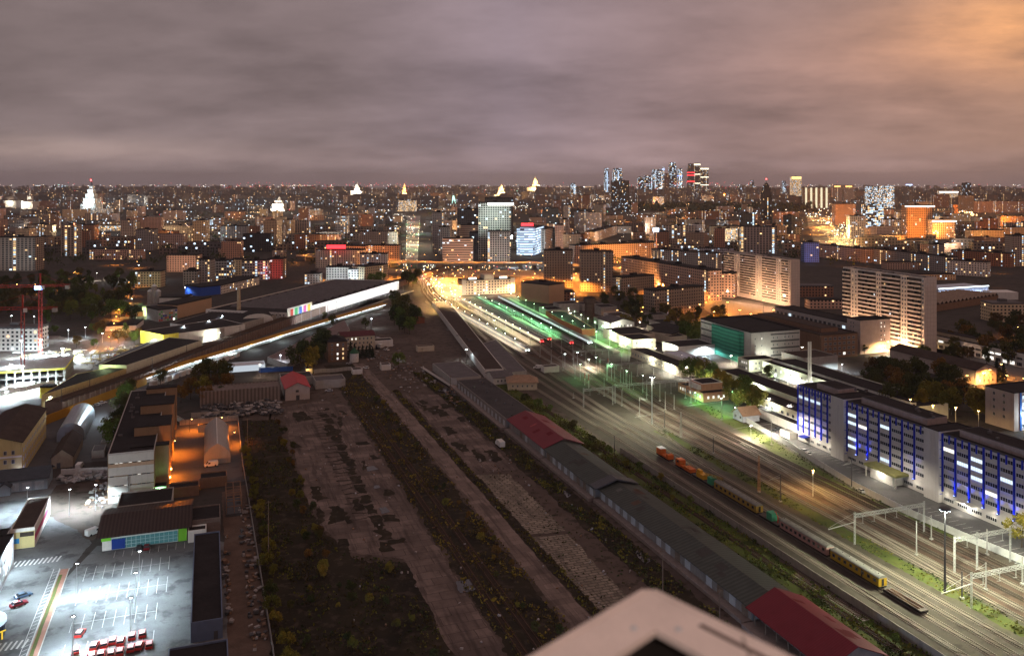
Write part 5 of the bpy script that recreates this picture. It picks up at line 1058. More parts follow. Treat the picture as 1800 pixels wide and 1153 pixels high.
b.poly([(*EL[0], 0), (*ER[0], 0), (*ER[0], 6), (*EL[0], 6)]); b.build('bank', [bankm, rustb], th)
E2 = off(EL, 10.62); b = MB()
for i in range(n - 1):
    d = Vector((E2[i + 1][0] - E2[i][0], E2[i + 1][1] - E2[i][1], 0)); m = max(1, int(d.length / 4))
    for k in range(m): q = Vector((*E2[i], 0)) + d * (k / m); b.aabb(q.x - .25, q.x + .25, q.y - .25, q.y + .25, 0, 6.2)
o = b.build('pilasters', pm('pale_stone', (.24, .18, .15), .9), th); o['kind'] = 'stuff'
for s in (.3, 10.2):
    b = MB(); e = off(EL, s)
    for p, q in zip(e, e[1:]): b.bar((*p, 7.1), (*q, 7.1), .07); b.bar((*p, 6.5), (*q, 6.5), .07)
    for p, q in zip(e, e[1:]):
        for k in range(8): x = p[0] + (q[0] - p[0]) * k / 8; y = p[1] + (q[1] - p[1]) * k / 8; b.bar((x, y, 6), (x, y, 7.2), .1)
    b.build('railing', darkst, th)
for s, nm in ((3., 'left'), (7.4, 'right')): track('raised track on the %s of the brown embankment' % ('far side' if s < 5 else 'near side'), [(p[0], p[1], 6.) for p in off(EL, s)], rustr, slw, bedw=0, group='raised tracks', step=1.2)
for i in range(0, 10):
    p = off(EL, .8 if i % 2 else 9.8)[i]; th = thing('catenary_pole', 'dark catenary pole standing on the brown embankment', 'pole', (*p, 6), 'poles on the brown embankment'); b = MB(); b.tube((*p, 6), (*p, 13.5), .16, .12, 6); b.bar((*p, 12.8), (p[0] + 3 * (1 if i % 2 else -1), p[1], 12.6), .1); b.build('shaft', darkst, th)
ochre = paint('ochre_canopy', (.36, .19, .02), .7); YL = [(-78, 463), (-54, 508), (-34, 543), (-8, 583), (20, 618), (64, 677), (108, 735), (134, 768), (160, 800)]
th = thing('market_arcade', 'long low market arcade with ochre roof and white strip light along its edge', 'arcade', (YL[0][0], YL[0][1], 0)); YO = off(YL, -5.5); b = MB()
for i in range(2, len(YL) - 1):
    a, c, d, e = YL[i], YL[i + 1], YO[i + 1], YO[i]; b.poly([(*a, 4.1), (*c, 4.1), (*d, 4.6), (*e, 4.6)]); b.poly([(*a, 3.6), (*c, 3.6), (*c, 4.1), (*a, 4.1)])
b.build('canopy_roof', ochre, th)
b = MB()
for i in range(2, len(YL) - 1): a, c = off(YL, -5.)[i], off(YL, -5.)[i + 1]; b.bar((*a, 2.2), (*c, 2.2), .3, 4.3)
b.build('back_wall', white, th)
b = MB(); e = off(YL, -.15)
for i in range(2, 8):
    p, q = e[i], e[i + 1]; d = (q[0] - p[0], q[1] - p[1]); m = 13
    for k in range(m):
        if random.random() < .93: b = MB(); b.bar((p[0] + d[0] * k / m, p[1] + d[1] * k / m, 3.45), (p[0] + d[0] * (k + .9) / m, p[1] + d[1] * (k + .9) / m, 3.45), .3, .7); b.build('strip_light', em('arcade_strip_white', (.85, .93, 1.), 1.8), th)
th = thing('yellow_wall', 'bright ochre wall running below the raised railway at the border', 'wall', (*YL[0], 0)); b = MB()
for i in (0, 1): a, c = YL[i], YL[i + 1]; b.bar((*a, 2.2), (*c, 2.2), .3, 4.4)
b.build('panel', ochre, th)
for i in range(2, 8):
    for f in (.2, .7):
        a, c = YL[i], YL[i + 1]; q = (a[0] + (c[0] - a[0]) * f, a[1] + (c[1] - a[1]) * f); lamp('arcade_light', (q[0] + 2, q[1] - 1.5, 3.3), COLS['c'], 3500 if i < 5 else 1500, size=.3)
for k in range(14):
    f = k / 14; x, y = -34 + 52 * f, 541 + 77 * f; th = thing('market_stall', 'white lit market stall along the arcade behind the office', 'stall', (x + 3, y - 2.5, 0), 'stalls of the market arcade'); b = MB(); b.box((x + 4, y - 3, 1.2), (2.6, 4, 2.4), 0, R(-35)); b.build('counter', white, th); b = MB(); b.box((x + 4, y - 3, 2.8), (3.4, 4.6, .25), 0, R(-35)); b.build('awning', random.choice((white, p_white, pm('pale_blue_panel', (.36, .44, .52)))), th)
polybox('market_roof', 'wide flat brown market roof between the arcade and the tall trees', 'building', [tuple(G(470, 628, 3.8)[:2]), tuple(G(505, 640, 3.8)[:2]), tuple(G(615, 580, 3.8)[:2]), tuple(G(606, 563, 3.8)[:2])], 3.8, concg, pm('mauve_roofing', (.16, .125, .12), .9))
b = MB(); p, q = G(455, 655), G(515, 652); b.bar((p.x, p.y, 1.5), (q.x, q.y, 1.5), .2, 3.); tag(b.build('blue_fence', paint('blue_fence', (.03, .08, .3), .7)), 'blue sheet fence between the lit stalls and the big trees', 'fence')
flatbox('white_tent', 'white flat market tent lit from inside beside the blue fence', 'tent', 12, 34, 560, 572, 3.6, em('lit_white_cloth', (.8, .9, 1.), .55), pm('pale_tent_roof', (.5, .55, .6)), None, .1)
# black roofed halls west of the embankment
polybox('black_roof_hall', 'long hall with sloping black roof narrowing towards the construction site', 'hall', [(-82, 503), (-46, 558), (-56, 565), (-72, 552)], 7., yellowp, roofd)
polybox('black_roof_hall', 'large hall with wide black roof and pale lit gable beside the raised railway', 'hall', [(-46, 560), (-4, 632), (-26, 652), (-62, 568)], 8.5, green_l, roofd); polybox('side_hall', 'narrow hall with bluish grey roof left of the large black roof', 'hall', [(-62.5, 569), (-26.5, 653), (-36, 656), (-66, 575)], 7., concg, pm('slate_blue_roof', (.1, .12, .14)))
lamp('gable_light', (-58, 560, 9), (.8, 1., .5), 3000, size=.2)
ME1 = Vector((.567, .824, 0)); ME2 = Vector((-.824, .567, 0)); M0 = Vector((62.4, 734.7, 0))
def mp(a, c, z=0): v = M0 + ME1 * a + ME2 * c; return (v.x, v.y, z)
def mxy(a, c): return mp(a, c)[:2]
def mbox(name, label, cat, a0, a1, c0, c1, h, wall, roof, par=.4): return polybox(name, label, cat, [mxy(a0, c0), mxy(a1, c0), mxy(a1, c1), mxy(a0, c1)], h, wall, roof, None, par)
th = mbox('shopping_mall', 'huge mall hall with dark ridged roof and floodlit white front along the railway', 'mall', 0, 242, 0, 78, 8.8, white, roofd, .9)
for k in range(13): b = MB(); a = 24 + k * 16; b.poly([mp(a, 6, 8.9), mp(a, 70, 8.9), mp(a + 6, 70, 10.9), mp(a + 6, 6, 10.9)][::-1]); b.poly([mp(a + 6, 6, 10.9), mp(a + 6, 70, 10.9), mp(a + 12, 70, 8.9), mp(a + 12, 6, 8.9)][::-1]); b.build('roof_ridge', roofg, th)
b = MB(); b.prism([mxy(-.4, -.6), mxy(42, -.6), mxy(42, -.05), mxy(-.4, -.05)], .3, 13.2); b.build('billboard_wall', white, th)
for k, c in enumerate(((.6, .08, .05), (.08, .4, .15), (.05, .15, .6), (.55, .1, .35), (.6, .45, .05))): b = MB(); b.prism([mxy(4 + k * 7.4, -.75), mxy(8.6 + k * 7.4, -.75), mxy(8.6 + k * 7.4, -.62), mxy(4 + k * 7.4, -.62)], 2.4, 12); b.build('poster', paint('poster_%d' % k, c, .7), th)
wins(th, mxy(0, 78), mxy(0, 0), (3., 7.5), spread(22, 78), 1.4, 1.6, .05, 'c')
for k in range(15): q = Vector(mp(8 + k * 16, -9, 9)); lamp('mall_floodlight', q, (.93, .97, 1.), 10000, 'SPOT', .4, 140, .7, None, mp(8 + k * 16, 0, 5))
for k in range(15):
    q = Vector(mp(8 + k * 16, -9, 0)); t_ = thing('mall_lamp', 'slim lamp post washing the white front of the mall', 'lamp post', q, 'lamps along the mall front'); b = MB(); b.tube(q, q + Vector((0, 0, 9.2)), .1, .07, 6); b.build('pole', steel, t_); b = MB(); b.box(q + Vector((0, 0, 9.3)), (.7, .7, .25)); b.build('lamp_head', darkst, t_)
polybox('mall_forecourt_wall', 'low pale wall between the mall street and the raised railway', 'wall', [mxy(-110, -22), mxy(230, -22), mxy(230, -21.6), mxy(-110, -21.6)], 1.4, concg, concg, par=.05)
sheet('mall_street', [mxy(-150, -21), mxy(240, -21), mxy(240, -.8), mxy(-150, -.8)], Z1, asph)
th = thing('brick_chimney', 'slender tan brick chimney in front of the mall roof', 'chimney', (25, 780, 0)); b = MB(); b.tube((25, 772, 0), (25, 772, 28), 1.9, 1.3, 12); b.build('shaft', pm('tan_chimney', (.42, .33, .22)), th)
th = thing('barrel_roof_hall', 'white hall with barrel shaped black roof under the chimney', 'hall', (30, 735, 0)); b = MB(); b.arch(26, 50, 722, 746, 7., 12., 12, 1, 0); b.build('shell', [white, roofd], th); wins(th, (26, 722), (50, 722), (3.,), spread(7, 24), 1.3, 1.6, .1, 'c')
th = polybox('shop_row', 'low shop row with glaring white front beside the raised railway', 'building', [tuple(G(356, 603)[:2]), tuple(G(482, 561)[:2]), tuple((G(482, 561) + Vector((-12, 10, 0)))[:2]), tuple((G(356, 603) + Vector((-12, 10, 0)))[:2])], 4.2, white, roofd)
p, q = G(356, 603), G(482, 561)
for k in range(9): a = p + (q - p) * ((k + .5) / 9); lamp('shop_light', a + Vector((3.5, -2.5, 4.)), COLS['n'], 5500, size=.3)
b = MB(); d = (q - p).normalized(); n = Vector((d.y, -d.x, 0))
for k in range(18): a = p + (q - p) * ((k + .1) / 18) + n * .06; c = p + (q - p) * ((k + .85) / 18) + n * .06; b.poly([a + Vector((0, 0, .5)), c + Vector((0, 0, .5)), c + Vector((0, 0, 3)), a + Vector((0, 0, 3))])
b.build('shop_window', em('shop_white', (1., .96, .88), 1.1), th)
th = polybox('yellow_front_hall', 'low dark roofed hall with floodlit yellow end wall', 'hall', [(-30, 659), (27, 690), (10, 726), (-46.7, 685)], 8.8, white, roofd)
b = MB()
ybm = pm('bright_yellow_wall', (.75, .68, .1), .7); b.bar((-47, 685, 4.8), (-30.2, 658.7, 4.8), .3, 9.4); b.bar((-30.2, 658.6, 4.8), (-20, 664.2, 4.8), .3, 9.4); b.build('yellow_wall', ybm, th)
lamp('yellow_wall_light', (-47, 666, 8), (1., 1., .75), 14000, size=.3); lamp('yellow_wall_light', (-37, 653, 8), (1., 1., .75), 12000, size=.3); lamp('yellow_wall_light', (-56, 690, 10), (.9, .96, 1.), 14000, size=.3)
for px, py in ((323, 573), (367, 583 - 19), (391, 570 - 15), (386, 585)):
    p = G(px, py, 10); th2 = lamp_post(p.x, p.y, 10, 'c', 14000, 'cold white lamp over the dark roofs in front of the mall', 'cold lamps over the mall roofs', 0, 0, .5, 165, 'roof_lamp')
polybox('mall_annex', 'long dark roofed mall annex with a pale wall of small windows', 'building', [mxy(-78, 12), mxy(-4, 8), mxy(-4, 70), mxy(-66, 64)], 8.4, concg, roofd)
# ---------------------------------------------------------------- city builder
RV = Vector((CA, -SA, 0)); FV = Vector((SA, CA, 0))
def pb(label, x0, x1, yt, yb, depth, mat, roof=None, yb1=None, group=None, name='apartment_block', cat='building', color=None, extra=0, hut=True, side=None):
    """block whose camera side stands between two photo columns on the ground"""
    A = G(x0, yb); Bp = G(x1, yb if yb1 is None else yb1); h = hgt(yt, yb); d = (Bp - A); n = Vector((-d.y, d.x, 0)).normalized() * depth; pol = [A, Bp, Bp + n, A + n]; pol = [tuple(p[:2]) for p in pol]
    th = thing(name, label, cat, (A.x, A.y, 0), group); b = MB(); b.prism(pol, 0, h); o = b.build('wall', mat, th)
    o.color = (*(color or (1.45, 1.4, 1.35)), 1)
    b = MB(); b.prism(pol, h + .01, h + 1.2)
    if hut and d.length > 14:
        for k in range(max(1, int(d.length / 35))): c = A + d * ((k + .5) / max(1, int(d.length / 35))) + n * .5; b.box((c.x, c.y, h + 2.4), (6, min(5, depth * .5), 2.4), 0, math.atan2(d.y, d.x))
    b.build('roof', roof or roofd, th); return th, pol, h
fc = dict(
    brick=facade('brick_far', (.2, .11, .075), lit=.04, colp=.06, vary=.12), pink=facade('pinkish_far', (.36, .25, .2), lit=.04, colp=.05, cw=3.4, vary=.1), grey=facade('grey_far', (.24, .225, .22), lit=.035, colp=.08, vary=.1), cream=facade('cream_far', (.4, .33, .23), lit=.06, colp=.03, vary=.1),
    dark=facade('dark_glass_far', (.05, .05, .058), ww=.8, wh=.7, lit=.07, colp=.02, cool=.7, cw=4, ch=3.6), office=facade('bright_office_far', (.12, .12, .13), ww=.86, wh=.6, lit=.55, colp=.1, cool=.65, cw=4.2, ch=3.8, stren=2.2), white_=facade('white_far', (.5, .49, .47), lit=.1, colp=.03, vary=.08, cool=.5), stripes=facade('ribbon_far', (.34, .25, .2), ww=1.02, wh=.42, lit=.06, colp=0, ch=3.5, vary=.1, glass=(.03, .025, .022)),
    balcony=facade('balcony_far', (.27, .23, .2), cw=5.2, ww=.62, wh=.62, lit=.04, colp=.12, vary=.12), tower=facade('point_tower_far', (.2, .165, .135), cw=3, ww=.4, wh=.5, lit=.035, colp=.04, vary=.08), lit=facade('lit_rows_far', (.3, .26, .22), ww=.7, wh=.6, lit=.8, colp=.0, cool=.25, stren=1.6), blue=facade('blue_ribbon_far', (.2, .25, .4), ww=1.02, wh=.5, lit=.95, colp=0, cool=1., stren=1.9, ch=4.0, cw=7), frame_=facade('concrete_frame_far', (.3, .29, .28), cw=3.6, ch=3.4, ww=.72, wh=.7, lit=.03, glass=(.012, .012, .013), colp=.03), bluewall=facade('blue_wall_far', (.13, .19, .42), lit=.02, ww=.8, wh=.5, cw=3, colp=0), shell=facade('green_white_far', (.46, .44, .38), lit=.12, colp=.06, cool=.4))
CITY = [
 # x0, x1, ytop, ybase, depth, facade, label, ybase at x1
 (812, 905, 494, 519, 16, 'cream', 'cream railway station with rows of windows and a raised centre', 515), (916, 965, 497, 528, 24, 'tan', 'blank walled brown brick block right of the station', 534),
 (778, 831, 420, 463, 18, 'stripes', 'pinkish brown office slab with ribbon windows behind the orange overpass', None), (841, 898, 357, 457, 30, 'frame_', 'unfinished concrete tower block floodlit from inside its frame', None), (857, 896, 408, 460, 22, 'frame_', 'lower unfinished concrete frame in front of the tall unfinished tower', None),
 (914, 940, 400, 449, 26, 'blue', 'office tower glowing in white blue ribbons with red roof sign', None), (940, 957, 402, 449, 30, 'blue', 'lower glowing wing beside the ribbon lit office tower', 441), (958, 976, 404, 444, 26, 'balcony', 'apartment slab stepping back behind the glowing office', 438), (976, 990, 396, 440, 30, 'pink', 'tall narrow apartment block behind the stepped slabs', None),
 (804, 842, 368, 430, 30, 'dark', 'dark glass office block left of the unfinished tower', None), (760, 780, 374, 444, 24, 'grey', 'slim dark residential tower right of the bright avenue', None), (771, 790, 400, 447, 18, 'grey', 'narrow block with one lit stairwell line near the avenue', None), (825, 850, 410, 446, 22, 'dark', 'low dark glass block glinting beside the brown office slab', None), (806, 842, 396, 440, 20, 'stripes', 'lit office floors below the dark glass block', None), (852, 902, 348, 420, 26, 'dark', 'dark tower rising behind the unfinished concrete tower', None),
 (956, 1007, 441, 505, 17, 'tower', 'dark fourteen storey point block nearest the station', None), (1021, 1078, 443, 513, 17, 'tower', 'dark fourteen storey point block beside the depot', None),
 (1010, 1152, 432, 466, 16, 'pinkO', 'long orange lit apartment slab behind the two point blocks', 459), (1092, 1245, 452, 497, 16, 'pinkO', 'long apartment slab glowing orange with shops at its foot', 530), (1155, 1176, 408, 447, 18, 'brick', 'brick tower end block beside the orange lit slab', None), (1145, 1258, 438, 466, 16, 'grey', 'grey apartment slab with dark balconies behind the orange one', 476), (1205, 1290, 478, 519, 16, 'pinkO', 'orange lit brick block at the bend of the street', 524),
 (1092, 1150, 489, 521, 14, 'tower', 'dim five storey block in the trees left of the orange street', 515), (1150, 1238, 512, 556, 14, 'tower', 'five storey brown block with scattered lit windows among trees', 546), (1302, 1366, 399, 446, 18, 'balcony', 'modern sixteen storey block with pale fins behind the pink slab', None), (1207, 1234, 386, 414, 20, 'grey', 'pale point block left of the modern finned block', None), (1250, 1305, 398, 418, 16, 'grey', 'long slab with lit stairwells left of the finned block', None), (1230, 1282, 371, 386, 18, 'brick', 'broad brick slab with three lit stairwells far behind', None),
 (1414, 1440, 427, 461, 16, 'bluewall', 'blue walled block with white gridded windows', None), (1440, 1522, 430, 452, 14, 'pink', 'long panel block lit from the street below', 462), (1536, 1668, 438, 463, 14, 'grey', 'very long pale nine storey panel slab', 481), (1672, 1775, 440, 462, 16, 'brick', 'long brick slab with five lit stairwells', 470), (1665, 1735, 458, 482, 14, 'white_', 'pale low panel block in front of the brick slab', 487), (1780, 1812, 415, 468, 20, 'grey', 'grey tower at the border behind the trees', None), (1640, 1660, 430, 452, 14, 'grey', 'dim block behind the long pale slab', None),
 (1594, 1640, 361, 418, 26, 'gridO', 'square office tower with orange lit grid facade and white crown', None), (1640, 1679, 387, 420, 22, 'gridW', 'lower office with white lit cornice beside the orange grid tower', None), (1556, 1594, 386, 414, 22, 'gridW', 'white cornice office left of the orange grid tower', None), (1522, 1554, 360, 410, 26, 'office', 'glass office tower with very bright top floors', None), (1468, 1504, 359, 396, 26, 'pinkO', 'orange lit office with glowing columns at the top beside the avenue', None), (1494, 1522, 380, 420, 20, 'gridW', 'pale office along the bright avenue', None), (1392, 1409, 311, 365, 30, 'lit', 'slim tower with golden crown and lit floors', None), (1412, 1458, 331, 366, 26, 'tower', 'cluster of towers with five glowing stairwell lines', None), (1464, 1480, 326, 360, 26, 'pink', 'left of two towers with orange lit tops', None), (1483, 1502, 326, 360, 26, 'pink', 'right of two towers with orange lit tops', None), (1525, 1546, 328, 366, 30, 'office', 'wide glass tower with lit outlines', None), (1547, 1572, 327, 366, 30, 'office', 'glass tower joined to the wide outlined one', None), (1641, 1669, 342, 366, 24, 'brick', 'brown tower far behind the grid tower', None), (1651, 1684, 336, 352, 30, 'lit', 'long low block crowned with a bright white roof line', None), (1689, 1712, 344, 374, 20, 'tower', 'slim brown tower at the edge of the wood', None), (1712, 1800, 354, 374, 20, 'pink', 'long pinkish slab at the edge of the wood', None), (1759, 1812, 380, 398, 20, 'pinkO', 'orange lit slab at the border beyond the wood', None), (1707, 1765, 405, 424, 24, 'cream', 'yellow lit college block behind the brick slab', None), (1765, 1812, 400, 420, 24, 'cream', 'yellow lit college wing at the border', None), (1695, 1707, 322, 366, 24, 'dark', 'solitary dark tower on the skyline', None),
 (555, 640, 440, 471, 15, 'shell', 'cream eight storey apartment house with a red sign on its roof', None), (632, 680, 447, 475, 15, 'white_', 'white wing of the apartment house with the red roof sign', None), (570, 643, 433, 462, 14, 'pink', 'long curved pink block behind the house with the red sign', None), (643, 702, 432, 466, 16, 'pink', 'pink corner block by the bright avenue', None), (535, 562, 482, 500, 14, 'white_', 'low white block with small windows behind the mall', None), (573, 617, 470, 498, 14, 'white_', 'white six storey block behind the mall roof', None), (612, 640, 474, 501, 14, 'white_', 'white stepped block with dark ground floor behind the mall', None), (641, 682, 470, 502, 18, 'cream', 'pale block with lit stair windows at the end of the mall', 496),
 (345, 370, 457, 500, 16, 'grey', 'grey panel hospital wing at the edge of the trees', None), (370, 405, 459, 495, 16, 'office2', 'grey office wing with scattered lit windows left of the tan tower', None), (405, 425, 457, 492, 18, 'cream', 'tan stair tower between two grey office wings', None), (425, 470, 459, 492, 16, 'office2', 'wide grey office wing with bright corridor windows', None), (470, 497, 456, 490, 18, 'brick', 'brown end tower with red glowing side wall', None), (322, 346, 477, 502, 14, 'grey', 'small grey block in the trees by the factory', None), (293, 345, 449, 478, 22, 'pink', 'pink U shaped apartment house behind the trees', None), (237, 282, 478, 505, 14, 'cream', 'yellow green five storey house in the dark park', None), (427, 476, 412, 443, 20, 'dark', 'dark office block with two blue light lines', None), (388, 434, 398, 425, 16, 'grey', 'grey slab with five lit stairwells in the middle distance', None), (239, 270, 404, 440, 20, 'grey', 'pale point block standing alone above the park', None), (118, 165, 396, 426, 20, 'brick', 'brown brick block with a red lamp on its roof', None), (-5, 62, 418, 476, 22, 'balcony', 'large pale apartment block with a glowing stair column at the border', None), (48, 92, 395, 418, 16, 'cream', 'yellowish slab with lit end by the border', None), (84, 102, 376, 402, 16, 'brick', 'square brick tower block left of the park', None), (166, 206, 397, 406, 20, 'lit', 'long low building with bright yellow lit front', None), (214, 240, 390, 414, 18, 'cream', 'apartment block with glowing white corner', None), (340, 370, 387, 396, 20, 'blue', 'low glass building glowing blue', None), (700, 731, 353, 372, 30, 'lit', 'bright twin office blocks at the far end of the avenue', None), (1075, 1091, 318, 372, 30, 'dark', 'left half of the tall dark twin tower', None), (1090, 1106, 318, 372, 34, 'dark', 'right half of the tall dark twin tower', None), (1018, 1038, 343, 372, 24, 'brick', 'brown stepped tower block left of the twin dark tower', None), (1149, 1167, 346, 366, 30, 'lit', 'office block with every floor lit bright cream', None), (953, 982, 366, 396, 20, 'dark', 'dark slab block behind the glowing office', None), (930, 960, 382, 396, 20, 'brick', 'dark roofed block behind the red roof sign', None), (1045, 1085, 408, 425, 20, 'pink', 'rust coloured block lit by a white floodlit wall', 412), (1065, 1110, 398, 410, 22, 'white_', 'low pale block with lit upper windows', None), (1105, 1150, 425, 440, 20, 'grey', 'low grey workshops behind the orange lit slab', None)]
fc['tan'] = facade('blank_tan_far', (.3, .21, .14), lit=0, colp=0, ww=.0, vary=.1); fc['pinkO'] = fc['pink']; fc['gridO'] = facade('grid_far', (.42, .28, .18), cw=4.4, ch=3.8, ww=.6, wh=.72, lit=.06, colp=.05, vary=.05); fc['gridW'] = facade('white_grid_far', (.5, .47, .42), cw=4, ch=3.6, ww=.55, wh=.6, lit=.16, colp=.06, vary=.06, cool=.6); fc['office2'] = facade('grey_office_far', (.27, .28, .3), cw=3.2, ch=3.3, ww=.7, wh=.55, lit=.2, colp=.02, cool=.45, stren=1.5)
BUILT = {}
for x0, x1, yt, yb, dp, f, lb, yb1 in CITY:
    BUILT[lb] = pb(lb, x0, x1, yt, yb, dp, fc[f], None, yb1, name='office_tower' if 'tower' in lb or 'office' in lb else 'railway_station' if 'railway station' in lb else 'apartment_block', cat='railway station' if 'railway station' in lb else 'building')
def flood(px, yb, k, power, d=26, z=3, up=.5, label=None, n=1, dx=0):
    """assumed floodlight without a pole in front of a wall, pointing up at it"""
    for i in range(n):
        p = G(px + dx * i, yb) - FV * d; lamp('floodlight_beam', p + Vector((0, 0, z)), COLS[k] if isinstance(k, str) else k, power, 'SPOT', .6, 130, .8, None, p + FV * d + Vector((0, 0, z + d * up)))
def roofglow(label, px, py, Yb, w_, h_, m, name='roof_sign', d=1.):
    p = G(px, Yb); Y = F * H / (Yb - YH); z = H - (py - YH) * Y / F; b = MB(); b.box((p.x, p.y, z), (w_, d, h_), 0, math.atan2(-SA, CA)); return tag(b.build(name, m), label, 'sign' if 'sign' in name else 'lamp')
sred = em('sign_red', (1., .03, .04), 3.); swh = em('sign_white', (1., .97, .9), 3.); sbl = em('sign_blue', (.25, .4, 1.), 3.)
roofglow('red glowing roof sign on the cream apartment house', 591, 434, 472, 26, 5, sred); roofglow('red glowing roof sign on the ribbon lit office', 927, 395, 450, 20, 4.5, sred); roofglow('white band of light on top of the unfinished tower', 880, 359, 457, 40, 4, swh, 'light_band')
roofglow('white crown light of the square orange grid tower', 1617, 363, 418, 64, 2.4, swh, 'light_band'); roofglow('white cornice light of the lower grid office', 1660, 389, 420, 52, 2.2, swh, 'light_band'); roofglow('white roof line far behind the grid tower', 1668, 338, 352, 130, 8, swh, 'light_band'); roofglow('golden crown of the slim lit tower', 1400, 313, 365, 46, 12, em('crown_gold', (1., .62, .2), 2.2), 'light_band'); roofglow('orange crown of the left twin lit top', 1472, 328, 360, 34, 8, em('crown_orange', (1., .5, .15), 2.2), 'light_band'); roofglow('orange crown of the right twin lit top', 1492, 328, 360, 36, 8, MATS['crown_orange'], 'light_band')
for i in range(5): p = roofglow('glowing stairwell line on the cluster of towers', 1417 + i * 9, 348, 366, 9, 95, em('stair_cream', (1., .9, .6), .9), 'light_band'); p['group'] = 'stairwell lines of the tower cluster'
th, pol, h = BUILT['cream railway station with rows of windows and a raised centre']; a, c = Vector((*pol[0], 0)), Vector((*pol[1], 0)); d = c - a; n = Vector((-d.y, d.x, 0)).normalized(); b = MB()
q = [a + d * .42, a + d * .6, a + d * .6 + n * 14, a + d * .42 + n * 14]; b.prism([tuple(v[:2]) for v in q], h, h + 5.5); b.build('raised_centre', cream, th); b = MB(); b.prism([tuple(v[:2]) for v in (a - n * .4, a + d * .08 - n * .4, a + d * .08 + n * 2, a + n * 2)], 0, h + 1.5); b.build('corner_pavilion', cream, th); b = MB(); b.prism([tuple(v[:2]) for v in (a + d * .92 - n * .4, c - n * .4, c + n * 2, a + d * .92 + n * 2)], 0, h + 1.5); b.build('corner_pavilion', cream, th)
for f in (.08, .3, .5, .7, .92): q = a + d * f - n * 9; lamp('station_floodlight', q + Vector((0, 0, 4)), (1., .8, .62), 4500, size=.4)
for c_ in (12, 36, 62): q = Vector(mp(-12, c_, 4)); lamp('assumed_mall_end_light', q, (.9, .93, 1.), 9000, size=.4)  # assumed lights without fixtures, added to brighten the end wall of the mall
for f, lb in ((.2, 'left'), (.78, 'right')): q = a + d * f + n * .5 + Vector((0, 0, h + 2.2)); b = MB(); b.bar(q - d * .07, q + d * .07, .5, 1.8); tag(b.build('roof_sign', swh), 'white glowing sign on the %s wing of the station roof' % ('near' if f < .5 else 'far'), 'sign')
# ---------------------------------------------------------------- platforms and trains of the station
platm = pm('platform_paving', (.34, .31, .27), .85, .12, .5)
def platform(label, p0, p1, w_, grp='station platforms'):
    a, c = Vector((*p0, 0)), Vector((*p1, 0)); d = (c - a).normalized(); n = Vector((d.y, -d.x, 0)); th = thing('platform', label, 'platform', a, grp); b = MB(); pol = [a, a + n * w_, c + n * w_, c]; b.prism([tuple(v[:2]) for v in pol], 0, 1.1); b.build('deck', platm, th); return th, a, d, n
P1, a1, d1, n1 = platform('wide warm lit platform in front of the station', (219, 575), (231, 832), 7.); platform('white lit narrow platform at the left edge of the station', (203.5, 552), (210, 812), 4.); P3 = platform('platform with green lights in the middle of the station', (243.5, 590), (251, 824), 6.5); P4 = platform('platform with green lights on the right of the long trains', (265.5, 535), (284, 822), 5.)
for (p0, p1, w_, lb) in (((220.5, 640), (229, 828), 5., 'low canopy roof over the warm platform'), ((244.5, 690), (250.5, 822), 4.6, 'white edged canopy roof over the green lit platform')):
    a, c = Vector((*p0, 0)), Vector((*p1, 0)); d = (c - a).normalized(); n = Vector((d.y, -d.x, 0)); th = thing('platform_canopy', lb, 'canopy', a); L = (c - a).length
    for k in range(int(L / 12)): q = a + d * (k * 12 + 3) + n * (w_ / 2); b = MB(); b.bar((q.x, q.y, 1.1), (q.x, q.y, 4.6), .25); b.build('canopy_post', steel, th)
    if 'warm' not in lb: b = MB(); b.prism([tuple(v[:2]) for v in (a, a + n * w_, c + n * w_, c)], 4.6, 4.9); b.build('canopy_roof', roofg, th)
    else: b = MB(); b.prism([tuple(v[:2]) for v in (a + d * 120, a + d * 120 + n * w_, c + n * w_, c)], 4.6, 4.9); b.build('canopy_roof', roofg, th)
coachw = paint('coach_grey_white', (.45, .47, .48), .5); coachr = paint('coach_red', (.45, .04, .05), .5); litband = em('lit_coach_window', (1., .85, .6), 1.0); litwhite = em('lit_coach_window_white', (.9, .95, 1.), 1.2)
def train(label, p0, p1, n, lit, endcol=None, grp=None):
    a, c = Vector((*p0, 0)), Vector((*p1, 0)); D = (c - a) / n; rz = math.atan2(-D.x, D.y); L = D.length - .8
    for k in range(n):
        q = a + D * (k + .5); th = thing('train_coach', label if k else label.replace('coach', 'end coach'), 'train coach', q, grp); Mz = lambda x, y, z: (q.x + x * math.cos(rz) - y * math.sin(rz), q.y + x * math.sin(rz) + y * math.cos(rz), z)
        b = MB(); b.box(Mz(0, 0, 2.3), (2.9, L, 2.5), 0, rz); b.build('body', coachw, th); b = MB(); b.box(Mz(0, 0, 3.66), (2.5, L - .4, .2), 0, rz); b.build('roof', pm('coach_roof', (.16, .16, .17), .7), th); b = MB(); b.box(Mz(0, 0, .7), (2.5, L - 2, .6), 0, rz); b.build('underframe', undc, th)
        for s in (-1, 1):
            b = MB()
            for j in range(8): b.box(Mz(s * 1.46, -L / 2 + L * (j + .5) / 8, 2.6), (.03, L / 8 - .9, .9), 0, rz)
            b.build('window_band', lit, th)
        if k == 0:
            b = MB(); b.box(Mz(0, -L / 2 - .05, 2.1), (2.9, .14, 2.0), 0, rz); b.build('end_face', coachr if endcol else coachw, th); b = MB()
            for s in (-1, 1): b.box(Mz(s * 1., -L / 2 - .15, 1.6), (.5, .12, .4), 0, rz)
            b.build('tail_light', endcol or glow_c, th)
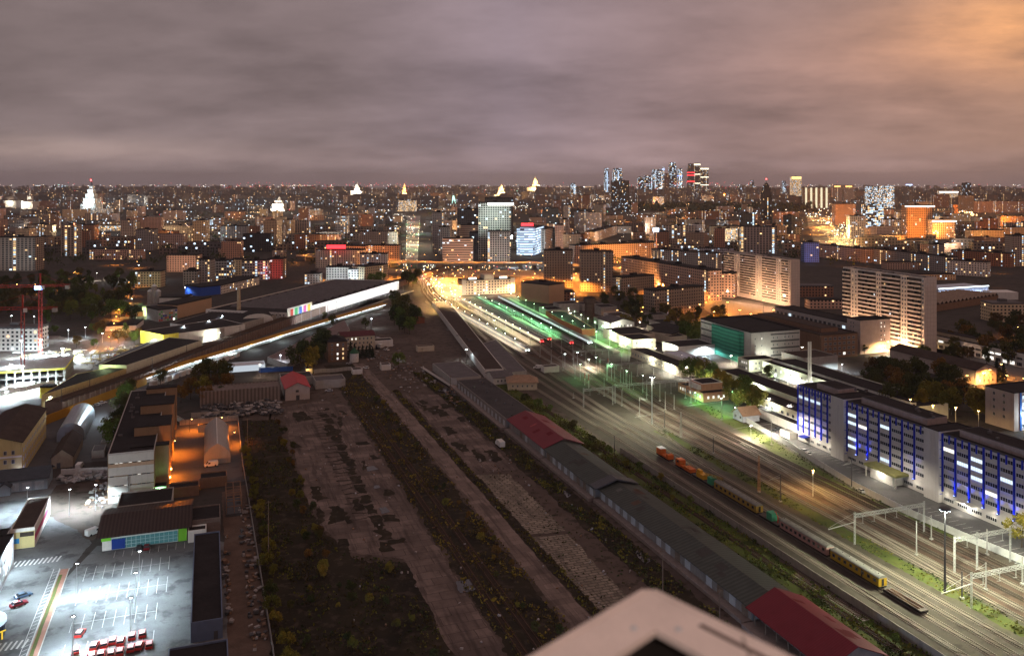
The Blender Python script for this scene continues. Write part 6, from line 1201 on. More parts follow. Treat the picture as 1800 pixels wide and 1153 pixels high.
train('white coach of the train beside the warm lit platform', (231.5, 584), (239, 815), 10, litband, glow_r, 'train at the warm platform'); train('coach of the second train with red tail lights', (240., 590), (247.6, 812), 9, glass, glow_r, 'second train with red lights'); train('dark coach of the unlit train in the middle of the station', (249.6, 571), (266, 800), 10, glass, glow_r, 'unlit train'); train('brightly lit coach of the long right hand train', (262.5, 567), (280, 825), 12, litwhite, None, 'long lit train'); train('coach of the train standing at the white lit platform', (209.5, 556), (214, 800), 10, litband, None, 'train at the white platform')
def plamp(p0, p1, n, k, pw, grp, lb, h=7.5, every=1):
    for i in range(n):
        f = (i + .5) / n; x, y = p0[0] + (p1[0] - p0[0]) * f, p0[1] + (p1[1] - p0[1]) * f; lamp_post(x, y, h, k, pw if i % every == 0 else 0, lb, grp, 0, 0, .32, 168, 'platform_lamp', 0.)
plamp((223, 582), (232, 828), 13, 'p', 9000, 'lamps of the warm platform', 'warm lamp post on the wide station platform'); plamp((205.5, 560), (210.5, 808), 11, 'n', 8000, 'lamps of the white platform', 'white lamp post on the narrow left platform'); plamp((247, 594), (253, 818), 10, 'g', 15000, 'lamps of the green platform', 'green lamp post on the middle platform'); plamp((270.5, 540), (286.5, 818), 11, 'g', 12000, 'lamps of the right green platform', 'green lamp post on the right platform'); plamp((278, 530), (300, 700), 9, 'g', 6000, 'lamps of the green verge', 'thin lamp post on the green verge by the brick train shed', 8)
sheet('green_verge', [(271, 532), (279, 512), (286, 560), (272, 600), (280, 700), (292, 800), (286, 800), (274, 660)], Z4, grassm, 6, .5)
for x0, x1 in ((211, 215), (234.5, 240.5), (241, 248.5), (251.5, 268), (264, 281)): track('station track between the platforms', [(x0, 548), (x1, 826)], slw and railm, slw, bedw=0, step=1.3, group='station tracks')
for k in range(5): track('curving through track left of the platforms', [(178 + k * 5.5, 540), (188 + k * 5.2, 640), (203 + k * 4.2, 790), (218 + k * 3.5, 900), (240 + k * 3, 1010), (262 + k * 3, 1080)], railm, slw, bedw=2.6, step=1.3, group='through tracks left of the platforms')
for k, (px, py, c, pw) in enumerate(((869, 563, 'g', 3000), (1146 - 153, 622, 'c', 2500), (1015, 620, 'c', 2500), (741, 481, 'c', 60000), (820, 604 + 10, 'c', 3000), (702, 526, 'c', 5000), (653, 560, 'c', 4000), (493, 624, 'c', 6000), (457, 640, 'n', 3000))):
    p = G(px, py, 8); lamp_post(p.x, p.y, 8, c, pw, ['greenish lamp beside the shed rows', 'white lamp near the platform ends', 'second white lamp near the platform ends', 'glaring white lamp under the railway bridge', 'white lamp by the long warehouse', 'lamp on the track fan near the trees', 'lamp post at the end of the ochre arcade', 'cold lamp on the market roof', 'lamp at the lit stalls'][k], None, 0, 0, .45, 168)
# ================================================================ construction site and left middle ground
sitem = ground_mat('site_mud', (.17, .15, .13), (.28, .25, .22), (.09, .07, .06), .06, .25, .6); sheet('construction_site', [tuple(G(*p)[:2]) for p in ((-60, 712), (80, 700), (150, 655), (205, 622), (185, 603), (100, 590), (-60, 600))], Z2, sitem, 6, 1.5)
th = thing('unfinished_building', 'unfinished concrete frame building with yellow edge on the floodlit site', 'building', (-115, 545, 0)); x0, x1, y0, y1 = -128, -80, 566, 606
b = MB(); b.prism(rect(x0, x1, y0, y1), 7.6, 8.1); b.build('roof_slab', concg, th); b = MB(); b.prism(rect(x0, x1, y0, y1), 3.6, 4.); b.build('floor_slab', concg, th)
for k in range(12): b = MB(); x = x0 + .5 + k * (x1 - x0 - 1) / 11; b.aabb(x - .35, x + .35, y0 + .1, y0 + .8, 0, 7.59); b.build('column', concg, th)
for k in range(8): b = MB(); y = y0 + 4 + k * 4.5; b.aabb(x1 - .8, x1 - .1, y - .35, y + .35, 0, 7.59); b.build('column', concg, th)
b = MB(); b.aabb(x0 + 3, x1 - 3, y0 + 8, y1 - 2, .01, 7.5); b.build('core_wall', darkst, th); b = MB(); b.aabb(x0 - .1, x1 + .1, y0 - .15, y0 - .02, 7.5, 8.6); b.aabb(x1 + .02, x1 + .15, y0, y1, 7.5, 8.6); b.build('edge_board', ybm, th)
junk('building_material', 'stacks of timber and blocks on the floodlit construction site', -125, -45, 612, 668, 260, (.6, 4), [white, yellowp, junkm], hmax=2.4); junk('building_material', 'red formwork and scrap at the edge of the construction site', -62, -40, 590, 640, 90, (.8, 3), [pm('red_formwork', (.3, .06, .05)), junkm, darkst], hmax=2)
th = thing('concrete_skeleton', 'small yellow concrete frame beside the red formwork', 'structure', (-66, 600, 0)); b = MB(); [b.bar((-72 + k * 5, 618 + k * 1.5, 0), (-72 + k * 5, 618 + k * 1.5, 6), .6) for k in range(6)]; b.bar((-72, 618, 6), (-47, 625.5, 6), .7); b.bar((-72, 618, 3), (-47, 625.5, 3), .5); b.build('beam', yellowp, th)
th, _, _ = pb('white three storey block with dormers behind the construction site', -30, 66, 578, 617, 14, fc['white_'], roofg)
redl = paint('crane_lattice_red', (.35, .05, .04), .6)
def crane(label, px, yb, ytop, jl, ja, cl):
    p = G(px, yb); h_ = hgt(ytop, yb); th = thing('tower_crane', label, 'crane', p, 'tower cranes of the construction site'); b = MB()
    for dx in (-.9, .9):
        for dy in (-.9, .9): b.bar(p + Vector((dx, dy, 0)), p + Vector((dx, dy, h_)), .22)
    for k in range(int(h_ / 1.9)):
        s = 1 if k % 2 else -1
        for e in (-.9, .9): b.bar(p + Vector((-.9 * s, e, k * 1.9)), p + Vector((.9 * s, e, k * 1.9 + 1.9)), .13); b.bar(p + Vector((e, -.9 * s, k * 1.9)), p + Vector((e, .9 * s, k * 1.9 + 1.9)), .13)
    b.build('tower', redl, th); j = Vector((math.cos(ja), math.sin(ja), 0)); t0 = p + Vector((0, 0, h_ + 1)); b = MB(); lattice(b, t0, t0 + j * jl, 1.4, 1.5, int(jl / 2.2), .13); b.build('jib', redl, th); b = MB(); lattice(b, t0, t0 - j * cl, 1.4, 1.2, int(cl / 2.2), .13); b.build('counter_jib', redl, th)
    b = MB(); q = t0 - j * (cl - 1.5); b.box((q.x, q.y, q.z - 1.2), (2.4, 2.4, 2.2), 0, ja); b.build('counterweight', concg, th); b = MB(); b.bar(t0, t0 + Vector((0, 0, 8)), .9); b.bar(t0 + Vector((0, 0, 8)), t0 + j * jl * .6, .1); b.bar(t0 + Vector((0, 0, 8)), t0 - j * cl * .9, .1); b.build('apex_tower', redl, th); b = MB(); b.box(p + Vector((1.6, -1.6, h_)), (1.8, 1.8, 2.2)); b.build('cab', white, th)
crane('red tower crane nearer to the border', 40, 668, 545, 40, R(165), 20); crane('red tower crane beside the white block with blue jib lights', 71, 640, 505, 48, R(170), 18)
roofglow('blue lights at the top of the second crane', 68, 506, 640, 5, 2, glow_b, 'crane_lamp')
for k, (px, py, hz, pw) in enumerate(((72, 596, 16, 420000), (40, 643, 14, 260000), (38, 598, 16, 300000), (12, 688, 6, 60000), (88, 697, 5, 40000), (110, 612, 9, 120000), (20, 640, 10, 160000))):
    p = G(px, py, hz); lamp_post(p.x, p.y, hz, 'c', pw, ['glaring floodlight on the crane beside the white block', 'floodlight in front of the unfinished frame', 'floodlight over the building material', 'low floodlight at the white site cabins', 'floodlight at the yellow gate of the site', 'floodlight above the site road', 'floodlight over the roof slab of the frame'][k], None, 0, 0, .9, 170, 'site_floodlight')
b = MB(); p, q = G(-20, 700), G(95, 676)
for k in range(16): a = p + (q - p) * (k / 16); c = p + (q - p) * ((k + .96) / 16); b.bar(a + Vector((0, 0, 1.3)), c + Vector((0, 0, 1.3)), .2, 2.6)
tag(b.build('site_fence', white), 'white fence along the front of the construction site', 'fence')
for k, (px, py) in enumerate(((14, 690), (28, 684))): p = G(px, py); flatbox('site_cabin', ('white site cabin nearest the border', 'white site cabin beside the fence')[k], 'cabin', p.x, p.x + 9, p.y, p.y + 3, 3., white, white, None, .1)
th, pol, h = pb('yellow green gate building in front of the black roof', 70, 92, 682, 700, 5, ybm, roofd, name='gate_building')
def obj_px(name, label, cat, x0, x1, yt, yb, dep, wall, roof, yb1=None, hut=False): return pb(label, x0, x1, yt, yb, dep, wall, roof, yb1, None, name, cat, None, 0, hut)
obj_px('blue_hall', 'hall with blue walls and orange stripe under a black roof', 'hall', 352, 388, 506, 521, 30, paint('hall_blue', (.03, .09, .42), .6), roofd, 517); obj_px('white_hall', 'long white hall with orange end next to the blue hall', 'hall', 388, 456, 503, 517, 26, fc['white_'], roofd, 500); b_, _, _ = obj_px('mosaic_house', 'grey house with coloured square panels on its front', 'building', 278, 312, 546, 566, 24, concg, roofd, 562)
p, q = G(279, 566), G(311, 562.3); d = (q - p); n = Vector((d.y, -d.x, 0)).normalized(); up = Vector((0, 0, 1)); hh_ = 9.
for i in range(9):
    for j in range(5):
        if random.random() < .5: a = p + d * ((i + .1) / 9) + n * .1 + up * (hh_ * (j + .1) / 5 + .3); c = a + d * (.8 / 9); b = MB(); b.poly([a, c, c + up * 1.4, a + up * 1.4]); b.build('colour_panel', random.choice((red, bfin, paint('panel_green', (.05, .35, .08)), paint('panel_orange', (.6, .22, .02)), swh if j < 1 else white)), b_)
obj_px('tan_factory', 'tan factory block with long dark windows beside the coloured house', 'building', 312, 372, 537, 560, 20, fc['tan'], roofd, 545); obj_px('pale_shed', 'pale gabled shed by the lane with orange lamps', 'shed', 185, 240, 574, 582, 30, white, roofd, 580); obj_px('dark_shed', 'long dark roofed shed between the lane and the coloured house', 'shed', 212, 252, 548, 556, 34, brickr, roofd); obj_px('white_workshop', 'white workshop with bright lamps beside the green lit silos', 'building', 280, 325, 524, 541, 20, white, roofd); obj_px('white_workshop', 'small white workshop left of the coloured house', 'building', 250, 276, 540, 556, 14, white, roofg)
for k, (x, w_) in enumerate(((264, 7), (271, 8), (278, 7))):
    p = G(x, 540); h_ = hgt(512 if k != 1 else 503, 540); th = thing('silo', ['left silo lit green', 'tallest middle silo lit green', 'right silo lit green'][k], 'silo', p, 'green lit silos'); b = MB(); b.tube(p, p + Vector((0, 0, h_)), 2.6, 2.6, 12); b.build('shell', concg, th); b = MB(); b.tube(p + Vector((0, 0, h_ + .01)), p + Vector((0, 0, h_ + 2.)), 2.7, .6, 12); b.build('cap', steel, th)
for px, py, hz, k, pw in ((262, 536, 6, 'g', 16000), (284, 536, 6, 'g', 16000), (232, 525, 6, 'g', 9000), (300, 545, 8, 'c', 9000), (240, 545, 8, 'c', 6000), (325, 505, 8, 'c', 9000), (244, 466, 20, 'c', 60000), (170, 480, 9, 'n', 14000), (204, 480, 9, 'n', 14000), (180, 586, 7, 'c', 8000), (150, 575, 8, 'c', 14000), (120, 580, 8, 'c', 14000), (60, 556, 10, 'c', 14000), (20, 555, 8, 'c', 14000), (140, 520, 9, 'n', 9000), (365, 490, 6, 'c', 9000)):
    p = G(px, py, hz); lamp_post(p.x, p.y, hz, k, pw, {'g': 'green tinted lamp among the silos and sheds', 'c': 'cold lamp among the sheds left of the mall', 'n': 'whitish lamp in the dark park'}[k], {'g': 'green lamps at the silos', 'c': 'cold lamps left of the mall', 'n': 'park lamps'}[k], 0, 0, .5, 170)
for k in range(9): f = k / 8; px, py = 188 + 34 * f, 600 - 96 * f; p = G(px + 6, py - 8, 8); lamp_post(p.x, p.y, 8, 'w', 30000, 'orange lamp along the narrow lane through the trees', 'orange lamps of the lane', 1, R(200), .4, 165)
sheet('lane', [tuple(G(*p)[:2]) for p in ((165, 620), (215, 620), (236, 505), (224, 500))], Z3, asph)
for k, (px, py) in enumerate(((93, 502), (110, 500), (60, 500), (28, 500), (8, 512), (200, 455), (240, 460), (130, 478))): p = G(px, py, 9); lamp_post(p.x, p.y, 9, 'w', 22000, 'orange lamp at the street behind the dark park', 'orange lamps behind the park', 1, 0, .5, 168)
# ================================================================ overpass, roads, city lamps
roadm = pm('road_asphalt', (.12, .115, .11), .8, .12, .3); OV = [tuple(G(x, y, 8)[:2]) for x, y in ((540, 447), (690, 458), (800, 462), (930, 461), (1060, 468), (1180, 486))]
th = thing('overpass', 'long elevated road bathed in orange lamp light behind the station', 'bridge', (*OV[0], 0)); b = MB(); O2 = off(OV, 22)
for i in range(len(OV) - 1): b.prism([OV[i], OV[i + 1], O2[i + 1], O2[i]], 6.6, 8., 0, 1, True)
b.build('deck', [concg, roadm], th); b = MB()
for e in (OV, O2):
    for p, q in zip(e, e[1:]): b.bar((*p, 8.5), (*q, 8.5), .35, 1.)
b.build('parapet', concg, th)
for i in range(len(OV) - 1):
    for f in (.1, .3, .5, .7, .9): x, y = [OV[i][k] * (1 - f) + OV[i + 1][k] * f for k in (0, 1)]; u, v = [O2[i][k] * (1 - f) + O2[i + 1][k] * f for k in (0, 1)]; b = MB(); b.bar((x * .9 + u * .1, y * .9 + v * .1, 3.3), (x * .1 + u * .9, y * .1 + v * .9, 3.3), 1.6, 6.6); b.build('pier', concg, th)
for i in range(len(OV) - 1):
    for f in (.06, .23, .4, .57, .74, .91):
        x, y = [OV[i][k] * (1 - f) + OV[i + 1][k] * f for k in (0, 1)]; u, v = [O2[i][k] * (1 - f) + O2[i + 1][k] * f for k in (0, 1)]; lamp_post((x + u) / 2, (y + v) / 2, 11, 'w', 42000, 'orange lamp post on the elevated road', 'lamps of the elevated road', 0, 0, .5, 172, 'street_lamp', 8.)
def road(name, px, mat=None, z=.09): return sheet(name, [tuple(G(*p)[:2]) for p in px], z, mat or roadm)
road('ring_road', ((560, 470), (760, 472), (920, 470), (1065, 482), (1066, 498), (960, 490), (905, 486), (800, 485), (690, 480), (560, 480))); road('station_square', ((742, 488), (812, 488), (812, 522), (905, 518), (915, 530), (770, 530), (752, 512)), pm('square_paving', (.22, .19, .16), .85)); road('avenue', ((713, 462), (734, 462), (739, 380), (716, 380)), pm('pale_road', (.24, .22, .2), .8), z=.12); road('street', ((1240, 545), (1285, 575), (1400, 562), (1360, 540), (1290, 530), (1245, 520), (1200, 518), (1195, 530)), z=.11); road('street', ((1550, 580), (1640, 600), (1720, 650), (1830, 700), (1830, 640), (1620, 608), (1560, 570)), z=.11); road('motorway', ((1440, 450), (1520, 450), (1490, 405), (1440, 372), (1418, 372), (1420, 395)), z=.13); road('street', ((1005, 485), (1012, 466), (1160, 462), (1155, 470), (1080, 486)), z=.11)
def L_(k, hz, pw, pts, lb, grp, r=.5):
    for px, py in pts: p = G(px, py, hz); lamp_post(p.x, p.y, hz, k, -pw * (F * H / (py - YH) / 2600) ** 2 if pw < 0 else pw, lb, grp, 0, 0, r, 170)
L_('w', 13, 160000, [(x + (j % 2) * 17, y) for j, y in enumerate((470, 475, 481, 488, 494)) for x in range(680 if y < 480 else 760 if y < 486 else 920, 1060, 36)] + [(640, 474), (610, 472), (580, 474)], 'orange lamp on the ring road under the elevated road', 'lamps of the ring road', .6)
L_('y', 11, 46000, [(765, 526), (778, 520), (795, 516), (800, 526), (752, 497), (748, 482), (760, 486), (780, 480), (830, 484), (805, 500), (770, 508), (850, 492), (875, 494), (900, 498), (770, 500), (790, 497), (775, 490), (800, 485), (815, 486), (762, 515), (800, 510), (785, 522), (745, 490), (752, 500), (830, 490), (860, 488)], 'warm lamp on the square before the station', 'lamps of the station square', .6)
L_('w', 8, 90000, [(1030, 460), (1060, 462), (1085, 461), (1102, 466), (1120, 462), (1135, 459), (1090, 470), (1050, 468), (1020, 472)], 'orange lamp in the street between the long slabs', 'lamps between the long slabs', .6)
L_('w', 8, 70000, [(1110, 494), (1130, 500), (1150, 506), (1170, 514), (1190, 520), (1210, 526), (1225, 530), (1165, 500), (1105, 485)], 'orange lamp at the foot of the orange lit slab', 'lamps at the orange lit slab', .6)
L_('y', 7, 16000, [(1100, 486), (1118, 490), (1112, 483)], 'bright shop lamp below the orange lit slab', 'shop lamps of the orange slab', .7)
L_('w', 11, 70000, [(1230, 535), (1255, 548), (1280, 560), (1310, 564), (1340, 558), (1370, 556), (1215, 527), (1240, 512), (1262, 520), (1279, 531), (1300, 545), (1342, 528), (1290, 520), (1320, 552), (1225, 525), (1360, 545), (1266, 538)], 'orange lamp at the bend of the street before the pink slabs', 'lamps at the street bend', .6)
L_('y', 9, 50000, [(1580, 592), (1570, 576), (1600, 585), (1612, 612), (1560, 600), (1640, 622), (1668, 632), (1700, 645), (1730, 655), (1596, 604)], 'warm lamp in the street before the low glowing building', 'lamps of the bright street', .6); L_('w', 9, 30000, [(1740, 650), (1770, 660), (1800, 665), (1790, 575), (1760, 640)], 'orange lamp at the border beyond the blue striped block', 'orange lamps at the border', .5)
L_('y', 16, -230000, [(1462 + (i % 4) * 12, 394 + i * 4) for i in range(12)] + [(1430 + i * 6, 374 + i * 4.5) for i in range(12)], 'lamp along the blazing motorway', 'lamps of the motorway', .8)
L_('w', 9, 90000, [(1425 + (i * 37) % 60, 380 + (i * 13) % 40) for i in range(10)], 'orange lamp around the motorway junction', 'orange lamps of the motorway', 1.2)
for i in range(13): f = i / 12; py = 458 - 70 * f ** .8; L_('py'[i % 2] if i % 4 else 'g', 9, 12000 * (1 + 4 * f * f), [q for q in ((714 + 2 * f, py + random.uniform(-2, 2)), (733 + 5 * f, py + random.uniform(-2, 2))) if random.random() < .8], 'lamp at the kerb of the straight bright avenue', 'lamps of the straight avenue', .2 + .2 * f)
DEP = [(1035, 632, 'n'), (1152, 612, 'n'), (1198, 624, 'n'), (1112, 590, 'n'), (1125, 566, 'n'), (1092, 588, 'n'), (1065, 575, 'g'), (1207, 645, 'n'), (1178, 640, 'n'), (1240, 610, 'c'), (1285, 625, 'n'), (1343, 625, 'n'), (1363, 658, 'c'), (1385, 660, 'n'), (1292, 672, 'g'), (1352, 700, 'n'), (1388, 712, 'n'), (1540, 600, 'n'), (1452, 626, 'n'), (1480, 640, 'c'), (1552, 690, 'n'), (1000, 545, 'n'), (1003, 550, 'n'), (1240, 590, 'g'), (1185, 585, 'g'), (1225, 600, 'g'), (1320, 748, 'n'), (1405, 690, 'n'), (1570, 612, 'c'), (1430, 700, 'n')]
for i, (px, py, k) in enumerate(DEP): p = G(px, py, 6); lamp_post(p.x, p.y, 6, k, 40000 if px in (1240, 1285, 1343) else 42000, {'n': 'white lamp between the depot sheds', 'g': 'green tinted lamp in the depot trees', 'c': 'cold lamp at the netted block'}[k], 'lamps of the depot', 0, 0, .42, 172)
L_('w', 6, 9000, [(1130, 540), (1128, 548), (1005, 535), (1015, 530), (1085, 545), (1510, 700), (1520, 704), (1700, 660)], 'orange lamp glowing through the trees', 'orange lamps under trees', .5); L_('y', 15, 22000, [(1600, 702), (1640, 712), (1680, 716), (1720, 722)], 'assumed warm lamp above the yellow leaved trees', 'assumed lamps over the yellow trees', .4); L_('n', 7, 10000, [(1410, 630 - 20), (1655, 690), (1760, 690)], 'white lamp among the dark trees on the right', 'white lamps under trees', .5)  # the lamps over the yellow trees are assumed, added to light their leaves
# wall washes by added lights without fixtures
for x, y, z, pw in ((268, 420, 5, 12000), (268, 365, 5, 12000), (286, 400, 6, 12000), (286, 355, 6, 10000), (321, 420, 7, 14000), (321, 390, 6, 9000), (276, 526, 6, 16000), (276, 548, 6, 16000), (290, 530, 5, 12000), (281, 575, 6, 14000), (300, 600, 6, 12000), (293, 612, 6, 9000), (298, 515, 6, 16000), (268, 490, 4, 9000), (268, 470, 4, 9000), (344, 436, 6, 10000), (318, 445, 5, 9000), (340, 462, 5, 12000)): lamp('wall_light', (x, y, z), (.96, 1., .78), pw * .5, size=.3)
L_('g', 10, 6000, [(1048, 628), (1075, 640), (1102, 652), (1020, 640), (1130, 660)], 'assumed greenish lamp over the yard throat at the platform ends', 'assumed greenish lamps of the yard throat', .3); L_('g', 5, 12000, [(1268, 700), (1292, 716), (1222, 690)], 'added small green lamp at the foot of the leafy trees', 'added green lamps under the trees', .3)  # both sets added: one tints the yard throat, one brightens the trees
for px in (262, 280): p = G(px, 548, 5); lamp('assumed_silo_light', p, (.75, 1., .4), 14000, size=.3)  # assumed lights without fixtures, added to turn the silos green
for px, py, pw in ((15, 628, 40000), (50, 626, 40000)): p = G(px, py, 7); lamp('added_block_light', p, COLS['c'], pw, size=.4)  # lights without fixtures, added to brighten the white block
flood(852, 457, (.75, 1., .92), 26000, 26, 52, .4, n=2, dx=30); flood(852, 457, (.75, 1., .92), 22000, 26, 74, .2, n=2, dx=26); flood(870, 460, (1., .85, .75), 20000, 26, 6, .6); flood(930, 452, 'c', 60000, 30, 3, .6); flood(965, 446, 'c', 90000, 30, 3, .3); flood(800, 464, (1., .6, .42), 40000, 40, 8, .5, n=2, dx=16); flood(650, 470, 'w', 26000, 24, 6, .5, n=3, dx=22); flood(600, 466, 'w', 40000, 26, 6, .5, n=2, dx=24);  flood(1620, 420, 'w', 300000, 40, 6, .8, n=2, dx=14); flood(1486, 398, 'w', 300000, 40, 6, .7); flood(1700, 428, 'w', 160000, 40, 6, .5, n=3, dx=50); flood(1700, 400, 'w', 260000, 40, 6, .4, n=2, dx=70); flood(1060, 424, 'n', 90000, 20, 3, .8); flood(1685, 505, 'w', 20000, 24, 5, .5, n=2, dx=60); flood(1480, 468, 'w', 60000, 30, 5, .5, n=2, dx=30); flood(1690, 480, 'w', 60000, 30, 6, .4, n=2, dx=60); flood(1045, 464, (1., .42, .1), 55000, 20, 5, .5, n=5, dx=24); flood(1125, 508, (1., .45, .13), 42000, 20, 5, .5, n=5, dx=26); flood(1250, 522, 'w', 35000, 20, 5, .5); flood(480, 492, (1., .1, .15), 20000, 14, 6, .6); flood(310, 480, (1., .62, .42), 22000, 30, 6, .4, n=2, dx=16); flood(262, 508, (.85, 1., .6), 7000, 20, 5, .5); flood(1425, 465, (.3, .45, 1.), 40000, 24, 5, .6); flood(20, 480, 'c', 30000, 26, 6, .8); flood(660, 504, 'n', 26000, 20, 5, .5); flood(590, 500, 'c', 20000, 20, 5, .6, n=2, dx=36)
p = roofglow('glaring blue white floodlight on the roof behind the orange slab', 1153, 404, 447, 9, 6, em('blue_white_glare', (.5, .75, 1.), 14), 'roof_floodlight'); lamp('roof_flood_light', p.location + Vector((0, -20, 4)), (.4, .6, 1.), 400000, size=1.); p = roofglow('white floodlight beside the unfinished tower', 898, 417, 452, 5, 5, glow_c, 'roof_floodlight'); lamp('roof_flood_light', p.location - FV * 8, (.7, .95, 1.), 120000, size=1.); p = roofglow('red lamp on the brown brick block in the park', 129, 395, 426, 5, 4, em('orange_red_lamp', (1., .25, .1), 12), 'roof_lamp')
th = thing('market_hall', 'market hall with arched windows and a glowing white roof line behind the big slab', 'hall', G(1652, 520)); pol = [G(1650, 524), G(1738, 518)]; d = pol[1] - pol[0]; n = Vector((-d.y, d.x, 0)).normalized() * 30; b = MB(); b.prism([tuple(v[:2]) for v in (pol[0], pol[1], pol[1] + n, pol[0] + n)], 0, 9); b.build('wall', pm('blue_white_wall', (.45, .5, .58)), th); b = MB(); b.bar(pol[0] + Vector((0, 0, 9.4)), pol[1] + Vector((0, 0, 9.4)), .8, .8); b.build('roof_light', em('roof_light_white', (.8, .95, 1.), 3.), th)
for k in range(14): q = pol[0] + d * ((k + .5) / 14) - n.normalized() * 1.5 + Vector((0, 0, 3)); lamp('hall_uplight', q, (.6, .72, 1.), 900, size=.2)
th = thing('ribbed_roof_market', 'wide market with ribbed tan roof in front of the glowing hall', 'market', G(1652, 545)); pol = [G(1645, 548), G(1755, 530)]; d = pol[1] - pol[0]; n = Vector((-d.y, d.x, 0)).normalized() * 40
b = MB(); b.prism([tuple(v[:2]) for v in (pol[0], pol[1], pol[1] + n, pol[0] + n)], 0, 6); b.build('wall', brickb, th); b = MB()
for k in range(16): a = pol[0] + d * (k / 16) + Vector((0, 0, 6.02)); c = pol[0] + d * ((k + 1) / 16) + Vector((0, 0, 6.02)); m = (a + c) / 2 + Vector((0, 0, 2.6)); b.poly([a, m, m + n, a + n][::-1]); b.poly([m, c, c + n, m + n][::-1])
b.build('ribbed_roof', pm('tan_ribs', (.26, .19, .14)), th)
th = thing('school_building', 'pale four storey school with tall windows among trees on the right', 'building', G(1745, 590)); th_, _, _ = pb('pale four storey school block with rows of tall windows in the right hand trees', 1744, 1800, 535, 566, 18, fc['cream'], roofg); bpy.data.objects.remove(th)
obj_px('red_brick_house', 'red brick house with grey roof behind the second pink slab', 'house', 1405, 1465, 504, 522, 18, fc['brick'], roofg); obj_px('tan_house', 'tan house among trees between the two pink slabs', 'house', 1423, 1480, 528, 543, 14, fc['pink'], roofd); obj_px('white_tent_roof', 'white pointed tent roof in the right hand trees', 'tent', 1745, 1790, 516, 527, 20, white, white); obj_px('dim_house', 'dim flat house behind the trees left of the market', 'house', 1560, 1625, 462, 474, 20, fc['pink'], roofb); obj_px('yellow_hall', 'low hall with yellow lamps behind the pink slab', 'hall', 1610, 1680, 483, 492, 20, fc['cream'], roofd); obj_px('ruined_house', 'old dark pitched house lit orange beside the point blocks', 'house', 968, 1010, 514, 529, 16, fc['brick'], roofd); obj_px('church', 'small dark church in the park', 'church', 102, 112, 425, 440, 14, fc['brick'], roofd)
# ================================================================ trees and weeds
rs = random.Random(21)
def leafmat(name, cols, tr=.0):
    m = MATS[name] = bpy.data.materials.new(name); t = NT(m); p = t.pos(); oi = t.n('ShaderNodeObjectInfo'); n = t.noise(p, .55, 4, .7); g = t.noise(p, 3., 2)
    f = t.math('ADD', t.math('MULTIPLY', n, .55), t.math('ADD', t.math('MULTIPLY', oi.outputs['Random'], .35), t.math('MULTIPLY', g, .15)))
    c = t.ramp(f, [(.25 + .5 * i / (len(cols) - 1), k) for i, k in enumerate(cols)]); t.out(c, .8, spec=.15); return m
lf_d = leafmat('dark_foliage', [(.022, .034, .012), (.04, .055, .016), (.065, .07, .02), (.1, .085, .022)]); lf_y = leafmat('yellowing_foliage', [(.06, .07, .014), (.12, .12, .02), (.19, .16, .024), (.24, .16, .025)]); lf_o = leafmat('rust_foliage', [(.05, .04, .014), (.1, .06, .018), (.15, .085, .02), (.19, .1, .02)])
lf_g = leafmat('fresh_green_foliage', [(.045, .075, .016), (.08, .125, .022), (.12, .155, .03), (.17, .18, .035)]); lf_c = leafmat('conifer_foliage', [(.012, .022, .012), (.02, .034, .016), (.03, .04, .02)]); bark = pm('bark', (.07, .055, .042), .95, .25, 2.)
def leaf_quad(b, c, s, r, mi=0):
    n = Vector((r.gauss(0, 1), r.gauss(0, 1), r.gauss(0, .8) + .35)).normalized(); u = n.orthogonal().normalized(); u.rotate(Matrix.Rotation(r.uniform(0, 6.28), 3, n)); v = n.cross(u); k = s * r.uniform(.6, 1.2)
    b.poly([c + u * k + v * k * .25, c + v * k * .7, c - u * k * .9, c - v * k * .65 + n * k * .2], mi)
def crown_mesh(kind, seed):
    r = random.Random(seed); b = MB()
    if kind == 'conifer':
        for i in range(900):
            z = r.random() ** 1.3; rad = .26 * (1 - z) * (.75 + .35 * math.sin(z * 40)) + .015; a = r.uniform(0, 6.28); q = rad * r.uniform(.55, 1.05); leaf_quad(b, Vector((q * math.cos(a), q * math.sin(a), .1 + z * .9)), .035, r)
    else:
        rx, zc, rz = {'round': (.36, .62, .36), 'tall': (.2, .58, .42), 'wide': (.46, .6, .36)}[kind]; lobes = []
        for i in range(15):
            a = r.uniform(0, 6.28); z = r.uniform(-.85, .9); q = math.sqrt(max(0, 1 - z * z)) * r.uniform(.45, .85); lobes.append((Vector((rx * q * math.cos(a), rx * q * math.sin(a), zc + rz * z * .85)), r.uniform(.1, .2) * (.8 if kind == 'tall' else 1.1)))
        for c, s in lobes:
            for i in range(85):
                d = Vector((r.gauss(0, 1), r.gauss(0, 1), r.gauss(0, 1) * .8 + .15)).normalized(); leaf_quad(b, c + d * s * r.random() ** .4, .04, r)
    return b
def trunk_mesh(kind, seed):
    r = random.Random(seed); b = MB(); hh2 = .95 if kind == 'conifer' else .6; b.tube((0, 0, 0), (r.uniform(-.02, .02), r.uniform(-.02, .02), hh2), .022, .008, 7)
    if kind != 'conifer':
        for i in range(6): a = r.uniform(0, 6.28); z = r.uniform(.25, .5); b.tube((0, 0, z), (.2 * math.cos(a) * (.5 if kind == 'tall' else 1), .2 * math.sin(a) * (.5 if kind == 'tall' else 1), z + r.uniform(.15, .3)), .01, .004, 5)
    return b
TP = {}
def tree_proto(kind, mat, seed):
    k = (kind, mat.name, seed)
    if k not in TP: c = crown_mesh(kind, seed).build('crown', mat, uv=False); t_ = trunk_mesh(kind, seed).build('trunk', bark, uv=False); TP[k] = (c.data, t_.data); bpy.data.objects.remove(c); bpy.data.objects.remove(t_)
    return TP[k]
NTREE = 0
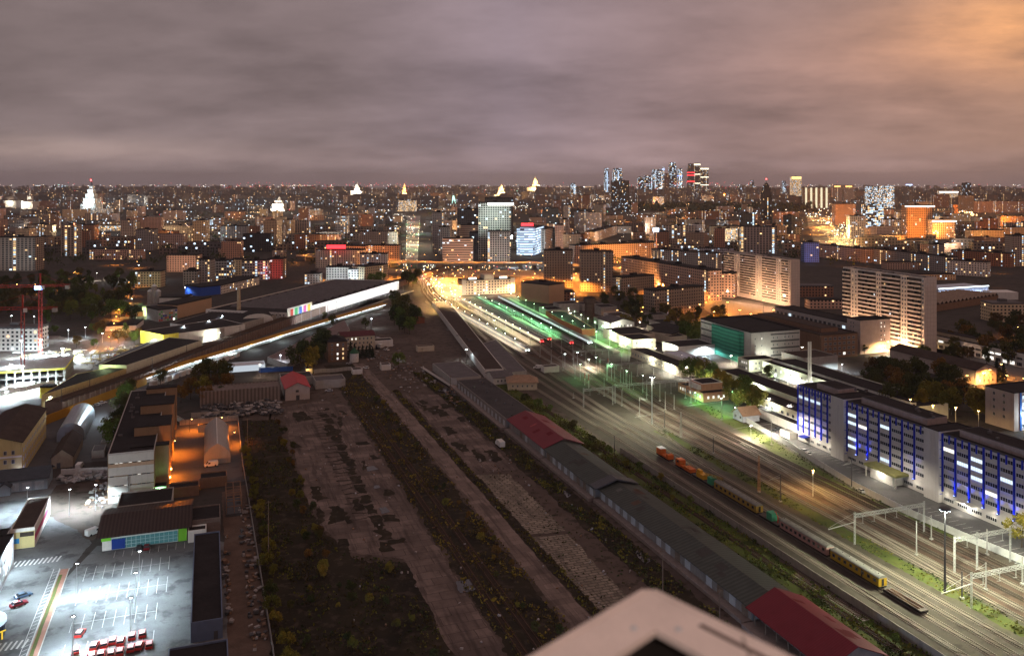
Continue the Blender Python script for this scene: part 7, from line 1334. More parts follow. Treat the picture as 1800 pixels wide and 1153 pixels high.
def tree(x, y, h, kind='round', mat=None, label='', group=None, name='tree', wide=1.):
    global NTREE
    NTREE += 1; mat = mat or lf_d; cm, tm = tree_proto(kind, mat, rs.randrange(3)); th = NEW('conifer_tree' if kind == 'conifer' else name, None); C.objects.link(th); th.location = (x, y, 0); th.rotation_euler = (0, 0, rs.uniform(0, 6.28)); th.scale = (h * wide, h * wide, h); tag(th, label, 'shrub' if name == 'shrub' else 'tree', group)
    for nm, me in (('crown', cm), ('trunk', tm)): o = NEW(nm, me); C.objects.link(o); o.parent = th
    return th
def trees_px(lst, h, kinds, mats, label, group, jitter=0, wide=1.):
    for px, py in lst: p = G(px + rs.uniform(-jitter, jitter), py + rs.uniform(-jitter, jitter) * .5); tree(p.x, p.y, h * rs.uniform(.75, 1.2), rs.choice(kinds), rs.choice(mats), label, group, wide=wide)
def grove(x0, x1, y0, y1, n, h, mats, label, group, kinds=('round', 'wide', 'round', 'tall'), slope=0):
    for i in range(n): f = rs.random(); px = x0 + (x1 - x0) * f; p = G(px, rs.uniform(y0, y1) + slope * f); tree(p.x, p.y, h * rs.uniform(.7, 1.2), rs.choice(kinds), rs.choice(mats), label, group)
trees_px([(203, 772), (208, 752), (213, 735), (220, 716), (226, 702), (200, 790)], 12, ('round', 'wide'), (lf_d, lf_g), 'dark green tree crowding the left wall of the office', 'trees beside the office')
trees_px([(318, 708), (335, 702), (352, 700), (372, 694), (388, 706), (398, 690), (362, 712)], 11, ('round', 'wide'), (lf_o, lf_y, lf_d), 'rust coloured tree around the small lit house beyond the orange yard', 'trees beyond the orange yard'); trees_px([(350, 676), (368, 672), (384, 674), (395, 680), (282, 680)], 13, ('round',), (lf_d,), 'dark tree in front of the ochre arcade', 'dark trees at the arcade')
trees_px([(528, 655), (540, 648), (552, 645), (548, 655), (560, 640), (533, 640), (566, 632)], 17, ('round', 'wide'), (lf_d, lf_y), 'big dark tree left of the brick house', 'trees left of the brick house'); trees_px([(580 + i * 7, 628 - (i % 3) * 4) for i in range(3)] + [(570, 622), (563, 615)], 15, ('round',), (lf_d,), 'dark tree behind the brick house', 'trees behind the brick house'); trees_px([(616, 630), (623, 628), (630, 631), (637, 628), (644, 630), (650, 627), (655, 630)], 10, ('conifer',), (lf_c,), 'dark conifer in the row between the brick and the cream house', 'row of conifers')
trees_px([(700, 648)], 11, ('wide',), (lf_g,), 'lone round green tree in the middle of the yard', None); trees_px([(693, 572), (702, 580), (711, 586), (720, 588), (697, 560), (708, 566), (717, 572), (700, 548), (710, 552), (728, 575), (692, 540), (735, 568)], 17, ('tall', 'round'), (lf_d, lf_d, lf_g), 'tall tree in the dense group on the railway triangle', 'tall trees on the railway triangle'); trees_px([(710, 500), (718, 503), (726, 505), (733, 500), (655, 506), (668, 504)], 17, ('round', 'tall'), (lf_d, lf_g), 'large tree beside the tracks before the overpass', 'trees before the overpass'); trees_px([(570, 565), (585, 575), (642, 578)], 9, ('round',), (lf_d,), 'small tree at the end of the arcade roof', 'small trees at the arcade end')
trees_px([(1213, 672), (1226, 676), (1240, 680), (1254, 684), (1268, 688), (1222, 664), (1280, 690)], 13, ('round', 'wide'), (lf_y, lf_d, lf_g), 'leafy tree behind the brick control house', 'trees behind the control house'); trees_px([(1290, 712), (1300, 720), (1312, 726), (1322, 730), (1306, 708), (1330, 722)], 14, ('round', 'wide'), (lf_y, lf_g, lf_y), 'yellow green tree right of the brick control house', 'trees right of the control house'); trees_px([(1796, 962)], 10, ('wide',), (lf_y,), 'yellow green tree at the border in front of the blue lit office', None); trees_px([(1352, 672), (1512, 618), (1520, 622), (1500, 608), (1620, 628), (1626, 632)], 9, ('round',), (lf_d, lf_g), 'small tree between the brick and the depot blocks', 'small trees of the depot')
grove(1525, 1700, 650, 700, 34, 13, (lf_d, lf_o, lf_d), 'dark tree in the grove around the hipped roof block', 'grove around the hipped block', slope=22); grove(1570, 1740, 702, 730, 20, 13, (lf_y, lf_y, lf_d), 'yellow leaved tree lit behind the blue lit office', 'lit trees behind the blue office', slope=12); trees_px([(1752, 668), (1758, 672), (1764, 668)], 11, ('conifer',), (lf_c,), 'dark conifer by the orange street at the border', 'conifers at the border'); grove(1660, 1800, 570, 645, 34, 13, (lf_d, lf_o, lf_d), 'dark tree in the park right of the pink slab', 'park right of the slab')
grove(1095, 1290, 548, 585, 26, 13, (lf_d, lf_y, lf_d), 'dark tree among the five storey blocks', 'trees of the five storey blocks', slope=8); grove(1040, 1160, 520, 556, 16, 12, (lf_d,), 'dark tree beside the point blocks', 'trees beside the point blocks'); trees_px([(1205, 600), (1215, 604), (1228, 598), (1222, 606)], 14, ('round',), (lf_g,), 'bright green tree left of the netted block', 'green trees at the netted block')
grove(60, 235, 486, 572, 84, 14, (lf_d, lf_d, lf_g), 'dark tree in the park above the construction site', 'park above the construction site'); grove(-5, 60, 492, 560, 26, 14, (lf_d,), 'dark tree at the border of the dark park', 'border trees of the dark park'); grove(90, 250, 585, 612, 12, 9, (lf_g, lf_o), 'small tree along the site road', 'trees along the site road')
for k in range(26):
    y = 206 + k * 7.4 + rs.uniform(-2, 2); tree(17.5 + rs.uniform(-1, 1.6) - (y - 200) * .008, y, rs.uniform(3, 5.5), 'wide', rs.choice((lf_d, lf_y, lf_y)), 'yellowing shrub along the right side of the board fence', 'shrubs along the board fence', 'shrub')
for k in range(26): y = rs.uniform(255, 440); tree(33 + rs.uniform(-3.5, 2.5), y, rs.uniform(2.5, 5), 'round', rs.choice((lf_y, lf_o, lf_d)), 'yellow autumn shrub at the left edge of the concrete pad', 'shrubs at the edge of the pad', 'shrub')
for k in range(18): tree(rs.uniform(20, 55), rs.uniform(190, 262), rs.uniform(1.8, 4), 'round', rs.choice((lf_y, lf_d, lf_d)), 'small shrub in the overgrown corner of the yard', 'shrubs in the overgrown corner', 'shrub')
for k in range(34): tree(84 + rs.uniform(-3.5, 4.5), rs.uniform(200, 470), rs.uniform(1.8, 3.8), 'round', rs.choice((lf_y, lf_o, lf_d)), 'yellow shrub between the rusty tracks and the path', 'shrubs along the rusty tracks', 'shrub')
for k in range(10): tree(164 + rs.uniform(-5, 4.5), rs.uniform(170, 330), rs.uniform(2, 4), 'round', rs.choice((lf_g, lf_y)), 'shrub in the weeds beside the retaining wall', 'shrubs by the retaining wall', 'shrub')
for k in range(10): tree(162 + rs.uniform(-5, 6), rs.uniform(335, 440), rs.uniform(3, 6), 'wide', rs.choice((lf_g, lf_d)), 'tall bush in the green thicket beside the far sheds', 'bushes of the thicket', 'shrub')
def weeds(name, label, poly, n, h, mats, w=(1, 1, 1), sp=.5):
    b = MB(); xs = [p[0] for p in poly]; ys = [p[1] for p in poly]
    from mathutils import noise
    def inside(x, y):
        c = False
        for i in range(len(poly)):
            (xa, ya), (xb, yb_) = poly[i], poly[i - 1]
            if (ya > y) != (yb_ > y) and x < (xb - xa) * (y - ya) / (yb_ - ya) + xa: c = not c
        return c
    k = 0
    while k < n:
        x, y = rs.uniform(min(xs), max(xs)), rs.uniform(min(ys), max(ys)); k += 1
        if not inside(x, y): continue
        d = noise.noise(Vector((x * .12, y * .07, 3.))) + .5 * noise.noise(Vector((x * .5, y * .4, 9.)))
        if d < rs.uniform(-.35, .35): continue
        hh3 = h * rs.uniform(.4, 1.1) * (1 + .6 * max(0, d)); mi = min(len(mats) - 1, int((noise.noise(Vector((x * .2, y * .15, 20.))) + .5 + rs.uniform(-.25, .25)) * len(mats))) if len(mats) > 1 else 0
        for q in range(3): leaf_quad(b, Vector((x + rs.uniform(-sp, sp), y + rs.uniform(-sp, sp), hh3 * rs.uniform(.25, .9))), rs.uniform(.22, .5), rs, max(0, mi))
    return tag(b.build(name, mats, uv=False), label, None, None, 'stuff')
lf_w = leafmat('brown_weeds', [(.03, .027, .01), (.07, .056, .018), (.11, .085, .024)])
weeds('weeds', 'olive weeds in the belt right of the slab paving', [(121.5, 190), (131, 190), (131, 420), (128, 520), (120, 520), (122.5, 400)], 6500, 1.3, [lf_w, lf_d, lf_y]); weeds('weeds', 'weeds over the rusty tracks', [(70, 180), (91, 180), (91, 540), (72, 500)], 6000, .9, [lf_w, lf_w, lf_y]); weeds('weeds', 'dark undergrowth of the overgrown ground', [(16, 170), (58, 170), (57, 262), (40, 272), (35, 310), (32, 440), (16, 440)], 9000, 1.2, [lf_w, lf_w, lf_d, lf_y]); weeds('weeds', 'green weeds between the sheds and the retaining wall', [(154, 150), (169.5, 150), (169.5, 335), (166, 460), (157, 470), (155, 380)], 8000, 1., [lf_g, lf_y, lf_d]); weeds('weeds', 'tall green thicket beside the far sheds', [(156, 330), (168.5, 330), (166, 420), (157, 440)], 5000, 2.4, [lf_g, lf_d]); weeds('weeds', 'weeds along the path edge', [(98.5, 190), (102, 190), (102, 480), (98.5, 480)], 1500, .7, [lf_w, lf_y]); weeds('weeds', 'weeds along the slab joints', [(102, 205), (119, 205), (119, 335), (102, 335)], 350, .3, [lf_w, lf_d], sp=.3); weeds('weeds', 'low grass and weeds of the railway verge', [(199, 165), (206, 165), (206, 360), (200, 360)], 1500, .4, [lf_d, lf_y]); weeds('weeds', 'weeds along the white fence', [(231, 215), (234.5, 215), (248, 350), (250, 400), (243, 400), (236, 330)], 1500, .5, [lf_g, lf_d])
# ================================================================ far city
cols = [(1.8, 1.5, 1.35), (1.8, 1.7, 1.65), (1.5, 1.42, 1.4), (1.95, 1.7, 1.5), (1.6, 1.35, 1.2), (1.55, 1.6, 1.7)]; FARF = ['brick', 'pink', 'grey', 'cream', 'balcony', 'tower', 'stripes', 'dark', 'shell', 'white_', 'office2', 'lit']; FW = [7, 6, 6, 5, 6, 6, 3, 2, 3, 1, 2, .6]
side_w = lambda px: 'left of the straight avenue' if px < 700 else 'between the avenue and the twin dark tower' if px < 1080 else 'beyond the orange lit slabs' if px < 1400 else 'right of the motorway'
look = {'brick': 'brown brick', 'pink': 'pinkish', 'grey': 'grey', 'cream': 'cream', 'balcony': 'balconied', 'tower': 'dark tan', 'stripes': 'ribbon windowed', 'dark': 'dark glass', 'shell': 'pale', 'white_': 'white', 'office2': 'grey office', 'lit': 'brightly lit'}
occ = [(x0 - 3, x1 + 3, yt, yb) for x0, x1, yt, yb, *_ in CITY]
def far_ok(px, py, w_):
    if 712 - w_ / 2 < px < 746 + w_ / 2 and py < 470: return False
    if 1405 < px < 1530 and 370 < py < 455: return False
    for x0, x1, yt, yb in occ:
        if px + w_ / 2 > x0 and px - w_ / 2 < x1 and yb - 1 < py < yb + 14: return False
    return True
count = 0
while count < 285:
    u = rs.random(); py = 346 + 112 * u ** 1.25; px = rs.uniform(-30, 1830)
    if py > 440 and 660 < px < 1160: continue
    Y = F * H / (py - YH); wide = rs.choice((18, 24, 30, 45, 60, 80)); h = rs.choice((12, 15, 15, 18, 24, 27, 30, 36, 40)) if wide > 30 else rs.choice((15, 18, 27, 36, 42, 50)); wp = wide * F / Y
    if not far_ok(px, py, wp): continue
    f = rs.choices(FARF, FW)[0]; yt = py - h * F / Y; sk = rs.uniform(-.12, .12) * wp * .6
    if rs.random() < .45: sk = 0
    A, Bq = G(px - wp / 2, py), G(px + wp / 2, py + sk * (py - YH) / 120.); d = Bq - A; n = Vector((-d.y, d.x, 0)).normalized() * rs.uniform(12, 20); o_ = MB(); pol = [tuple(v[:2]) for v in (A, Bq, Bq + n, A + n)]; o_.prism(pol, 0, h, 0, 1)
    c = (A + Bq + n * 1.) / 2; o_.box((c.x, c.y, h + 1.2), (6, 4, 2.4), 1)
    o = o_.build('apartment_block', [fc[f], roofd], None, (A.x, A.y, 0), rs.choice(cols)); sz = 'tall' if h > 30 else 'low' if h < 17 else 'mid height'
    tag(o, '%s %s %s block %s' % (sz, 'long' if wide > 40 else 'compact', look[f], side_w(px)), 'building', 'far %s blocks %s' % (look[f], side_w(px))); count += 1
mb = MB(); k = 0
while k < 1500:
    py = 323.6 + 42 * rs.random() ** 1.6; px = rs.uniform(-60, 1860); Y = F * H / (py - YH)
    if Y > 17000: continue
    wd = rs.choice((25, 40, 60, 90)); hgt_ = rs.choice((15, 20, 25, 30, 40, 45, 55, 60)) if Y < 6000 else rs.choice((25, 35, 50, 60, 70, 85)); p = G(px, py); wdir = -YAW * -1
    mb.prism([tuple((p + RV * a + FV * c_).xy) for a, c_ in ((-wd / 2, 0), (wd / 2, 0), (wd / 2, 25), (-wd / 2, 25))], 0, hgt_, rs.randrange(3), 3); k += 1
k = 0
while k < 420:
    py = 360 + 92 * rs.random(); px = rs.uniform(-30, 1830); Y = F * H / (py - YH); wd = rs.choice((18, 25, 35, 50, 70)); hgt_ = rs.choice((7, 10, 14, 16, 18, 22))
    if (py > 436 and 640 < px < 1170) or not far_ok(px, py, wd * F / Y + 4): continue
    A = G(px, py); th_ = rs.choice((0., 0., rs.uniform(-.6, .6))); u_ = RV * math.cos(th_) + FV * math.sin(th_); v_ = Vector((-u_.y, u_.x, 0)); mb.prism([tuple((A + u_ * a + v_ * c_).xy) for a, c_ in ((-wd / 2, 0), (wd / 2, 0), (wd / 2, 14), (-wd / 2, 14))], 0, hgt_, rs.randrange(3), 3); k += 1
tag(mb.build('distant_city', [facade('distant_a', (.2, .15, .13), cw=6, ch=5, lit=.05, colp=.07, stren=2.6), facade('distant_b', (.13, .12, .125), cw=6, ch=5, lit=.05, colp=.05, stren=2.6, cool=.6), facade('distant_c', (.28, .21, .16), cw=6, ch=5, lit=.07, colp=.04, stren=2.4), roofd]), 'hazy mass of far city blocks reaching to the skyline', None, None, 'stuff')
# points of light: street lamps and aircraft warning lamps of the far districts
def dots(name, label, n, fn, mats, wts):
    b = MB()
    for i in range(n):
        px, py, z, s = fn(); p = G(px, py); c = Vector((p.x, p.y, z)); mi = rs.choices(range(len(mats)), wts)[0]; k = len(b.v)
        for q in ((s, 0, 0), (-s, 0, 0), (0, s, 0), (0, -s, 0), (0, 0, s), (0, 0, -s)): b.v.append(tuple(c + Vector(q)))
        for f in ((0, 2, 4), (2, 1, 4), (1, 3, 4), (3, 0, 4), (2, 0, 5), (1, 2, 5), (3, 1, 5), (0, 3, 5)): b.face([k + j for j in f], mi)
    return tag(b.build(name, mats, uv=False), label, None, None, 'stuff')
dm = [em('dot_cool', (.75, .9, 1.), 5.), em('dot_warm', (1., .6, .25), 4.5), em('dot_white', (1., .92, .75), 6.), em('dot_red', (1., .06, .08), 3.5), em('dot_green', (.4, 1., .7), 3.5)]
def fdist(lo, hi, pw, k=.00033):
    def fn():
        py = lo + (hi - lo) * rs.random() ** pw; Y = F * H / (py - YH); return rs.uniform(-30, 1830), py, rs.uniform(4, 26), Y * k * rs.choice((.6, .8, 1., 1., 1.5))
    return fn
SEG = []
for i in range(110):
    py = 326.5 + 70 * rs.random() ** 1.8; px = rs.uniform(-20, 1820); L0 = rs.uniform(15, 70); SEG.append((px, py, px + L0 * rs.choice((-1, 1)), py + rs.uniform(-.06, .06) * L0 * (py - YH) / 30, rs.randrange(5)))
for m_ in range(3):
    sg = [s_ for s_ in SEG if (s_[4] in (0,), s_[4] in (1, 3, 4), s_[4] == 2)[m_]]
    def fs(sg=sg): s_ = rs.choice(sg); f = rs.random(); py = s_[1] + (s_[3] - s_[1]) * f + rs.uniform(-.3, .3); py = max(324.5, py); return s_[0] + (s_[2] - s_[0]) * f, py, rs.uniform(6, 12), F * H / (py - YH) * .00026
    dots('distant_lamps', 'strings of %s street lamps in the far city' % ('cold', 'orange', 'white')[m_], len(sg) * 11, fs, dm[m_:m_ + 1], (1,))
dots('distant_lamps', 'countless lamp points of the far city', 1500, fdist(325.5, 362, 1.4), dm, (5, 6, 7, .6, .5)); dots('distant_lamps', 'lamp points of the nearer far districts', 800, fdist(362, 455, 1.2, .0003), dm, (4, 7, 5, .4, .4))
def reds(): Y = rs.uniform(5000, 13000); py = YH + F * H / Y; return rs.choice((rs.uniform(-20, 1820), rs.uniform(1080, 1330), rs.uniform(380, 760))), py, rs.uniform(60, 130), Y * .00028
dots('warning_lamps', 'red warning lamps on roofs along the skyline', 230, reds, dm[3:4], (1,))
def ll(pts, n, k, jx=3, jy=1.5):
    def fn():
        i = rs.randrange(len(pts) - 1); f = rs.random(); px = pts[i][0] * (1 - f) + pts[i + 1][0] * f + rs.uniform(-jx, jx); py = pts[i][1] * (1 - f) + pts[i + 1][1] * f + rs.uniform(-jy, jy); return px, py, rs.uniform(1, 9), F * H / (py - YH) * k
    return fn
dots('car_headlights', 'head and tail lights of the traffic on the straight avenue', 45, ll([(722, 462), (723, 420), (724, 382)], 0, .0003, 6), dm, (1, 3, 5, 2.5, .6)); dots('car_headlights', 'head and tail lights of the traffic on the motorway', 110, ll([(1432, 374), (1470, 400), (1500, 440)], 0, .0005, 20, 5), dm, (1, 6, 7, .5, 0)); dots('car_headlights', 'head and tail lights on the roads before the station', 80, ll([(700, 474), (800, 478), (930, 474), (1060, 478)], 0, .00042, 6, 5), dm, (2, 5, 5, 2, 0)); dots('car_headlights', 'head and tail lights on the station square', 60, ll([(748, 482), (765, 505), (790, 515)], 0, .0005, 14, 5), dm, (2, 4, 5, 2, 0)); dots('distant_lamps', 'string of orange lamps at the edge of the far wood', 60, ll([(1195, 361), (1240, 364), (1320, 366)], 0, .0005, 6, 2), dm[1:3], (3, 1)); dots('distant_lamps', 'knot of orange lamps by the motorway bend on the right', 45, ll([(1684, 378), (1700, 376), (1712, 380)], 0, .0007, 6, 3), dm[1:3], (3, 1))
def citylamp(px, py, k, pw, hz=14): p = G(px, py); lamp('added_street_glow', p + Vector((0, 0, hz)), COLS[k], pw, 'POINT', 2.)  # added light without a lamp post, lifts the far streets and facades
for i in range(300):
    py = 352 + 95 * rs.random() ** 1.2; Y = F * H / (py - YH); px = rs.uniform(0, 1800); k_ = rs.choice('nnnccyyw' if px < 900 else 'wwwyynn'); citylamp(px, py, k_, (9000 if k_ in 'nc' else 12000) * (Y / 1000) ** 1.6 * rs.uniform(.5, 1.7), 12 + Y * .004)
for px, py, k, m in ((1440, 400, 'w', 8), (1480, 420, 'y', 6), (1460, 385, 'w', 8), (1500, 440, 'y', 4), (724, 400, 'n', 2.5), (724, 430, 'n', 1.5), (700, 376, 'n', 3), (1150, 375, 'n', 2), (1700, 378, 'w', 4), (1250, 364, 'w', 2), (1720, 422, 'w', 3), (560, 470, 'w', 1), (520, 462, 'w', 1), (1200, 468, 'w', 1), (895, 470, 'c', 2), (935, 466, 'c', 2), (985, 455, 'c', 2), (1030, 400, 'n', 2), (1045, 420, 'n', 1.)): Y = F * H / (py - YH); citylamp(px, py, k, 12000 * m * (Y / 1000) ** 1.5)
# ================================================================ landmarks
def tiered(name, label, px, Yd, ztop, tiers, mat, spire=None, cat='building'):
    """stepped tower: tiers of (half width, top height); Yd is its distance"""
    X = (px - CX) * Yd / F; p = RV * X + FV * Yd; th = thing(name, label, cat, p); z0 = 0
    for w_, z1 in tiers: b = MB(); b.prism([tuple((p + RV * a + FV * c).xy) for a, c in ((-w_, -w_), (w_, -w_), (w_, w_), (-w_, w_))], z0 + .01, z1, 0, 1); b.build('tier', [mat, roofd], th); z0 = z1
    if spire: b = MB(); b.tube(p + Vector((0, 0, z0)), p + Vector((0, 0, ztop)), spire[0], spire[0] * .15, 8); b.build('spire', spire[1], th)
    return p
def tl(p, k, pw, zs, d=45): 
    for z in zs: lamp('tower_floodlight', p - FV * d + Vector((0, 0, z)), COLS[k], pw, 'POINT', 2.)
stal = pm('pale_tower_stone', (.6, .58, .54), .8, .05, .05, dirt=.1)
p = tiered('stepped_tower', 'white floodlit stepped tower with dark spire on the left skyline', 161, 2700, 134, ((30, 36), (24, 52), (18, 70), (13, 84), (9, 98), (5, 108)), facade('stepped_white', (.6, .6, .56), lit=.1, colp=.1, vary=.1), (3.5, darkst)); tl(p, 'c', 110000, (30, 60), 34); tl(p, 'c', 40000, (90,), 26); roofglow('red lamp on the spire of the white stepped tower', 160, 317, 388, 3, 4, glow_r, 'spire_lamp')
p = tiered('stepped_tower', 'golden stepped hotel tower with spire behind the unfinished tower', 881, 5600, 116, ((42, 40), (26, 60), (17, 84), (10, 98)), stal, (6, stal)); tl(p, 'y', 1100000, (20, 70), 90)
p = tiered('stepped_tower', 'golden university tower with wide wings on the horizon', 941, 9500, 196, ((95, 70), (40, 105), (24, 140), (14, 165)), stal, (8, stal)); tl(p, 'y', 2000000, (60, 130), 120)
p = tiered('stepped_tower', 'orange lit pointed tower far beyond the avenue', 711, 5200, 116, ((16, 30), (13, 60), (10, 84)), stal, (9, stal)); tl(p, 'w', 900000, (20, 70), 60); p = tiered('stepped_tower', 'small white pointed tower far left of the avenue', 628, 6200, 124, ((40, 60), (20, 84), (11, 104)), stal, (5, stal)); tl(p, 'n', 900000, (60,), 80); p = tiered('stepped_tower', 'white lit dome block on the left horizon', 491, 3600, 62, ((28, 10), (24, 32), (15, 44)), stal, (9, stal)); tl(p, 'n', 500000, (14,), 60); p = tiered('stepped_tower', 'faint lit spire left of the white stepped tower', 53, 3900, 92, ((26, 34), (9, 58)), stal, (5, stal)); tl(p, 'n', 60000, (24,), 40); p = tiered('stepped_tower', 'smaller lit spire at the border of the left horizon', 24, 4100, 84, ((30, 34), (9, 50)), stal, (6, stal)); tl(p, 'n', 60000, (24,), 40)
p = tiered('pointed_tower', 'dark pointed glass tower standing alone on the right skyline', 1347, 2500, 127, ((13, 76), (12, 92), (10, 105), (7, 113), (4, 118)), facade('dark_pointed', (.03, .034, .055), cw=3, ch=3.6, ww=.7, wh=.6, lit=.03, colp=.05, cool=.5), (1., darkst)); roofglow('red lamp on top of the dark pointed tower', 1347, 315, 392, 2.5, 3, glow_r, 'spire_lamp')
SKY = [(1062, 1070, 296, 'o', 'left of two slim skyscrapers with a blue light line'), (1077, 1093, 296, 'o', 'right of two slim skyscrapers with a blue light line'), (1121, 1131, 311, 'd', 'twisted dark skyscraper at the left of the cluster'), (1132, 1145, 309, 'd', 'dark green glass skyscraper with few lights'), (1146, 1164, 298, 'o', 'wide bluish skyscraper in the cluster'), (1164, 1168, 294, 'o', 'narrow skyscraper with a bluish top sign'), (1167, 1176, 305, 'r', 'copper coloured skyscraper in the cluster'), (1176, 1188, 286, 'd', 'tallest dark skyscraper of the middle cluster'), (1191, 1199, 296, 'o', 'slim skyscraper outlined in blue'), (1209, 1220, 288, 'b', 'skyscraper with red light bands'), (1220, 1230, 287, 'l', 'tallest of three skyscrapers with a golden crown'), (1231, 1244, 295, 'l', 'skyscraper with white light belts and bright top'), (1296, 1304, 325, 'o', 'slim pale tower left of the pointed tower'), (1319, 1325, 317, 'd', 'slim dark tower left of the pointed tower'), (1375, 1381, 318, 'o', 'slim tower right of the pointed tower'), (1594, 1602, 324, 'd', 'slim tower with blue top light'), (94, 99, 325, 'd', 'faint dark tower on the left horizon'), (108, 114, 326, 'd', 'second faint tower on the left horizon'), (1003, 1012, 322, 'o', 'pale tower left of the slim skyscrapers')]
skm = {'o': facade('sky_glass', (.2, .23, .28), cw=9, ch=7, ww=.75, wh=.6, lit=.28, colp=.12, cool=.8, stren=3.), 'd': facade('sky_dark', (.07, .075, .085), cw=9, ch=7, ww=.75, wh=.6, lit=.2, colp=.06, cool=.75, stren=2.8), 'r': facade('sky_copper', (.3, .14, .09), cw=9, ch=7, ww=.7, wh=.6, lit=.06, colp=.02, stren=1.2), 'b': facade('sky_brown', (.16, .12, .12), cw=9, ch=7, ww=.75, wh=.6, lit=.1, colp=.03, stren=1.3), 'l': facade('sky_warm', (.15, .13, .12), cw=9, ch=7, ww=.75, wh=.6, lit=.13, colp=.03, cool=.3, stren=1.4)}
for x0, x1, yt, k, lb in SKY:
    Yd = 8200.; zt = H + (YH - yt) * Yd / F; w_ = (x1 - x0) * Yd / F; c = RV * (((x0 + x1) / 2 - CX) * Yd / F) + FV * Yd; th = thing('skyscraper', lb, 'skyscraper', c, 'skyscrapers of the horizon'); b = MB(); b.prism([tuple((c + RV * a * w_ / 2 + FV * e * w_ / 2).xy) for a, e in ((-1, -1), (1, -1), (1, 1), (-1, 1))], 0, zt * .9, 0, 1); b.build('shaft', [skm[k], roofd], th); b = MB(); b.prism([tuple((c + RV * a * w_ / 2.5 + FV * e * w_ / 2.5).xy) for a, e in ((-1, -1), (1, -1), (1, 1), (-1, 1))], zt * .9 + .1, zt, 0, 1); b.build('crown', [skm[k], roofd], th)
    def belt(f, hh5, m): b = MB(); b.prism([tuple((c + RV * a * w_ / 1.96 + FV * e * w_ / 1.96).xy) for a, e in ((-1, -1), (1, -1), (1, 1), (-1, 1))], zt * f, zt * f + hh5); b.build('light_belt', m, th)
    if 'blue light line' in lb: b = MB(); q = c - FV * (w_ / 2 + 1) + RV * 4; b.bar(q + Vector((0, 0, 20)), q + Vector((0, 0, zt * .88)), 7); b.build('light_line', em('line_blue', (.55, .75, 1.), 1.3), th)
    if k == 'b': [belt(f, 9, sred) for f in (.42, .62, .7)]
    if k == 'l': [belt(f, 8, em('belt_white', (1., .9, .65), 2.2)) for f in (.36, .64)]; belt(.93, 14, MATS['belt_white'])
    if 'outlined' in lb: belt(.7, 5, sbl)
    if 'top sign' in lb or 'blue top' in lb: belt(.9, 10, em('belt_blue', (.5, .6, 1.), 2.4))
for a, c, m, lb in (((803, 352, 358), (799, 358, 358), 0, ''),): pass
def ledbar(lb, pts, m, Yd):
    b = MB()
    for (xa, ya), (xb, yb_) in zip(pts, pts[1:]): q = [RV * ((x - CX) * Yd / F) + FV * Yd + Vector((0, 0, H - (y - YH) * Yd / F)) for x, y in ((xa, ya), (xb, yb_))]; b.bar(q[0], q[1], 5)
    return tag(b.build('light_pylon', m), lb, 'pylon')
ledbar('green glowing A shaped pylon on the horizon', [(795, 358), (797, 344), (801, 358)], em('led_green', (.5, 1., .85), 1.8), 4200); ledbar('blue glowing slanted pylon on the horizon', [(808, 359), (813, 346)], em('led_blue', (.12, .2, 1.), 2.4), 4200)
for k in range(4):
    b = MB(); x0, x1 = ((600, 1420), (1480, 1900), (-100, 560), (1100, 1420))[k]; yy = (338, 342, 331, 368)[k]
    for i in range(260): p = G(rs.uniform(x0, x1), yy + rs.uniform(-2.5, 2.5) * (1 if k < 3 else 2)); [leaf_quad(b, p + Vector((rs.uniform(-30, 30), rs.uniform(-30, 30), rs.uniform(3, 22))), rs.uniform(9, 20), rs) for _ in range(4)]
    tag(b.build('far_wood', lf_c, uv=False), 'dark wood stretching along the horizon', None, None, 'stuff')
b = MB(); n = 0
while n < 900:
    py = 358 + 110 * rs.random() ** .9; px = rs.uniform(-20, 1820)
    if not far_ok(px, py, 14) or (py > 445 and 690 < px < 1080): continue
    p = G(px, py); n += 1; s = rs.uniform(6, 11)
    for q in range(34): d = Vector((rs.gauss(0, .5), rs.gauss(0, .5), rs.gauss(0, .4))); leaf_quad(b, p + Vector((0, 0, s * .75)) + d * s * .8, s * .17, rs)
tag(b.build('far_trees', lf_d, uv=False), 'dark trees scattered between the far city blocks', None, None, 'stuff')
# ================================================================ parapet of the tower the camera stands on
cop = pm('parapet_coping', (.66, .56, .5), .45, .1, 9., dirt=.25); th = thing('balcony_parapet', 'pinkish beige metal clad parapet corner right in front of the viewer', 'parapet', (0, 0, H - 1.9))
def cpt(px, py, h_): Y = F * h_ / (py - YH); return RV * ((px - CX) * Y / F) + FV * Y + Vector((0, 0, H - h_))
ap, l0, r0 = cpt(1140, 1034, .8), cpt(930, 1160, .8), cpt(1395, 1160, .8); ia, il, ir = cpt(1152, 1106, .8), cpt(1050, 1168, .8), cpt(1255, 1168, .8)
dl = (l0 - ap).normalized(); dr = (r0 - ap).normalized(); il = ia + dl * 1.6; ir = ia + dr * 1.6; l0 = ap + dl * 1.7; r0 = ap + dr * 1.7
def slabp(q, dz, m, nm): b = MB(); b.prism([tuple(v.xy) for v in q], q[0].z - dz, q[0].z); b.build(nm, m, th)
slabp([l0, ap, ia, il], .012, cop, 'coping'); slabp([ap, r0, ir, ia], .0119, cop, 'coping'); up3 = Vector((0, 0, .03))
for a, c in ((l0, ap + dl * .012), (ap + dr * .012, r0)): b = MB(); b.bar(a - up3 * .4, c - up3 * .4, .012, .028); b.build('drip_edge', cop, th)
b = MB(); sm = ia + dr * .22; b.bar(sm, sm + (ap - ia) + dr * .0, .004, .003); b.build('seam', pm('seam_dark', (.3, .25, .22)), th)
for d_, k0 in ((dl, .5), (dr, .12)): q = ap + (ia - ap) * .3 + d_ * k0; b = MB(); b.bar(q, q + d_ * 1.1, .005 if d_ is dl else .009, .004); b.build('groove', pm('groove_dark', (.1, .07, .06)), th)
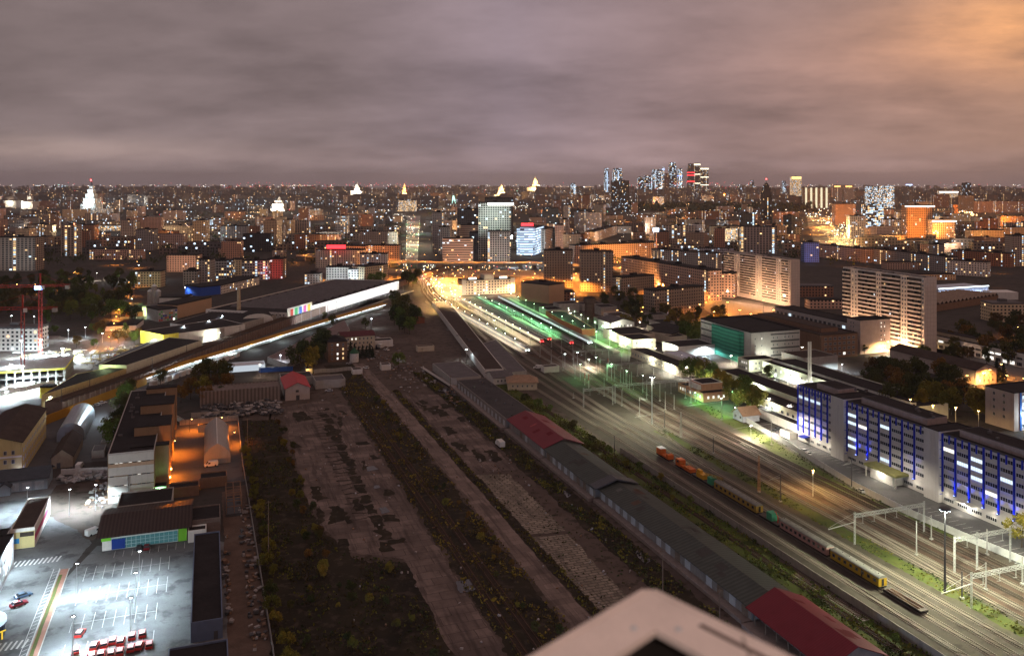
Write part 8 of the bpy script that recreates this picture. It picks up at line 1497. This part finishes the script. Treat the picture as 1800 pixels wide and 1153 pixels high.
for a in (ia + dl * .06, ia + dl * .5, ia + dr * .06, ia + dr * .5): q = a + (ap - ia) * .3; b = MB(); b.tube(q, q + Vector((0, 0, .003)), .007, .006, 8); b.build('rivet', steel, th)
inn = lambda v, k: v + (ia - ap) * k - Vector((0, 0, .013))
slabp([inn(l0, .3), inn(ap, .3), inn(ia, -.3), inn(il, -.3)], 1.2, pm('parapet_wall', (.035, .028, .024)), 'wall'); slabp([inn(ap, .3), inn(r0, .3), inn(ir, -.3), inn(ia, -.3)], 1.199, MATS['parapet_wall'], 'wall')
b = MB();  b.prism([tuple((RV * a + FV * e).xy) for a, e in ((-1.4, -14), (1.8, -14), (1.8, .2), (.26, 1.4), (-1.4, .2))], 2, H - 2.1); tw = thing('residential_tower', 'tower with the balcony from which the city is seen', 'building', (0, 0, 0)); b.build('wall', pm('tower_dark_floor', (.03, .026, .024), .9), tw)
b = MB(); q = RV * .2 - FV * 2.2 + Vector((0, 0, H + 1.4)); b.tube(q, q + FV * .12, .1, .1, 10); tag(b.build('assumed_balcony_lamp', glow_n), 'assumed round wall lamp of the balcony, out of view behind the viewer', 'lamp'); lamp('assumed_balcony_light', q + FV * .4, (1., .83, .74), 190, size=.15)  # lamp out of view, assumed and added to brighten the parapet coping
# ---------------------------------------------------------------- air
hz_m = bpy.data.materials.new('haze_air'); hz_m.use_nodes = True; nt = hz_m.node_tree; nt.nodes.clear()
pv = nt.nodes.new('ShaderNodeVolumePrincipled'); pv.inputs['Color'].default_value = (.84, .8, .84, 1); pv.inputs['Density'].default_value = 3.3e-5; pv.inputs['Anisotropy'].default_value = .2
on = nt.nodes.new('ShaderNodeOutputMaterial'); nt.links.new(pv.outputs[0], on.inputs['Volume'])
b = MB(); b.aabb(-14500, 16500, -600, 22500, -1, 345); o = b.build('haze', hz_m, uv=False); o['kind'] = 'stuff'; o['label'] = 'thin night haze over the city'
# ---------------------------------------------------------------- render settings
sc.render.engine = 'CYCLES'
vs = sc.view_settings; vs.view_transform = 'Standard'; vs.look = 'None'; vs.exposure = .25; vs.gamma = 1; vs.use_curve_mapping = False
cy = sc.cycles
cy.use_denoising = True
try: cy.denoiser = 'OPENIMAGEDENOISE'
except Exception: pass
cy.max_bounces = 3; cy.diffuse_bounces = 1; cy.glossy_bounces = 1; cy.transmission_bounces = 2; cy.transparent_max_bounces = 4; cy.volume_bounces = 0
cy.sample_clamp_indirect = 3.; cy.sample_clamp_direct = 0.; cy.caustics_reflective = False; cy.caustics_refractive = False
cy.use_light_tree = True; cy.light_sampling_threshold = .01
